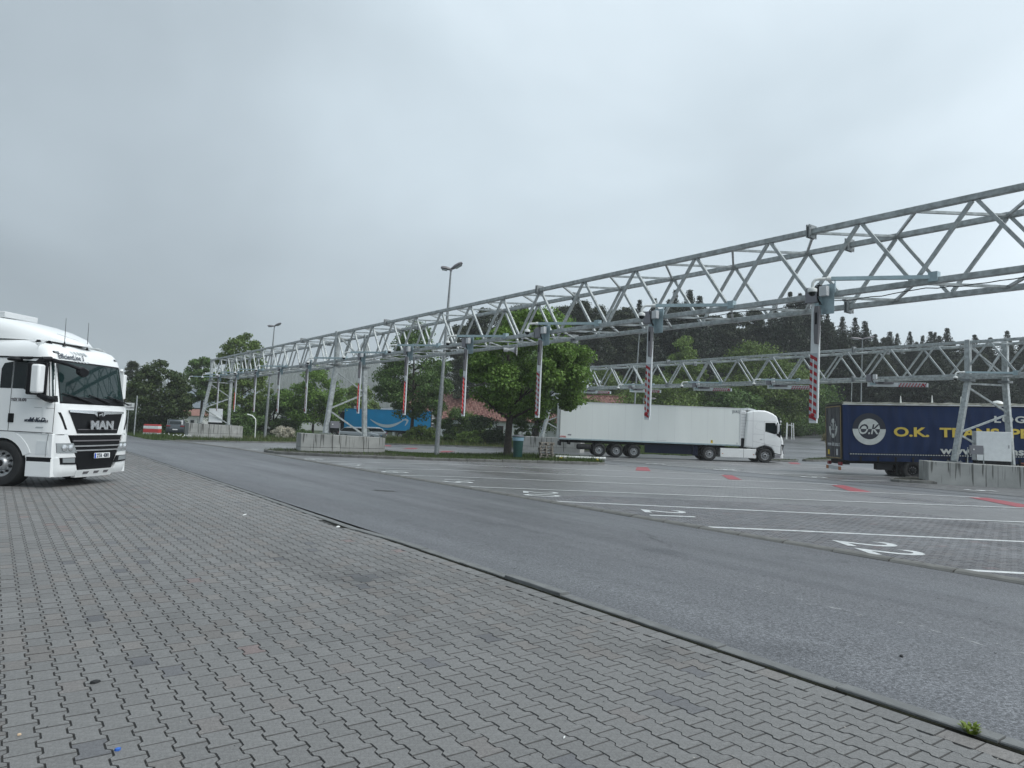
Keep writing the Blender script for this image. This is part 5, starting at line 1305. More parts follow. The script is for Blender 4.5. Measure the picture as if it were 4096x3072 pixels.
for y in (-13.72, -12.43, -11.13):
    for sx in (1, -1): wheel(T2, sx * 1.24, y, .485, .38, sx)
    arc_fender(T2, 1.24, y, .53, .56, .4, 25, 155, MT['chassis'], 'mudguard', .49)
for y in (-5.53,):
    for sx in (1, -1): wheel(T2, sx * 1.24, y, .53, .55, sx)
    arc_fender(T2, 1.25, y, .58, .62, .5, -5, 185, MT['chassis'], 'mudguard', .53)
for sx in (1, -1): wheel(T2, sx * 1.24, -1.40, .54, .33, sx)
arc_fender(T2, 1.262, -1.40, .60, .72, .4, -12, 178, MT['chassis'], 'wheel_arch', .54)
trailer_box(T2, -4.72, -2.05, .30, .98, 2.46, MT['white'], 'side_fairing', .03)
MB().box((0, -4.0, .95), (2.2, 2.6, .12)).build('deck', MT['chassis'], T2)
side_poly([(-3.0, .30), (-2.985, .30), (-2.985, .98), (-3.0, .98)], 1.232, .004).build('panel_joint', MT['chassis'], T2)
for y in (-4.55, -2.25): MB().box((1.235, y, .57), (.012, .09, .05)).build('side_marker', MT['orange'], T2)
cabp = [(-2.05, 1.02), (-2.95, 1.12), (-2.84, 2.6), (-2.75, 3.70), (-2.40, 3.84), (-1.9, 3.89), (-1.45, 3.88), (-1.15, 3.80), (-.85, 3.68), (-.58, 3.50), (-.44, 3.20), (-.36, 2.9), (-.28, 2.2), (-.10, 1.86), (-.03, 1.60), (-.02, 1.2), (0, .8), (-.02, .32), (-.75, .30), (-.78, .8), (-.95, 1.12), (-1.4, 1.26), (-1.85, 1.12)]
pillow(cabp, 1.25, .14, 4).build('cab', MT['white'], T2, smooth=True, bevel=.02)
side_poly([(-1.42, 2.97), (-.68, 2.99), (-.55, 2.55), (-.57, 2.20), (-.70, 2.14), (-1.42, 2.32)], 1.247, .010).build('side_window', MT['glass'], T2)
side_poly([(-.60, 2.9), (-.50, 3.05), (-.38, 2.7), (-.26, 2.0), (-.30, 1.88), (-.57, 2.06)], 1.245, .008).build('pillar_trim', MT['black'], T2)
MB().prism([(-.36, 3.38), (-.50, 3.42), (-.28, 2.0), (-.24, 2.0), (-.20, 2.15)], lambda p: (-1.12, p[0] + .035, p[1]), lambda p: (1.12, p[0] + .035, p[1])).build('windscreen', MT['wglass'], T2)
for y0, y1, z0, z1 in ((-2.34, -2.33, 1.1, 3.8), (-2.84, -.6, 3.07, 3.08)): side_poly([(y0, z0), (y1, z0), (y1, z1), (y0, z1)], 1.249, .006).build('door_seam', MT['grey_box'], T2)
MB().tube([(1.251, -1.50, 3.06), (1.251, -1.50, 1.6), (1.251, -1.42, 1.25)], .006, 5).tube([(1.251, -.24, 1.9), (1.251, -.23, 1.3), (1.251, -.20, 1.15)], .006, 5).tube([(1.251, -2.33, 1.58), (1.251, -1.5, 1.42), (1.251, -.25, 1.22)], .005, 5).tube([(1.251, -2.33, 2.1), (1.251, -1.5, 2.1)], .005, 5).build('door_seam', MT['grey_mid'], T2)
MB().tube([(1.252, -1.55, 3.0), (1.252, -2.0, 2.99), (1.252, -2.2, 2.6), (1.252, -2.1, 2.5), (1.252, -1.55, 2.36)], .008, 5).build('locker_outline', MT['grey_lt'], T2)
MB().box((1.33, -.52, 2.55), (.14, .07, .72)).box((1.33, -.44, 2.62), (.14, .05, .6)).build('mirror_cover', MT['white'], T2, bevel=.02)
MB().box((.9, -.26, 3.10), (.30, .26, .16)).box((.5, -.12, 2.90), (.4, .2, .10)).build('front_mirror', MT['grey_lt'], T2, bevel=.04)
MB().box((0, -.30, 3.32), (2.2, .16, .1)).build('sun_visor', MT['grey_mid'], T2, bevel=.03)
side_poly([(-.25, .60), (-.21, .60), (-.19, 1.42), (-.02, 1.36), (-.02, 1.28), (-.25, 1.30)], 1.247, .008).build('headlight_trim', MT['black'], T2)
MB().box((1.14, -.06, 1.0), (.2, .16, .55)).build('headlight', MT['headlamp'], T2, bevel=.04)
MB().box((0, -.03, .55), (2.3, .10, .06)).box((0, .0, 1.5), (1.7, .05, .7)).build('grille', MT['black'], T2)
side_poly([(-.72, .70), (-.25, .60), (-.25, .66), (-.72, .76)], 1.247, .008).build('bumper_trim', MT['black'], T2)
side_poly([(-.70, .40), (-.26, .42), (-.26, .58), (-.70, .66)], 1.247, .006).build('step_recess', MT['grey_box'], T2)
MB().prism([(-2.62, 3.85), (-2.62, 4.05), (-2.05, 3.93), (-2.05, 3.88)], lambda p: (-.9, p[0], p[1]), lambda p: (.9, p[0], p[1])).build('roof_vent', MT['white_arm'], T2)
MB().box((0, -2.72, 3.9), (1.7, .2, .07)).build('roof_vent', MT['white_arm'], T2)
SM2 = lambda y, z, x=1.268: frame_mat((x, y, z), (0, 1, 0), (0, 0, 1))
text_mesh('KÖGEL', 'maker_letters', .15, MT['red'], T2, SM2(-16.43, 1.36), xs=1.0, bold=.006)
MB().box((1.265, -15.95, 1.52), (.008, .26, .10)).build('side_sticker', MT['grey_box'], T2, bevel=.01)
MB().box((1.265, -5.38, 1.42), (.008, .15, .22)).box((1.269, -5.38, 1.47), (.006, .10, .05), 1).build('blind_spot_sticker', [MT['yellow'], MT['black']], T2)
text_mesh('[KRS]', 'small_print', .26, MT['print_dark'], T2, SM2(-3.62, 3.70), xs=.9)
MB().box((1.265, -3.50, 1.36), (.008, .13, .13)).build('side_sticker', MT['grey_lt'], T2)
text_mesh('460', 'model_letters', .10, MT['grey_box'], T2, SM2(-1.72, 1.72, 1.256), xs=1.2)
MB().box((1.266, -9.2, 1.36), (.003, .9, .035)).build('scuff_mark', MT['grey_lt'], T2)

# ===== 3. navy curtain-sided truck at the right
T3 = thing('curtain_truck', 'navy blue curtain-sided truck with yellow O.K. TRANS lettering, seen from its rear corner', 'truck', (38.71 + .667 * 1.3, 21.29 + .745 * 1.3, -.39), 0)
T3.rotation_euler = Matrix.Rotation(math.radians(1.0), 4, Vector((.589, .808, 0)).normalized() * -1).to_3x3().to_quaternion().to_matrix().to_4x4().to_euler() if False else (math.radians(1.3), 0, heading_rot(.745, -.667))
BW = 2.6; XS = BW / 2
zt, zb = 4.22, 1.02
MB().box((0, 7.0, (zt + zb) / 2), (BW - .1, 14.0 - .06, zt - zb - .05)).build('box_body', MT['navy_line'], T3)
# curtain: a gently rippled sheet
cu = MB(); ny, nz = 120, 14
rr = random.Random(9)
for j in range(nz + 1):
    for i in range(ny + 1):
        y = .30 + (13.6) * i / ny; z = zb - .05 + (zt - .12 - zb) * j / nz; s_ = 1 - j / nz
        amp = .012 + .02 * s_ ** 3
        cu.v.append((XS + amp * math.sin(y * 9.3 + 1.5 * math.sin(z * 2)) * (.4 + .6 * math.sin(y * 1.7) ** 2) + .01 * math.sin(z * 5 + y), y, z))
for j in range(nz):
    for i in range(ny): a = j * (ny + 1) + i; cu.f.append((a, a + 1, a + ny + 2, a + ny + 1)); cu.m.append(0)
cu.build('curtain', MT['navy'], T3, smooth=True)
MB().box((XS + .01, .16, (zt + zb) / 2 - .04), (.05, .30, zt - zb - .02)).build('corner_post', MT['navy'], T3, bevel=.015)
MB().box((XS - .0, 7, zt - .06), (.10, 14.0, .10)).build('cant_rail', MT['grey_lt'], T3)
rf = MB(); N_ = 60
for i in range(N_ + 1):
    y = -.05 + 14.1 * i / N_; w = .02 * math.sin(i * 1.3) + .015 * math.sin(i * 3.1)
    for x, z in ((XS + .05, zt - .07 + w), (XS + .06, zt + .04 + w), (0, zt + .08), (-XS - .05, zt + .02)): rf.v.append((x, y, z))
for i in range(N_):
    for k in range(3): a = 4 * i + k; rf.f.append((a, a + 1, a + 5, a + 4)); rf.m.append(0)
rf.build('roof_sheet', MT['stain'], T3, smooth=True)
MB().box((0, -.01, zt - .02), (BW + .12, .1, .10)).build('rear_header', mat('mossy_rail', (.08, .1, .06), .8), T3)
# rear doors
MB().box((0, .0, (zt + zb) / 2 - .05), (BW, .06, zt - zb - .1)).build('rear_frame', MT['black'], T3)
for sx in (1, -1):
    MB().box((sx * .62, -.045, 2.55), (1.18, .03, 2.95)).build('rear_door', MT['dark_door'], T3, bevel=.01)
    for x in (.28, .95): MB().tube([(sx * x, -.08, 1.1), (sx * x, -.08, 4.0)], .018, 6).build('lock_bar', MT['grey_mid'], T3)
mt_trim = mat('tan_trim', (.25, .18, .07), .6)
MB().box((0, -.07, 4.03), (2.4, .03, .06)).box((0, -.07, 1.1), (2.4, .03, .06)).box((1.22, -.07, 2.55), (.04, .03, 2.9)).box((-1.22, -.07, 2.55), (.04, .03, 2.9)).build('door_trim', mt_trim, T3)
RM = lambda x, z, o=-.065: frame_mat((x, o, z), (1, 0, 0), (0, 0, 1))
def ring_half(cy, cz, r0, r1, a0, a1, place_, m, name, parent, n=28):
    mb = MB(); 
    for k in range(n + 1):
        a = math.radians(a0 + (a1 - a0) * k / n)
        for r in (r0, r1): mb.v.append(place_(cy + r * math.cos(a), cz + r * math.sin(a)))
    for k in range(n): mb.f.append((2 * k, 2 * k + 1, 2 * k + 3, 2 * k + 2)); mb.m.append(0)
    return mb.build(name, m, parent)
def ok_logo(cy, cz, R_, place_, M_, parent, sc):
    off = lambda o: (lambda u, v: place_(u, v, o))
    ring_half(cy, cz, .65 * R_, R_, 0, 180, off(0), MT['black_print'], 'emblem_ring', parent)
    ring_half(cy, cz, .65 * R_, R_, 180, 360, off(0), MT['white_print'], 'emblem_ring', parent)
    ring_half(cy, cz, 0, .65 * R_, 0, 180, off(0), MT['white_print'], 'emblem_disc', parent)
    ring_half(cy, cz, 0, .65 * R_, 180, 360, off(0), MT['black_print'], 'emblem_disc', parent)
    # the letters change colour at the middle line
    for up in (1, 0):
        o = text_mesh('O.K.', 'emblem_letters', sc, MT['black_print'] if up else MT['white_print'], parent, M_, xs=.82, bold=.012, shear=.25, ext=.002)
        import bmesh
        bm = bmesh.new(); bm.from_mesh(o.data)
        bmesh.ops.bisect_plane(bm, geom=bm.verts[:] + bm.edges[:] + bm.faces[:], plane_co=(0, 0, cz), plane_no=(0, 0, 1), clear_inner=bool(up), clear_outer=not up)
        bm.to_mesh(o.data); bm.free()
CX = XS + .048
ok_logo(1.42, 2.76, .89, lambda u, v, o: (CX + o, u, v), frame_mat((CX + .006, 1.42, 2.72), (0, 1, 0), (0, 0, 1)), T3, .78)
ok_logo(.0, 2.9, .68, lambda u, v, o: (u, -.066 - o, v), RM(0, 2.87, -.072), T3, .6)
text_mesh('www.oktrans.cz', 'web_address', .36, MT['grey_lt'], T3, RM(0, 1.88), xs=.88, bold=.006)
CT = lambda y, z: frame_mat((CX + .004, y, z), (0, 1, 0), (0, 0, 1))
text_mesh('O.K.  TRANS  PRAHA', 'yellow_lettering', .70, MT['yellow_print'], T3, CT(2.72, 2.60), xs=1.42, bold=.022, align='LEFT', ext=.002)
text_mesh('LOGISTICS', 'white_lettering', .50, MT['white_print'], T3, CT(8.0, 3.38), xs=1.5, bold=.014, align='LEFT', spacing=1.15, ext=.002)
text_mesh('www.oktrans.cz', 'white_lettering', .56, MT['white_print'], T3, CT(5.2, 1.62), xs=1.42, bold=.016, align='LEFT', ext=.002)
mbk = MB()
for k in range(96): mbk.box((CX - .004, .42 + k * .138, 1.355), (.006, .085, .05))
q = mbk.build('reflective_strip', MT['grey_print'], T3)
MB().box((CX - .012, 6.9, 1.37), (.01, 13.2, .09)).build('seam_band', MT['navy_line'], T3)
for k in range(14): MB().box((XS + .05, .95 + k * .93, 1.10), (.03, .08, .26)).box((XS + .065, .95 + k * .93, 1.17), (.02, .12, .04)).build('curtain_buckle', MT['chassis'], T3)
for z in (1.26, 1.20): MB().tube([(XS + .055, .4 + k * .465, z - (.035 if k % 2 else 0)) for k in range(29)], .008, 5).build('strap', MT['chassis'], T3)
MB().box((-.75, -.075, 1.4), (.28, .01, .28)).build('yellow_sticker', MT['yellow'], T3); MB().box((.62, -.075, 1.42), (.24, .01, .36)).build('white_sticker', MT['grey_lt'], T3); MB().box((.25, -.075, 1.4), (.14, .01, .4)).build('grey_sticker', MT['grey_mid'], T3)
MB().box((0, 7, .92), (1.2, 13.5, .24)).box((0, .3, .86), (2.3, .25, .24)).box((.9, 2.3, .66), (.5, .8, .35)).box((1.0, 3.0, .55), (.14, .12, .6)).build('chassis', MT['chassis'], T3)
MB().box((0, -.05, .52), (2.3, .05, .2)).build('rear_bumper', MT['grey_lt'], T3)
for sx in (1, -1): MB().box((sx * 1.0, -.08, .52), (.36, .03, .2)).build('bumper_marker', MT['orange'], T3); MB().box((sx * .9, 0, .78), (.3, .14, .2)).build('tail_light', MT['tail'], T3)
for y in (3.75, 5.1):
    for sx in (1, -1): wheel(T3, sx * 1.26, y, .52, .5, sx, rim=MT['chassis'])
    arc_fender(T3, 1.27, y, .57, .60, .5, 0, 180, MT['chassis'], 'mudguard', .52)
for sx in (1, -1): wheel(T3, sx * 1.24, 11.6, .52, .33, sx, rim=MT['chassis'])
pillow([(14.1, .5), (14.1, 3.0), (14.5, 3.3), (16.0, 3.2), (16.4, 2.2), (16.5, .5)], 1.2, .12).build('cab', MT['navy'], T3, bevel=.02)
for y, h_ in ((3.45, .42), (5.15, .47), (6.7, .42)):
    MB().box((.6, y, zt + .04 + h_ / 2), (.05, .09, h_), taper=.35).build('roof_mast', MT['wpipe'], T3)
MB().lathe([(0, .22), (.18, .18), (.3, .08), (.32, 0)], (.3, 8.8, zt + .05), 'z', 16).build('roof_dome', MT['wpipe'], T3, smooth=True)

# ===== 4. blue trailer with a pale smile, far behind
hx4, hy4 = -.556, .831
rx4, ry4 = hy4, -hx4
T4 = thing('box_truck', 'bright blue trailer truck with a pale curved swoosh, parked behind the grass at centre left', 'truck', (47.47 - rx4 * -1.27, 83.34 - ry4 * -1.27, -.50), heading_rot(hx4, hy4))
MB().box((0, 6.75, 2.57), (2.5, 13.5, 2.8)).build('box_body', MT['blue'], T4, bevel=.03)
MB().box((-1.26, 6.75, 3.93), (.04, 13.4, .07)).box((-1.26, 6.75, 1.2), (.04, 13.4, .10)).build('side_rail', mat('blue_rail', (.05, .25, .45), .4), T4)
MB().box((0, -.03, 2.6), (2.46, .06, 2.7)).build('rear_door', MT['dark_door'], T4); MB().box((0, -.08, 3.96), (2.5, .1, .05)).build('rear_header', MT['wpipe'], T4)
for x in (-1.22, 1.22, 0): MB().box((x, -.07, 2.6), (.05, .03, 2.7)).build('door_trim', MT['black'], T4)
R4 = lambda x, z: frame_mat((x, -.072, z), (1, 0, 0), (0, 0, 1))
for s, z, sz in (('Delivering', 3.35, .30), ('with Prime.', 3.02, .30), ('& truckload', 2.70, .32), ('more.', 2.36, .30), ('amazon', 1.9, .16)): text_mesh(s, 'rear_lettering', sz, MT['wpipe'], T4, R4(-1.1, z), xs=.8, bold=.006, align='LEFT')
MB().box((-.95, -.075, 1.42), (.45, .02, .2)).build('orange_plate', MT['orange'], T4); MB().box((0, -.1, .62), (2.4, .06, .10)).box((0, -.1, .86), (2.4, .06, .08)).box((0, -.06, .74), (2.2, .03, .16), 1).build('rear_bumper', [MT['wpipe'], MT['black']], T4)
for sx in (-1, 1): MB().box((sx * .95, -.08, 1.24), (.3, .05, .12)).build('tail_light', MT['tail'], T4)
sw = MB(); N_ = 30          # the smile on the left flank, arrow tip to the rear
for k in range(N_ + 1):
    u = k / N_; y = 9.3 - 5.7 * u; zc = 2.85 - 1.25 * math.sin(math.pi * (u * .92 + .06)) ** .9 + .22 * u; th = .06 + .36 * math.sin(math.pi * min(1, u * .95 + .04)) ** 1.1
    sw.v += [(-1.262, y, zc + th / 2), (-1.262, y, zc - th / 2)]
for k in range(N_): sw.f.append((2 * k, 2 * k + 1, 2 * k + 3, 2 * k + 2)); sw.m.append(0)
sw.add([(-1.262, y, z) for y, z in [(4.35, 2.72), (3.55, 2.78), (3.32, 2.62), (3.45, 2.25), (3.78, 1.85), (3.88, 1.9), (3.70, 2.25), (3.62, 2.5), (3.75, 2.58), (4.3, 2.60)]], [tuple(range(10))])
sw.build('swoosh_print', MT['swoosh'], T4)
MB().box((0, 6.7, 1.0), (1.1, 13, .25)).box((-.95, 7.6, .75), (.4, 1.6, .6)).box((-1.0, 5.6, .72), (.3, .35, .45), 1).build('chassis', [MT['chassis'], MT['grey_lt']], T4)
for y in (1.9, 3.2, 4.5):
    for sx in (1, -1): wheel(T4, sx * 1.24, y, .5, .4, sx)
for y in (11.2, 14.9):
    for sx in (1, -1): wheel(T4, sx * 1.24, y, .5, .35, sx)
pillow([(14.0, .4), (14.0, 3.5), (15.2, 3.6), (16.1, 3.1), (16.4, 1.6), (16.4, .4)], 1.24, .12).build('cab', MT['chassis'], T4, bevel=.02)

# ===== cars
def estate(label, loc, rz, paint, L=4.8, Hh=1.47, kind='estate'):
    t = thing('parked_car', label, 'car', loc, rz, None)
    h = L / 2; s = Hh / 1.47
    body = [(-h, .45), (-h + .02, .85), (-h + .1, 1.0 * s), (-h + .9, 1.0 * s), (.0, .95 * s), (h - 1.15, .93 * s), (h - .4, .80 * s), (h - .08, .68), (h, .45), (h - .05, .25), (h - .5, .22), (-h + .4, .22), (-h + .05, .3)]
    pillow(body, .92, .12, 3).build('car_body', paint, t, smooth=True, bevel=.01)
    if kind == 'suv': roof = [(-h + .25, .95 * s), (-h + .55, 1.42 * s), (-h + .9, Hh), (.2, Hh), (.9, 1.30 * s), (h - 1.2, .9 * s)]
    else: roof = [(-h + .12, .95 * s), (-h + .55, 1.36 * s), (-h + 1.0, Hh), (.1, Hh), (.55, 1.38 * s), (h - 1.35, .9 * s)]
    pillow(roof, .78, .16, 3).build('greenhouse', paint, t, smooth=True, bevel=.01)
    for sx in (1, -1):
        gl = [(p[0] * .93 + (-.05), min(p[1], Hh - .09) if p[1] > 1.0 * s else .98 * s) for p in roof]
        side_poly(gl, sx * .775, .012, s=sx).build('side_window', MT['glass'], t)
        MB().tube([(sx * .80, p[0] * .94 - .05, min(p[1], Hh - .07) if p[1] > 1.0 * s else .97 * s) for p in roof] + [(sx * .80, roof[0][0] * .94 - .05, .97 * s)], .015, 5).build('chrome_trim', MT['chrome'], t)
        side_poly([(-.35, .98 * s), (-.27, .98 * s), (-.22, Hh - .1), (-.30, Hh - .1)], sx * .79, .01, s=sx).build('door_pillar', paint, t)
        MB().tube([(sx * .66, -h + .9, Hh + .02), (sx * .66, .1, Hh + .035), (sx * .66, .45, Hh - .03)], .018, 6).build('roof_rail', MT['chrome'], t)
        MB().box((sx * 1.0, .95, 1.0 * s), (.18, .1, .13)).build('wing_mirror', paint, t, bevel=.03)
        MB().box((sx * .70, -h + .03, .84 * s), (.40, .10, .13)).build('tail_light', MT['tail'], t, bevel=.02)
        MB().box((sx * .68, h - .12, .70 * s), (.36, .16, .12)).build('headlight', MT['headlamp'], t, bevel=.02)
        for y in (-h + .95, h - .92): wheel(t, sx * .90, y, .33, .22, sx, style='car')
    MB().add([(-.60, -h + .16, 1.02 * s), (.60, -h + .16, 1.02 * s), (.55, -h + .56, 1.36 * s), (-.55, -h + .56, 1.36 * s)], [(0, 1, 2, 3)]).build('rear_window', MT['glass'], t)
    v = t.children[-1]; 
    for q in v.data.vertices: q.co.y -= .035
    r1, r2_ = roof[-1], roof[-2]
    MB().add([(-.66, r1[0] + .015, r1[1] + .04), (.66, r1[0] + .015, r1[1] + .04), (.58, r2_[0] + .06, r2_[1] - .01), (-.58, r2_[0] + .06, r2_[1] - .01)], [(0, 3, 2, 1)]).build('windscreen', MT['headlamp'], t)
    for q in t.children[-1].data.vertices: q.co.y += .05
    MB().box((0, -h - .0, .62), (.5, .03, .11)).build('number_plate', MT['plate'], t)
    return t
estate('silver estate car facing right behind the left part of the middle plinth', (34.4, 76.4, -.45), heading_rot(.80, -.60), MT['car_silver'])
estate('silver estate car with red tail lights showing past the back post of the middle frame', (36.6, 79.6, -.43), heading_rot(-.86, .50), MT['car_silver'])
estate('dark grey off-road car seen from behind beside the dark tree at far left', (16.8, 86.6, -.58), heading_rot(.25, .97), MT['car_grey'], 4.5, 1.75, 'suv')
# ------------------------------------------------------------ vegetation
def leaves_mesh(name, C_, N_, size, seed, m, tone=(.55, 1.25), nrm_bias=.5, droop=.15, warm=.12, aspect=.7):
    """C_: (n,3) leaf centres, N_: (n,3) outward directions"""
    r = np.random.default_rng(seed); n = len(C_)
    nr = N_ * nrm_bias + r.normal(size=(n, 3)) * (1 - nrm_bias) + np.array([0, 0, .25]); nr /= np.linalg.norm(nr, axis=1, keepdims=True) + 1e-9
    a = np.cross(nr, r.normal(size=(n, 3))); a /= np.linalg.norm(a, axis=1, keepdims=True) + 1e-9
    b = np.cross(nr, a); s = np.reshape(size, (-1, 1)) * r.uniform(.55, 1.25, size=(n, 1)); a = a * s; b = b * s * aspect
    c = C_.copy(); c[:, 2] -= 0
    V = np.empty((n, 4, 3)); V[:, 0] = c - a * .5; V[:, 1] = c - b * .5 + nr * s * .05; V[:, 2] = c + a * .5 - np.array([0, 0, droop]) * s; V[:, 3] = c + b * .5 + nr * s * .05
    me = bpy.data.meshes.new(name); me.vertices.add(4 * n); me.vertices.foreach_set('co', V.reshape(-1).astype(np.float32))
    me.loops.add(4 * n); me.loops.foreach_set('vertex_index', np.arange(4 * n, dtype=np.int32))
    me.polygons.add(n); me.polygons.foreach_set('loop_start', np.arange(0, 4 * n, 4, dtype=np.int32)); me.polygons.foreach_set('loop_total', np.full(n, 4, dtype=np.int32))
    me.update(); me.materials.append(m)
    at = me.attributes.new('tone', 'FLOAT_COLOR', 'FACE'); t = r.uniform(tone[0], tone[1], size=n)
    col = np.ones((n, 4), dtype=np.float32); w = r.uniform(0, warm, size=n); col[:, 0] = t * (1 + w * 2); col[:, 1] = t * (1 + w); col[:, 2] = t
    at.data.foreach_set('color', col.reshape(-1)); return me
def crown_points(W, H, prof, nclump, nleaf, seed, clump=.16, gap=.0, sq=1.0):
    """prof: (relative height, relative radius); clumps sit mostly near the outline"""
    r = np.random.default_rng(seed); hs = np.array([p[0] for p in prof]); rs = np.array([p[1] for p in prof])
    C_, N_ = [], []
    w = np.interp(np.linspace(0, 1, 60), hs, rs) + .08; w /= w.sum()
    for k in range(nclump):
        u = r.choice(60, p=w) / 59.0; R_ = np.interp(u, hs, rs) * W / 2; a = r.uniform(0, 2 * math.pi); q = R_ * (1 - .55 * r.random() ** 1.8) * (1 + r.normal() * .05)
        c = np.array([q * math.cos(a), q * math.sin(a) * sq, u * H]); cr_ = W * clump * r.uniform(.55, 1.2)
        n = int(nleaf / nclump * r.uniform(.6, 1.4)); d = r.normal(size=(n, 3)); d /= np.linalg.norm(d, axis=1, keepdims=True); d[:, 2] *= .62
        rad = cr_ * (.25 + .95 * r.random((n, 1)) ** .8)
        p = c + d * rad; C_.append(p); N_.append(d)
    return np.concatenate(C_), np.concatenate(N_)
LM = dict(maple=leafmat('maple_leaf', (0.130, 0.235, 0.050), .3), dark=leafmat('dark_leaf', (0.045, 0.078, 0.028), .2), bronze=leafmat('bronze_leaf', (0.07, 0.08, 0.032), .2), fresh=leafmat('fresh_leaf', (0.155, 0.245, 0.062), .3),
          mid=leafmat('mid_leaf', (0.09, 0.165, 0.047), .25), needle=leafmat('spruce_needle', (0.034, 0.053, 0.031), .05), pine=leafmat('pine_needle', (0.042, 0.059, 0.032), .05), grass=leafmat('grass_blade', (0.075, 0.12, 0.03), .2), dry=leafmat('dry_grass', (0.2, 0.19, 0.09), .2), blossom=leafmat('white_blossom', (.6, .6, .52), .2))
P_round = [(0, .35), (.12, .8), (.3, 1.0), (.55, .98), (.78, .72), (.93, .4), (1, .12)]
P_cone = [(0, .45), (.12, .85), (.3, 1.0), (.55, .8), (.8, .42), (1, .08)]
P_col = [(0, .6), (.1, .9), (.4, 1.0), (.7, .8), (.88, .5), (1, .15)]
P_hedge = [(0, .95), (.3, 1), (.7, .9), (.9, .6), (1, .3)]
def limbs(H, W, zt, seed, r0, n=9, m=None):
    r = random.Random(seed); mb = MB(); th = zt + (H - zt) * .75
    mb.tube([(0, 0, -.25), (0, 0, 0), (.03, .02, zt * .5), (.05, -.03, zt), (r.uniform(-.3, .3), r.uniform(-.3, .3), th)], [r0 * 1.35, r0 * 1.1, r0 * .9, r0 * .8, r0 * .2], 10)
    for k in range(n):
        a = 2 * math.pi * k / n + r.uniform(-.3, .3); z0 = zt * .85 + (th - zt) * .75 * r.random(); L = W * .42 * r.uniform(.7, 1.05) * (1 - .4 * (z0 - zt) / max(.1, H - zt)); rz = L * r.uniform(.35, .9)
        p0 = Vector((0.03, 0, z0)); p1 = p0 + Vector((math.cos(a) * L * .45, math.sin(a) * L * .45, rz * .35)); p2 = p0 + Vector((math.cos(a) * L, math.sin(a) * L, rz))
        mb.tube([p0, p1, p2], [r0 * .45, r0 * .28, r0 * .08], 6)
        for s in (-1, 1): b = a + s * .6; mb.tube([p1, p1 + Vector((math.cos(b) * L * .4, math.sin(b) * L * .4, rz * .5))], [r0 * .2, r0 * .05], 5)
    return mb
def tree(name, label, x, y, W, Hc, zlow, prof, nclump, nleaf, leaf, m, seed, r0=.2, clump=.15, group=None, z=None, bark=None, cat='tree', trunk=True, off=(0, 0), warm=.12, tone=(.55, 1.25)):
    z = hgt(x, y) - .08 if z is None else z
    t = thing(name, label, cat, (x, y, z), 0, group)
    if trunk: limbs(Hc + zlow, W, zlow + .15 * Hc * 0 + .1, seed, r0).build('trunk', bark or MT['bark'], t, smooth=True)
    C_, N_ = crown_points(W, Hc, prof, nclump, nleaf, seed, clump); C_[:, 2] += zlow; C_[:, 0] += off[0]; C_[:, 1] += off[1]
    me = leaves_mesh('crown', C_, N_, leaf, seed, m, warm=warm, tone=tone); place(me, 'crown', t)
    return t
# crowns are (width, crown height, clear trunk)
tree('maple_tree', 'large leafy maple on the planted island in the middle of the picture', 26.7, 36.85, 7.7, 6.9, 2.6, [(0, .25), (.1, .6), (.2, .85), (.34, 1.0), (.52, 1.0), (.7, .82), (.85, .6), (1, .25)], 120, 62000, .20, LM['maple'], 1, .26, .095, z=-.15, off=(.9, -.9), tone=(.5, 1.3))
tree('maple_tree', 'dark maple behind the large one, its trunk beside the half-hidden plinth', 45.4, 57.9, 8.5, 7.6, 2.4, P_round, 90, 26000, .30, LM['mid'], 2, .24, .13)
tree('hornbeam_tree', 'cone-shaped tree in front of the blue trailer, left of the double-headed lamp post', 37.3, 69.6, 7.8, 10.2, 3.1, P_cone, 120, 34000, .24, LM['mid'], 3, .22, .12)
tree('maple_tree', 'small rounded maple on the grass between the left lamp post and the middle frame', 33.4, 89.0, 7.4, 6.7, 1.9, P_round, 70, 20000, .28, LM['maple'], 4, .16, .14)
tree('broadleaf_tree', 'tall bushy tree behind the farthest gantry frame', 26.9, 98.4, 7.8, 13.4, .2, P_col, 150, 34000, .30, LM['fresh'], 5, .22, .13, tone=(.4, 1.0))
tree('broadleaf_tree', 'round dark shrubby tree to the right of the farthest gantry frame', 30.2, 95.5, 6.5, 6.2, .2, P_hedge, 60, 15000, .30, LM['mid'], 15, .18, .15)
tree('maple_tree', 'dark bronze-green maple beside the grey off-road car at far left', 15.4, 89.8, 6.3, 6.9, 1.3, P_round, 90, 24000, .27, LM['dark'], 6, .22, .13, warm=.3)
tree('broadleaf_tree', 'pale hazy tree between the dark maple and the farthest frame', 24.9, 112.0, 5.4, 6.4, 4.6, P_col, 60, 14000, .32, LM['mid'], 7, .2, .14)
tree('broadleaf_tree', 'light tree behind the blue trailer, seen through the middle frame', 49.8, 112.4, 6.6, 7.0, 1.0, P_round, 60, 12000, .32, LM['fresh'], 8, .16, .15)
tree('broadleaf_tree', 'dense tree behind the blue trailer roof, right of the middle frame', 58.0, 106, 9.0, 8.6, .8, P_round, 80, 16000, .34, LM['mid'], 18, .2, .14)
tree('broadleaf_tree', 'bright cone-topped tree behind the middle of the white trailer', 82.5, 70.0, 7.6, 13.8, .8, P_cone, 110, 26000, .32, LM['fresh'], 9, .2, .13)
tree('broadleaf_tree', 'wide dense tree just above the white trailer roof', 72.3, 66.0, 11.5, 7.6, .4, P_round, 110, 22000, .34, LM['fresh'], 10, .2, .14, tone=(.4, 1.0))
tree('broadleaf_tree', 'broad light tree rising above the white cab', 86.5, 60.0, 13.0, 12.4, .5, P_round, 150, 38000, .34, LM['fresh'], 11, .25, .13, tone=(.35, .95))
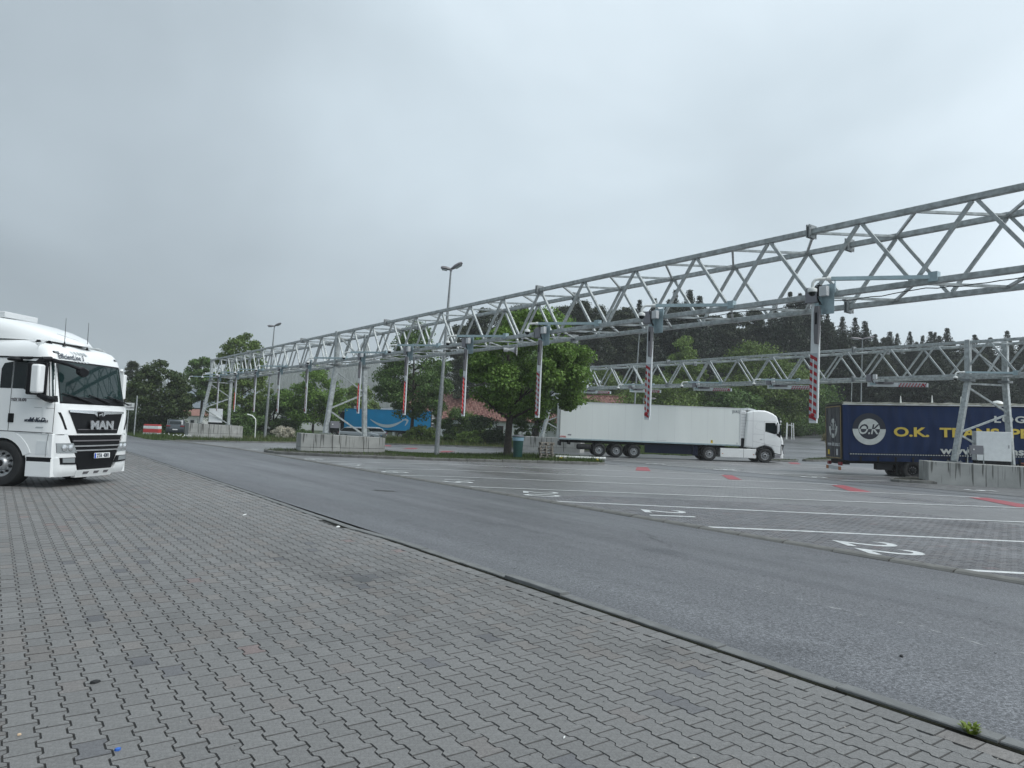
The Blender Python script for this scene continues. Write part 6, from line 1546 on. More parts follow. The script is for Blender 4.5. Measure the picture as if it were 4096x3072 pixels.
tree('broadleaf_tree', 'lower bushy tree right behind the white cab roof', 77.5, 57.5, 8.0, 6.0, .2, P_round, 70, 16000, .34, LM['mid'], 12, .2, .15)
tree('broadleaf_tree', 'young green tree at the right behind the thin lamp post', 112.0, 63.5, 6.5, 11.0, .5, P_cone, 70, 14000, .36, LM['mid'], 13, .2, .14)
tree('broadleaf_tree', 'dark round tree above the rear corner of the navy truck', 124.0, 64.2, 8.5, 8.0, .3, P_round, 70, 14000, .38, LM['mid'], 14, .2, .14)
tree('broadleaf_tree', 'pale green bushy tree at the left end of the rear gantry', 76.5, 80.0, 9.5, 9.8, .5, P_round, 80, 16000, .36, LM['fresh'], 16, .2, .14, tone=(.4, .95))
tree('broadleaf_tree', 'low green tree behind the left end of the white trailer', 68.0, 76.0, 7.5, 5.2, .3, P_hedge, 60, 12000, .32, LM['fresh'], 17, .18, .15, tone=(.4, 1.0))
tree('broadleaf_tree', 'low dark tree between the white cab and the navy truck', 97.0, 60.0, 11.5, 8.5, .1, P_hedge, 90, 18000, .36, LM['mid'], 19, .2, .15)
# shrubs
def shrub(label, x, y, W, H, leaf, m, seed, nl=7000, prof=P_hedge, cat='shrub', z=None, tone=(.5, 1.2)):
    return tree('shrub', label, x, y, W, H, .05, prof, 40, nl, leaf, m, seed, .05, .17, trunk=True, cat=cat, z=z, tone=tone)
shrub('tall green hedge bush beside the rear of the blue trailer', 44.2, 72.5, 4.6, 4.0, .22, LM['mid'], 31, 12000)
shrub('bright green bush before the red-roofed house', 46.0, 70.5, 4.2, 3.0, .2, LM['fresh'], 32, 9000, tone=(.5, 1))
shrub('large dark bush left of the maple trunk', 42.4, 63.6, 4.6, 2.7, .2, LM['dark'], 33, 11000)
shrub('low pale bush in front of the hedge, left of the large maple', 40.0, 62.3, 2.6, 1.5, .18, LM['fresh'], 34, 5000)
shrub('slim bush right of the maple trunk before the white wall', 46.4, 61.5, 1.8, 3.0, .2, LM['mid'], 35, 2500)
shrub('bush at the foot of the cone-shaped tree', 38.2, 68.9, 3.1, 1.6, .2, LM['fresh'], 36, 6000, tone=(.5, 1))
shrub('white-flowering bush beside the left lamp post', 26.9, 80.4, 2.3, 1.2, .13, LM['blossom'], 37, 4500, tone=(.5, 1.0))
shrub('dark hedge left of the white-flowering bush', 24.0, 88.0, 5.0, 3.4, .24, LM['mid'], 38, 12000)
shrub('round bush in the grass at the foot of the left lamp post', 28.6, 78.6, 1.8, 1.0, .14, LM['mid'], 39, 3000)
shrub('dark undergrowth beneath the dark maple at far left', 14.0, 98.0, 7.0, 3.0, .24, LM['dark'], 40, 9000)
shrub('dark bush behind the sign at far left', 11.5, 101, 5.5, 6.5, .26, LM['bronze'], 41, 12000)
shrub('hedge between the far fence and the little shed', 20.0, 108.0, 5.0, 1.3, .24, LM['mid'], 42, 8000)
shrub('low bank of shrubs right of the white cab', 90.0, 53.5, 7.0, 2.6, .24, LM['mid'], 43, 9000)
shrub('bank of shrubs behind the white stakes', 96.0, 57.5, 8.0, 3.4, .26, LM['dark'], 44, 10000)
shrub('shrub bank left of the navy truck, up the slope', 104.0, 54.0, 8.0, 2.8, .26, LM['mid'], 45, 9000)
shrub('little bush under the rear of the tractor frame', 50.8, 33.9, 1.6, .75, .1, LM['fresh'], 46, 1500)
shrub('pale dried shrub on the slope beside the gravel track', 82.0, 46.3, 2.6, 1.2, .14, LM['dry'], 47, 2500)
shrub('small dry shrub at the foot of the slope', 75.5, 42.5, 1.6, .7, .12, LM['dry'], 48, 1200)
# spruces and pines of the wood behind
def spruce_mesh(seed, H=20.0):
    r = np.random.default_rng(seed); C_, N_, Z_ = [], [], []
    z = 1.6
    while z < H - .2:
        f = 1 - z / H; R_ = min(4.3, 9.4 * f ** 1.02) * r.uniform(.88, 1.1) + .05; nb = int(9 + 7 * f)
        for k in range(nb):
            a = r.uniform(0, 2 * math.pi); L = R_ * r.uniform(.65, 1.12); n = max(3, int(L / .22))
            s = (np.arange(n) + .5) / n; w = .42 * (1 - s) + .12
            for rep in range(3):
                lat = r.uniform(-1, 1, n) * w * .9
                px = np.cos(a) * L * s - np.sin(a) * lat; py = np.sin(a) * L * s + np.cos(a) * lat
                pz = z - L * .28 * s + .10 * np.sin(s * 3) + r.normal(size=n) * .06 + .25 * L * s ** 2.5
                Z_.append(np.full(n, .25 + .19 * min(1, f * 3.5))); C_.append(np.stack([px, py, pz], 1)); N_.append(np.stack([np.cos(a) * .2 * np.ones(n), np.sin(a) * .2 * np.ones(n), np.ones(n)], 1))
        z += (.30 + .22 * r.random()) * (.5 + .5 * f ** .5)
    n = 9; C_.append(np.stack([r.normal(size=n) * .02, r.normal(size=n) * .02, H - .6 + np.arange(n) * .07], 1)); N_.append(r.normal(size=(n, 3))); Z_.append(np.full(n, .2))
    return leaves_mesh('crown', np.concatenate(C_), np.concatenate(N_), np.concatenate(Z_), seed, LM['needle'], tone=(.35, 1.15), nrm_bias=.55, droop=.5, warm=.08, aspect=.45)
def pine_mesh(seed, H=20.0):
    r = np.random.default_rng(seed); C_, N_ = [], []
    for k in range(95):
        u = r.random() ** .7; z = H * (.42 + .56 * u); R_ = (3.0 * (1 - u) ** .55 + .5) * r.uniform(.3, 1); a = r.uniform(0, 6.28); c = np.array([R_ * math.cos(a), R_ * math.sin(a), z])
        n = 130; d = r.normal(size=(n, 3)); d /= np.linalg.norm(d, axis=1, keepdims=True); cr_ = r.uniform(.45, 1.0)
        p = c + d * np.array([1, 1, .6]) * cr_ * (.35 + .9 * r.random((n, 1))); C_.append(p); N_.append(d)
    return leaves_mesh('crown', np.concatenate(C_), np.concatenate(N_), .32, seed, LM['pine'], tone=(.5, 1.3), nrm_bias=.35, warm=.15, aspect=.5)
SP_ = [spruce_mesh(100 + k) for k in range(4)]; PI_ = [pine_mesh(200 + k) for k in range(3)]
trunkS = MB().tube([(0, 0, -1), (0, 0, 10), (0, 0, 19.5)], [.26, .16, .03], 7).build('trunk', MT['dbark'], mesh_only=True, smooth=True)
tb = MB().tube([(0, 0, -1), (.1, 0, 6), (-.1, .1, 13), (.1, 0, 18.5)], [.28, .2, .14, .05], 7)
for k in range(8): a = k * 2.4; tb.tube([(0, 0, 7 + k * 1.3), (1.6 * math.cos(a), 1.6 * math.sin(a), 8 + k * 1.3)], [.07, .03], 5)
trunkP = tb.build('trunk', MT['dbark'], mesh_only=True, smooth=True)
FOREST = [(64.3,104.2,18.5,0),(68.2,105.7,20.6,0),(68.8,102.6,21.5,0),(72.9,103.1,21.4,0),(75.2,101.7,22.4,0),(73.4,94.8,19.9,0),(75.1,92.8,19.3,0),(83.3,98.8,22.5,0),(81.2,91.7,22.4,0),(83.6,89.7,21.5,0),(91.7,95.1,21.9,0),(89.1,89.2,21.5,0),(94.3,90.7,23.5,1),(100.7,92.9,24.5,1),(105.2,91.9,26.4,1),(102.9,86.4,25.5,1),(109.1,89.1,25.1,1),(114.0,89.2,21.6,0),(113.7,84.3,21.7,0),(119.0,83.6,22.7,0),(121.3,80.8,23.7,1),(117.0,74.8,24.8,1),(126.0,78.4,26.3,1),(126.6,75.6,25.2,1),(125.5,72.4,21.6,1),(124.7,69.0,20.6,1),(136.2,72.8,22.1,1),(133.2,69.3,20.7,1),(137.9,69.7,18.7,1),(142.1,68.9,19.6,1),(141.3,67.1,19.0,1),(145.8,66.8,19.8,1),(141.3,62.4,18.2,1),(148.3,63.2,19.6,1),(145.6,59.9,19.8,1),(154.5,60.8,18.3,1),(155.7,59.0,19.5,1),(147.6,53.4,17.7,1),(150.6,51.7,19.1,1),(154.1,50.4,18.2,1),(167.3,51.7,19.8,1),(162.5,47.5,18.4,1),(58.3,93.3,12.4,0),(60.5,92.4,14.6,0),(66.9,97.3,15.3,0),(68.9,95.1,14.4,0),(65.7,85.4,13.6,0),(74.6,91.8,12.8,0),(70.3,82.8,14.6,0),(73.3,81.8,15.6,0),(81.5,88.1,15.1,0),(77.5,81.0,14.1,0),(82.5,83.5,15.9,0),(83.3,80.0,17.7,0),(88.4,80.9,17.7,1),(84.4,74.1,16.0,0),(85.0,71.4,18.6,1),(85.5,68.6,16.0,1),(97.2,75.1,12.9,1),(96.2,71.3,14.2,1),(101.8,72.3,14.7,1),(95.3,65.0,14.3,1),(101.5,65.6,16.9,0),(96.6,60.0,16.6,1),(106.5,63.2,18.0,1),(110.0,62.3,14.8,1),(111.0,61.0,15.3,1),(111.7,59.1,14.1,1),(110.5,56.2,12.4,1),(117.9,57.8,12.4,0),(113.5,53.1,11.1,1),(113.9,50.6,11.9,1),(118.0,49.9,13.2,1),(128.6,51.5,12.1,0),(130.9,50.3,11.4,1),(127.0,46.9,12.6,0),(123.9,43.3,10.8,1),(136.3,45.0,11.5,1),(137.6,43.7,12.7,1),(133.3,40.4,12.0,1),(74.5,117.9,20.3,0),(84.5,127.5,20.9,0),(86.0,125.4,20.9,0),(87.0,123.1,21.2,0),(84.6,115.2,22.1,0),(84.6,111.5,21.9,0),(93.0,118.1,21.7,0),(93.7,115.8,18.9,0),(98.0,116.1,21.5,0),(98.4,112.8,25.3,0),(99.4,110.7,24.1,0),(104.2,112.1,23.4,0),(99.7,103.5,21.7,0),(107.4,107.1,22.6,1),(109.4,106.1,23.5,0),(111.7,104.3,22.6,1),(113.7,103.7,24.2,0),(111.8,99.2,25.9,1),(108.1,92.9,23.5,0),(110.2,92.4,25.9,1),(117.5,94.6,24.3,1),(121.2,94.7,20.8,1),(119.3,90.5,21.3,0),(122.1,89.5,19.8,0),(126.2,90.2,21.8,1),(128.4,89.0,20.7,1),(131.1,88.3,22.7,1),(127.6,82.8,23.7,1),(131.9,82.6,26.5,1),(133.9,80.5,22.7,1),(137.5,79.5,22.0,0),(145.7,81.0,20.3,1),(143.5,77.0,19.8,0),(139.8,72.4,20.5,1),(140.7,71.1,18.1,1),(152.7,75.1,19.8,0),(155.3,73.3,17.3,1),(145.8,66.4,16.3,1),(148.8,65.5,15.9,1),(154.3,65.0,19.6,1),(154.5,62.4,18.4,1),(160.0,62.2,15.9,1),(162.1,60.9,18.1,0),(164.2,59.5,15.0,1),(171.2,60.2,17.2,1),(171.3,58.1,18.3,1),(174.6,57.4,19.2,1),(176.2,55.8,18.1,0),(175.7,53.8,19.0,1),(183.7,54.4,17.1,1)]
rf_ = random.Random(8); seen = {}
FOREST = [f_ for i_, f_ in enumerate(FOREST) if not (i_ >= 42 and i_ < 80 and 66.5 < f_[0] < 108)]
rx_ = random.Random(31)
EXTRA = [(f_[0] + rx_.uniform(2.0, 4.5) * (1 if rx_.random() < .5 else -1) * .45, f_[1] + rx_.uniform(-1, 1) + 3.2 * (1 if rx_.random() < .5 else -1) * -.8, f_[2] * rx_.uniform(.80, .97), 1) for f_ in FOREST[:42] if f_[0] > 93 and f_[3]]
FOREST += [(17.2, 123.6, 10.4, 0), (13.5, 120, 9.6, 0), (20.5, 126, 9.0, 0), (11.0, 128, 11.5, 0), (8.0, 118, 10.5, 0)] + EXTRA
NEAR_ = 42 + sum(1 for f_ in FOREST[42:] if f_[2] < 18 and f_[0] < 140 and f_[1] < 98)
ORD = ['first', 'second', 'third', 'fourth', 'fifth', 'sixth', 'seventh', 'eighth', 'ninth', 'tenth', 'eleventh', 'twelfth'] + ['thirteenth', 'fourteenth', 'fifteenth', 'sixteenth', 'seventeenth', 'eighteenth', 'nineteenth', 'twentieth', 'twenty-first', 'twenty-second', 'twenty-third', 'twenty-fourth', 'twenty-fifth'] + [t_ + o_ for t_ in ('twenty-', 'thirty-', 'forty-') for o_ in ('first', 'second', 'third', 'fourth', 'fifth', 'sixth', 'seventh', 'eighth', 'ninth')][5:]
def f_key(k, x, y, kd):
    row = 'on the skyline' if (k < 42 or x < 25) else 'in the lower near row' if k < NEAR_ else 'in the back row'
    near = 'at far left beyond the dark maple' if x < 25 else 'behind the large maple' if x < 76 else 'behind the white trailer' if x < 105 else 'behind the white cab' if x < 116 else 'behind the navy truck'
    return ('spruce' if kd else 'pine', row, near)
groups_ = {}
for k, (x, y, H_, kd) in enumerate(FOREST): groups_.setdefault(f_key(k, x, y, kd), []).append((y / x, k))
ordn = {}
for key, lst in groups_.items():
    for q, (_, k) in enumerate(sorted(lst, reverse=True)): ordn[k] = ORD[q]
for k, (x, y, H_, kd) in enumerate(FOREST):
    kind_, row_, near_ = f_key(k, x, y, kd); spr = bool(kd); row = 'front' if k < 42 else ''
    lab = ordn[k] + ' dark ' + kind_ + ' from the left ' + row_ + ' ' + near_
    t = thing('spruce_tree' if spr else 'pine_tree', lab, 'tree', (x, y, hgt(x, y) - .3), rf_.uniform(0, 6.28), 'conifers of the wood')
    s = H_ / 20 * (1.02); w = s * rf_.uniform(.85, 1.25)
    if spr and row != 'front': w *= 1.15
    place(rf_.choice(SP_ if spr else PI_), 'crown', t, sc=(w, w, s)); place(trunkS if spr else trunkP, 'trunk', t, sc=(w, w, s))
# dark scrub closing the wood's edge: nobody could count these bushes
r = np.random.default_rng(77); C_, N_ = [], []
for k in range(420):
    u = r.random(); P0, P1 = np.array([66, 96.0]), np.array([172, 46.0]); c = P0 + (P1 - P0) * u + r.normal(size=2) * 4.5; hb = r.uniform(1.5, 6.5); n = 120
    d = r.normal(size=(n, 3)); d /= np.linalg.norm(d, axis=1, keepdims=True); rad = r.uniform(1.6, 2.8)
    C_.append(np.array([c[0], c[1], hgt(c[0], c[1]) + hb * .6]) + d * np.array([rad, rad, hb * .6]) * (1 - .4 * r.random((n, 1)))); N_.append(d)
me = leaves_mesh('undergrowth', np.concatenate(C_), np.concatenate(N_), .6, 5, LM['mid'], tone=(.25, .85)); o = place(me, 'undergrowth'); tag(o, 'dark undergrowth filling the edge of the wood', 'undergrowth', kind='stuff')
# hazy hill with its far wood
def hillz(x, y):
    dx, dy = (x - 610) / 390, (y - 1180) / 280
    return -5 + 96 * math.exp(-(dx * dx + dy * dy))
struct(sheet('hill', rng(-400, 1400, 45), rng(700, 1900, 45), 0, mat('hill_forest_floor', (.03, .045, .025), .9), fn=hillz))
C_, N_ = [], []; vs, fs = [], []
rh = random.Random(5)
for k in range(11000):
    x, y = rh.uniform(-100, 1120), rh.uniform(820, 1540); z = hillz(x, y)
    if z < 1.5: continue
    H_ = rh.uniform(12, 26); w = H_ * rh.uniform(.16, .28); o = len(vs); nn = 5; a0 = rh.random() * 6
    for lv, (rr, zz) in enumerate(((1, .1), (.45, .5), (.75, .48), (.25, .8), (.4, .78))):
        for q in range(nn): a = a0 + 2 * math.pi * q / nn; vs.append((x + w * rr * math.cos(a), y + w * rr * math.sin(a), z + H_ * zz + rh.uniform(-.3, .3)))
    vs.append((x, y, z + H_)); 
    for lv in (0, 2): fs += [(o + lv * nn + q, o + lv * nn + (q + 1) % nn, o + (lv + 1) * nn + (q + 1) % nn, o + (lv + 1) * nn + q) for q in range(nn)]
    fs += [(o + 4 * nn + q, o + 4 * nn + (q + 1) % nn, len(vs) - 1) for q in range(nn)]
me = bpy.data.meshes.new('far_wood'); me.from_pydata(vs, [], fs); me.materials.append(mat('far_conifer', (.028, .04, .024), .9)); o = place(me, 'far_wood'); tag(o, 'far conifer wood fading into haze on the hill', 'wood', kind='stuff')

# grass
def blades(name, region, n, hmin, hmax, seed, m, label, z_off=0.0, wid=.012, clump=0.0):
    r_ = random.Random(seed); vs, fs, tn = [], [], []
    x0, x1, y0, y1, test = region; k = 0; tries = 0
    while k < n and tries < n * 8:
        tries += 1; x, y = r_.uniform(x0, x1), r_.uniform(y0, y1)
        if not test(x, y): continue
        k += 1; z = hgt(x, y) + z_off; a = r_.uniform(0, 6.28); H_ = r_.uniform(hmin, hmax) * (1 + clump * math.sin(x * 1.1) * math.sin(y * .9 + x)); w = wid * r_.uniform(.6, 1.5); b = r_.uniform(0, .6) * H_; bx, by = math.cos(a + 1.57) * b, math.sin(a + 1.57) * b
        o = len(vs); cx, sx = math.cos(a) * w, math.sin(a) * w
        vs += [(x - cx, y - sx, z), (x + cx, y + sx, z), (x + bx, y + by, z + H_)]; fs.append((o, o + 1, o + 2)); t = r_.uniform(.5, 1.2); tn.append((t, t, t * .9))
    me = bpy.data.meshes.new(name); me.from_pydata(vs, [], fs); me.materials.append(m); tone_attr(me, tn); o = place(me, name); return tag(o, label, 'grass', kind='stuff')
isl_in = [(p.x, p.y) for p in isl]
blades('island_grass', (12.8, 29.8, 30, 44.5, lambda x, y: pip(x, y, isl_in) and (x > 19.5 or random.random() < .15)), 22000, .05, .16, 1, LM['grass'], 'rough grass growing on the planted island', .12, .014, .5)
blades('island_weeds', (26.2, 29.6, 30, 38, lambda x, y: pip(x, y, isl_in)), 2500, .12, .35, 2, LM['grass'], 'taller weeds at the tip of the planted island and round the maple', .12, .02)
blades('plinth_island_grass', (49.5, 61, 29.5, 34, lambda x, y: pip(x, y, [(p.x, p.y) for p in isl3 + []]) or pip(x, y, [(p.x, p.y) for p in isl4])), 2500, .05, .14, 3, LM['grass'], 'sparse grass on the small far kerb tips', .1)
def verge_test(x, y):
    if in_yard(x, y): return False
    if x < 12.8: return False
    return y > 66 - (x - 26) * 1.05 if x > 26 else y > 65.5
def verge_t2(x, y): return y > 66.3 - max(0, (x - 26)) * 1.05 and x > 12.9 and y < 96 - (x - 13) * .4
blades('verge_grass', (12.8, 62, 40, 96, verge_t2), 60000, .10, .38, 4, LM['grass'], 'uneven grass verge behind the bays, from the left edge to the blue trailer', -.1, .03, .5)
blades('verge_dry_grass', (12.8, 48, 50, 84, verge_t2), 6000, .2, .5, 5, LM['dry'], 'dry seed heads standing in the verge grass', -.1, .02, .5)
blades('slope_grass', (62, 125, 28, 80, lambda x, y: y > .62 * x - 3 and y < .62 * x + 22 and not in_yard(x, y)), 26000, .15, .5, 6, LM['grass'], 'grass on the slope beyond the yard at right', -.1, .05, .5)
blades('bank_grass', (11.0, 20.5, 64, 84, lambda x, y: y > 66.5 and not (15 < x < 20.3 and 72.5 < y < 75)), 12000, .15, .45, 7, LM['grass'], 'lush grass bank with pale flowers left of the farthest plinth', -.1, .03, .5)
fl_ = MB(); rq = random.Random(6)
for k in range(24):
    x, y = rq.uniform(12.9, 14.9), rq.uniform(67.5, 74) ; s = .035; z = hgt(x, y) + .28 + rq.uniform(0, .2); fl_.add([(x - s, y, z), (x + s, y, z), (x + s, y + .01, z + s * 1.3), (x - s, y + .01, z + s * 1.3)], [(0, 1, 2, 3)])
tag(fl_.build('wild_flowers', MT['wpipe']), 'small pale wild flowers in the grass bank at far left', 'flowers', kind='stuff')
# kerb of the far verge
vk = thing('kerb', 'dark low kerb along the far grass verge behind the bays', 'kerb')
ks = MB().box((0, 0, .02), (.98, .16, .16)).build('kerb_stone', MT['conc_kerb'], mesh_only=True)
pts_ = [(12.8, 66.2), (26, 66.0), (44, 47.1)]
for a, b in zip(pts_[:-1], pts_[1:]):
    a, b = Vector(a), Vector(b); L_ = (b - a).length; d = (b - a) / L_
    for k in range(int(L_)):
        p = a + d * (k + .5); place(ks, 'kerb_stone', vk, (p.x, p.y, hgt(p.x, p.y)), (0, 0, math.atan2(d.y, d.x)))
# gravel track up the slope
def trk(x, y): return 60 < x < 112 and .56 * x - 2.5 < y < .56 * x + 3.5
struct(sheet('track', rng(60, 112, 1.0), rng(28, 70, 1.0), -.05, mat('gravel_track', (.15, .145, .13), .9, var=.25, vscale=2), inside=trk))

# ------------------------------------------------------------ buildings
def house_red():
    X0, Y0 = 60.5, 84.0
    a = math.atan2(-.80, .60)
    t = thing('red_roofed_house', 'white-walled house with a red tiled roof, seen through the maple', 'house', (X0, Y0, -.55), a)
    L, D, E_, R_ = 34.0, 9.0, 3.3, 7.3
    # walls
    MB().box((0, D / 2, E_ / 2), (L, D, E_)).build('wall', MT['render_w'], t)
    for x in (-15.2, -12.4, -8.6, -1, 4.4, 9.2, 14):
        w = MB().box((x, -.03, 1.75), (1.1, .06, 1.3)).build('window', MT['brown'], t)
        MB().box((x, -.07, 1.75), (.92, .02, 1.12)).build('pane', MT['glass'], w)
        MB().box((x, -.10, 1.06), (1.25, .16, .06)).build('sill', MT['grey_lt'], w)
    d = MB().box((11.6, -.03, 1.05), (1.1, .08, 2.1)).build('door', MT['brown'], t); MB().box((11.2, -.09, 1.05), (.05, .05, .15)).build('handle', MT['chrome'], d)
    # roof slopes: a base plus rows of tiles with depth
    n_up = 17; ov = .5; half = D / 2 + ov
    sl = math.hypot(half, R_ - E_ + .25); ca, sa = half / sl, (R_ - E_ + .25) / sl
    MB().prism([(-ov, E_ - .25), (D / 2, R_), (D + ov, E_ - .25)], lambda p: (-L / 2 - .4, p[0], p[1]), lambda p: (L / 2 + .4, p[0], p[1])).build('roof', MT['tile_dark'], t)
    rf = t.children[-1]
    tv = [MB().add([(-.19, 0, .03), (.19, 0, .03), (.19, -.36 * ca, .055 - .36 * sa), (.0, -.38 * ca, .10 - .38 * sa), (-.19, -.36 * ca, .055 - .36 * sa), (0, 0, .08)], [(0, 5, 3, 4), (5, 1, 2, 3)]).build('roof_tile', m_, mesh_only=True) for m_ in (MT['tile_red'], MT['tile_dark'])]
    rr = random.Random(2); cnt = 0; mbj = MB()
    for j in range(n_up):
        for i in range(int((L + .8) / .40)):
            s_ = sl * (j + 1) / n_up * .999; x = -L / 2 - .2 + i * .40 + (.2 if j % 2 else 0); y = D / 2 - ca * (sl - (sl - s_)) if False else -ov + ca * (sl - (sl * (n_up - 1 - j) / n_up)) ; z = E_ - .25 + sa * (sl * (j + 1) / n_up)
            vis = -16 < x < -9
            tone = 0 if (i + j) % 2 == 0 or rr.random() < .25 else 1
            if vis and cnt < 290: place(tv[tone], 'roof_tile', rf, (x, y, z + .02)); cnt += 1
            else: mbj.add([(x + q[0], y + q[1], z + .02 + q[2]) for q in [(-.19, 0, .03), (.19, 0, .03), (.19, -.36 * ca, .055 - .36 * sa), (0, -.38 * ca, .10 - .38 * sa), (-.19, -.36 * ca, .055 - .36 * sa), (0, 0, .08)]], [(0, 5, 3, 4), (5, 1, 2, 3)], tone)
    o = mbj.build('roof_tiles', [MT['tile_red'], MT['tile_dark']], rf); o['kind'] = 'stuff'
    MB().tube([(-L / 2 - .4, D / 2, R_ + .04), (L / 2 + .4, D / 2, R_ + .04)], .12, 8).build('ridge', MT['tile_dark'], rf)
    ch = MB().box((-3.5, D / 2 - 1.4, R_ - .2), (.7, .7, 1.8)).box((-3.5, D / 2 - 1.4, R_ + .75), (.85, .85, .12)).build('chimney', MT['render_w'], rf)
    return t
house_red()
def building(label, name, loc, a, L, D, E_, R_, wallm, roofm, wins=(), cat='building'):
    t = thing(name, label, cat, loc, a); MB().box((0, D / 2, E_ / 2), (L, D, E_)).build('wall', wallm, t)
    MB().prism([(-.3, E_ - .1), (D / 2, R_), (D + .3, E_ - .1)], lambda p: (-L / 2 - .3, p[0], p[1]), lambda p: (L / 2 + .3, p[0], p[1])).build('roof', roofm, t)
    for x, z, w, h_ in wins:
        f = MB().box((x, -.03, z), (w, .06, h_)).build('window', MT['grey_box'], t); MB().box((x, -.07, z), (w - .15, .02, h_ - .15)).build('pane', MT['glass'], f)
    return t
ad = math.atan2(-.589, .808)
building('grey-roofed hall far behind the little shed, half hidden by the dark maple', 'grey_hall', (36.5, 160.5, -.9), ad, 24, 12, 4.2, 8.2, mat('dark_cladding', (.09, .1, .105), .7), MT['slate'], [(-8, 2, 1.5, 1.2), (-4, 2, 1.5, 1.2), (0, 2, 1.5, 1.2)])
building('small pale shed with a red roof left of the farthest gantry frame', 'garden_shed', (27.6, 134.2, -.75), ad, 4.6, 3.4, 2.4, 3.5, MT['render_w'], MT['tile_red'], [(1.0, 1.3, .7, .6)], 'shed')
building('long white building behind the small maple and the blue trailer cab', 'white_hall', (50.5, 124.5, -.8), ad, 26, 10, 4.2, 5.2, MT['render_w'], MT['slate'], [(-9, 2.4, 1.4, 1), (-5, 2.4, 1.4, 1), (-1, 2.4, 1.4, 1), (3, 2.4, 1.4, 1)])

# ------------------------------------------------------------ fences, sign and small things at the edges
def fence(label, p0, p1, h_, step, m, bars=14, name='wire_fence'):
    a, b = Vector(p0), Vector(p1); L_ = (b - a).length; d = (b - a) / L_; t = thing(name, label, 'fence', (a.x, a.y, hgt(a.x, a.y) - .1), math.atan2(d.y, d.x))
    n = max(1, int(L_ / step))
    pm = MB().box((0, 0, h_ / 2), (.06, .06, h_)).build('fence_post', m, mesh_only=True)
    mb = MB()
    for k in range(bars + 1): mb.box((step * (k + .5) / (bars + 1), 0, h_ / 2), (.018, .012, h_ - .15))
    for z in (.12, h_ * .5, h_ - .08): mb.box((step / 2, 0, z), (step, .02, .03))
    wm = mb.build('fence_panel', m, mesh_only=True)
    for k in range(n + 1):
        place(pm, 'fence_post', t, (k * step, 0, 0))
        if k < n: place(wm, 'fence_panel', t, (k * step, 0, 0))
    return t
fence('dark green wire fence at far left behind the dark maple', (11.0, 108.5), (31, 104), 1.9, 2.5, MT['fence'])
fence('pale bar fence between the house and the half-hidden plinth', (46.5, 59.2), (50.5, 56.0), 1.7, 1.25, MT['galv'], 8, 'bar_fence')
fence('dark fence up the slope left of the navy truck', (100, 56), (112, 52.5), 1.8, 2.4, MT['fence'])
t = thing('road_sign', 'small white rectangular sign with two dark lines, right of the left truck mirror', 'sign', (11.0, 78.8, -.55), ad)
MB().tube([(-.2, 0, 0), (-.2, 0, 3.1)], .04, 8).build('sign_post', MT['galv'], t)
MB().box((-.1, -.06, 2.85), (.95, .03, .72)).build('sign_panel', MT['wpipe'], t)
for s, z in (('DOMŮ', 2.98), ('AUTO SERVIS', 2.72)): text_mesh(s, 'sign_lettering', .22, MT['grey_mid'], t, frame_mat((-.1, -.08, z), (1, 0, 0), (0, 0, 1)), xs=.7, bold=.008)
t = thing('tall_post', 'thin pale post standing right of the white sign at far left', 'post', (11.4, 78.4, -.55), 0); MB().tube([(0, 0, 0), (.05, 0, 3.95)], .055, 8).build('post_tube', MT['galv'], t)
t = thing('concrete_block', 'red and white painted concrete block on the grass left of the dark maple', 'barrier block', (13.75, 82.9, -.62), ad)
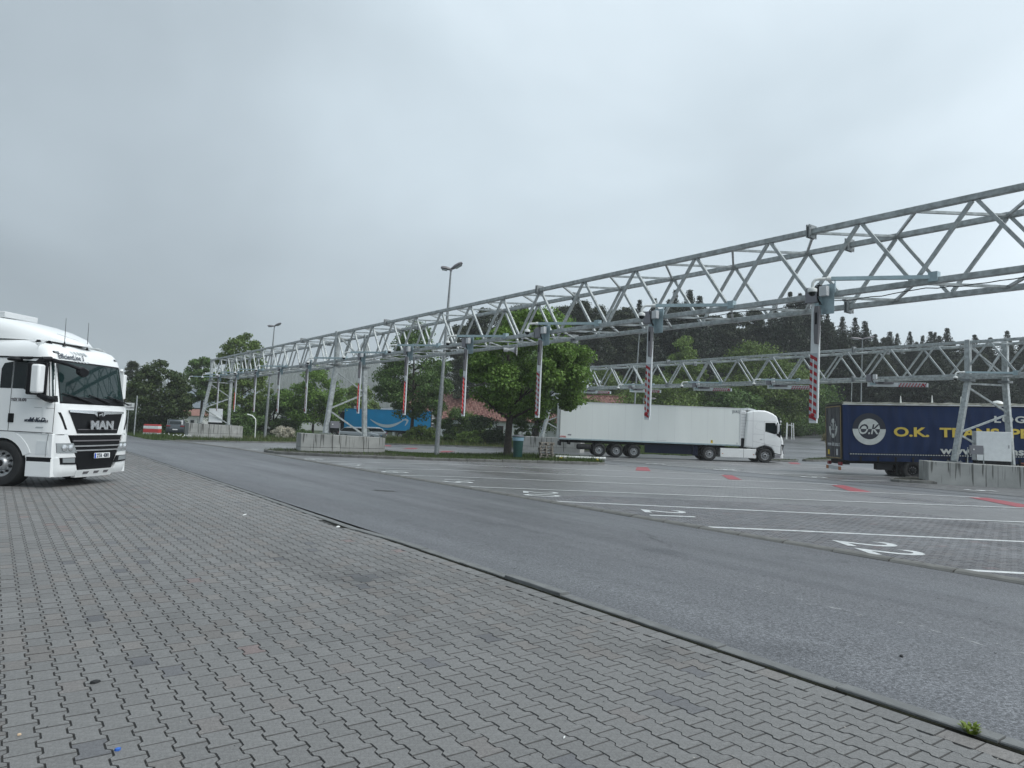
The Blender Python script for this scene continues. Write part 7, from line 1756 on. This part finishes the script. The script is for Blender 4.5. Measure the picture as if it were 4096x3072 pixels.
MB().box((0, 0, .15), (1.6, .7, .3)).build('lower_band', MT['white_arm'], t, bevel=.02, seg=1); MB().box((0, 0, .5), (1.604, .704, .4)).build('middle_band', MT['red'], t, bevel=.02, seg=1); MB().box((0, 0, .85), (1.6, .7, .3)).build('upper_band', MT['white_arm'], t, bevel=.02, seg=1); MB().box((0, 0, 1.08), (1.56, .68, .17)).build('top_band', MT['red'], t, bevel=.04)
t = thing('young_tree_support', 'white wooden stakes with crossbars holding a young tree, right of the white cab', 'tree stakes', (77.1, 49.1, 1.55), ad)
for x, y in ((-.55, -.4), (.1, -.45), (.62, .2), (-.1, .5)): MB().tube([(x, y, 0), (x * .85, y * .85, 2.0)], .05, 7).build('stake', MT['wpipe'], t)
MB().beam((-.5, -.37, 1.72), (.1, -.42, 1.74), .05).beam((.1, -.42, 1.5), (.58, .18, 1.5), .05).beam((.55, .18, 1.7), (-.1, .46, 1.7), .05).beam((-.1, .46, 1.5), (-.5, -.37, 1.5), .05).build('crossbar', MT['wpipe'], t)
MB().tube([(0, 0, 0), (.02, 0, 1.6), (-.03, .02, 2.6)], [.03, .025, .01], 6).build('trunk', MT['bark'], t)
bd = MB()
rb_ = random.Random(3)
for k in range(9):
    x, y, s = 98 + rb_.uniform(-4, 4), 56.5 + rb_.uniform(-1, 1), rb_.uniform(.2, .5)
    blob('boulder', ['small round', 'long low', 'largest', 'flat', 'pointed', 'broad', 'squat', 'leaning', 'last'][k] + ' pale boulder beside the track, up the slope left of the navy truck', 'boulder', x, y, hgt(x, y) - .1, (s, s * .7, s * .8), MT['stone'], 50 + k)['group'] = 'pale boulders beside the track'

# ------------------------------------------------------------ air
hz = MB().box((780, 950, 66), (2300, 2350, 140)).build('haze', mat('unused', (1, 1, 1)))
hm = bpy.data.materials.new('haze_air'); hm.use_nodes = True; nt = hm.node_tree; nt.nodes.remove(nt.nodes['Principled BSDF'])
pv = nt.nodes.new('ShaderNodeVolumePrincipled'); pv.inputs['Density'].default_value = 0.00046; pv.inputs['Color'].default_value = (.95, .98, 1.0, 1); pv.inputs['Anisotropy'].default_value = 0.2
nt.links.new(pv.outputs[0], nt.nodes['Material Output'].inputs['Volume']); hz.data.materials.clear(); hz.data.materials.append(hm); hz['kind'] = 'stuff'; hz['label'] = 'thin grey rain haze over the whole place'; hz['category'] = 'haze'
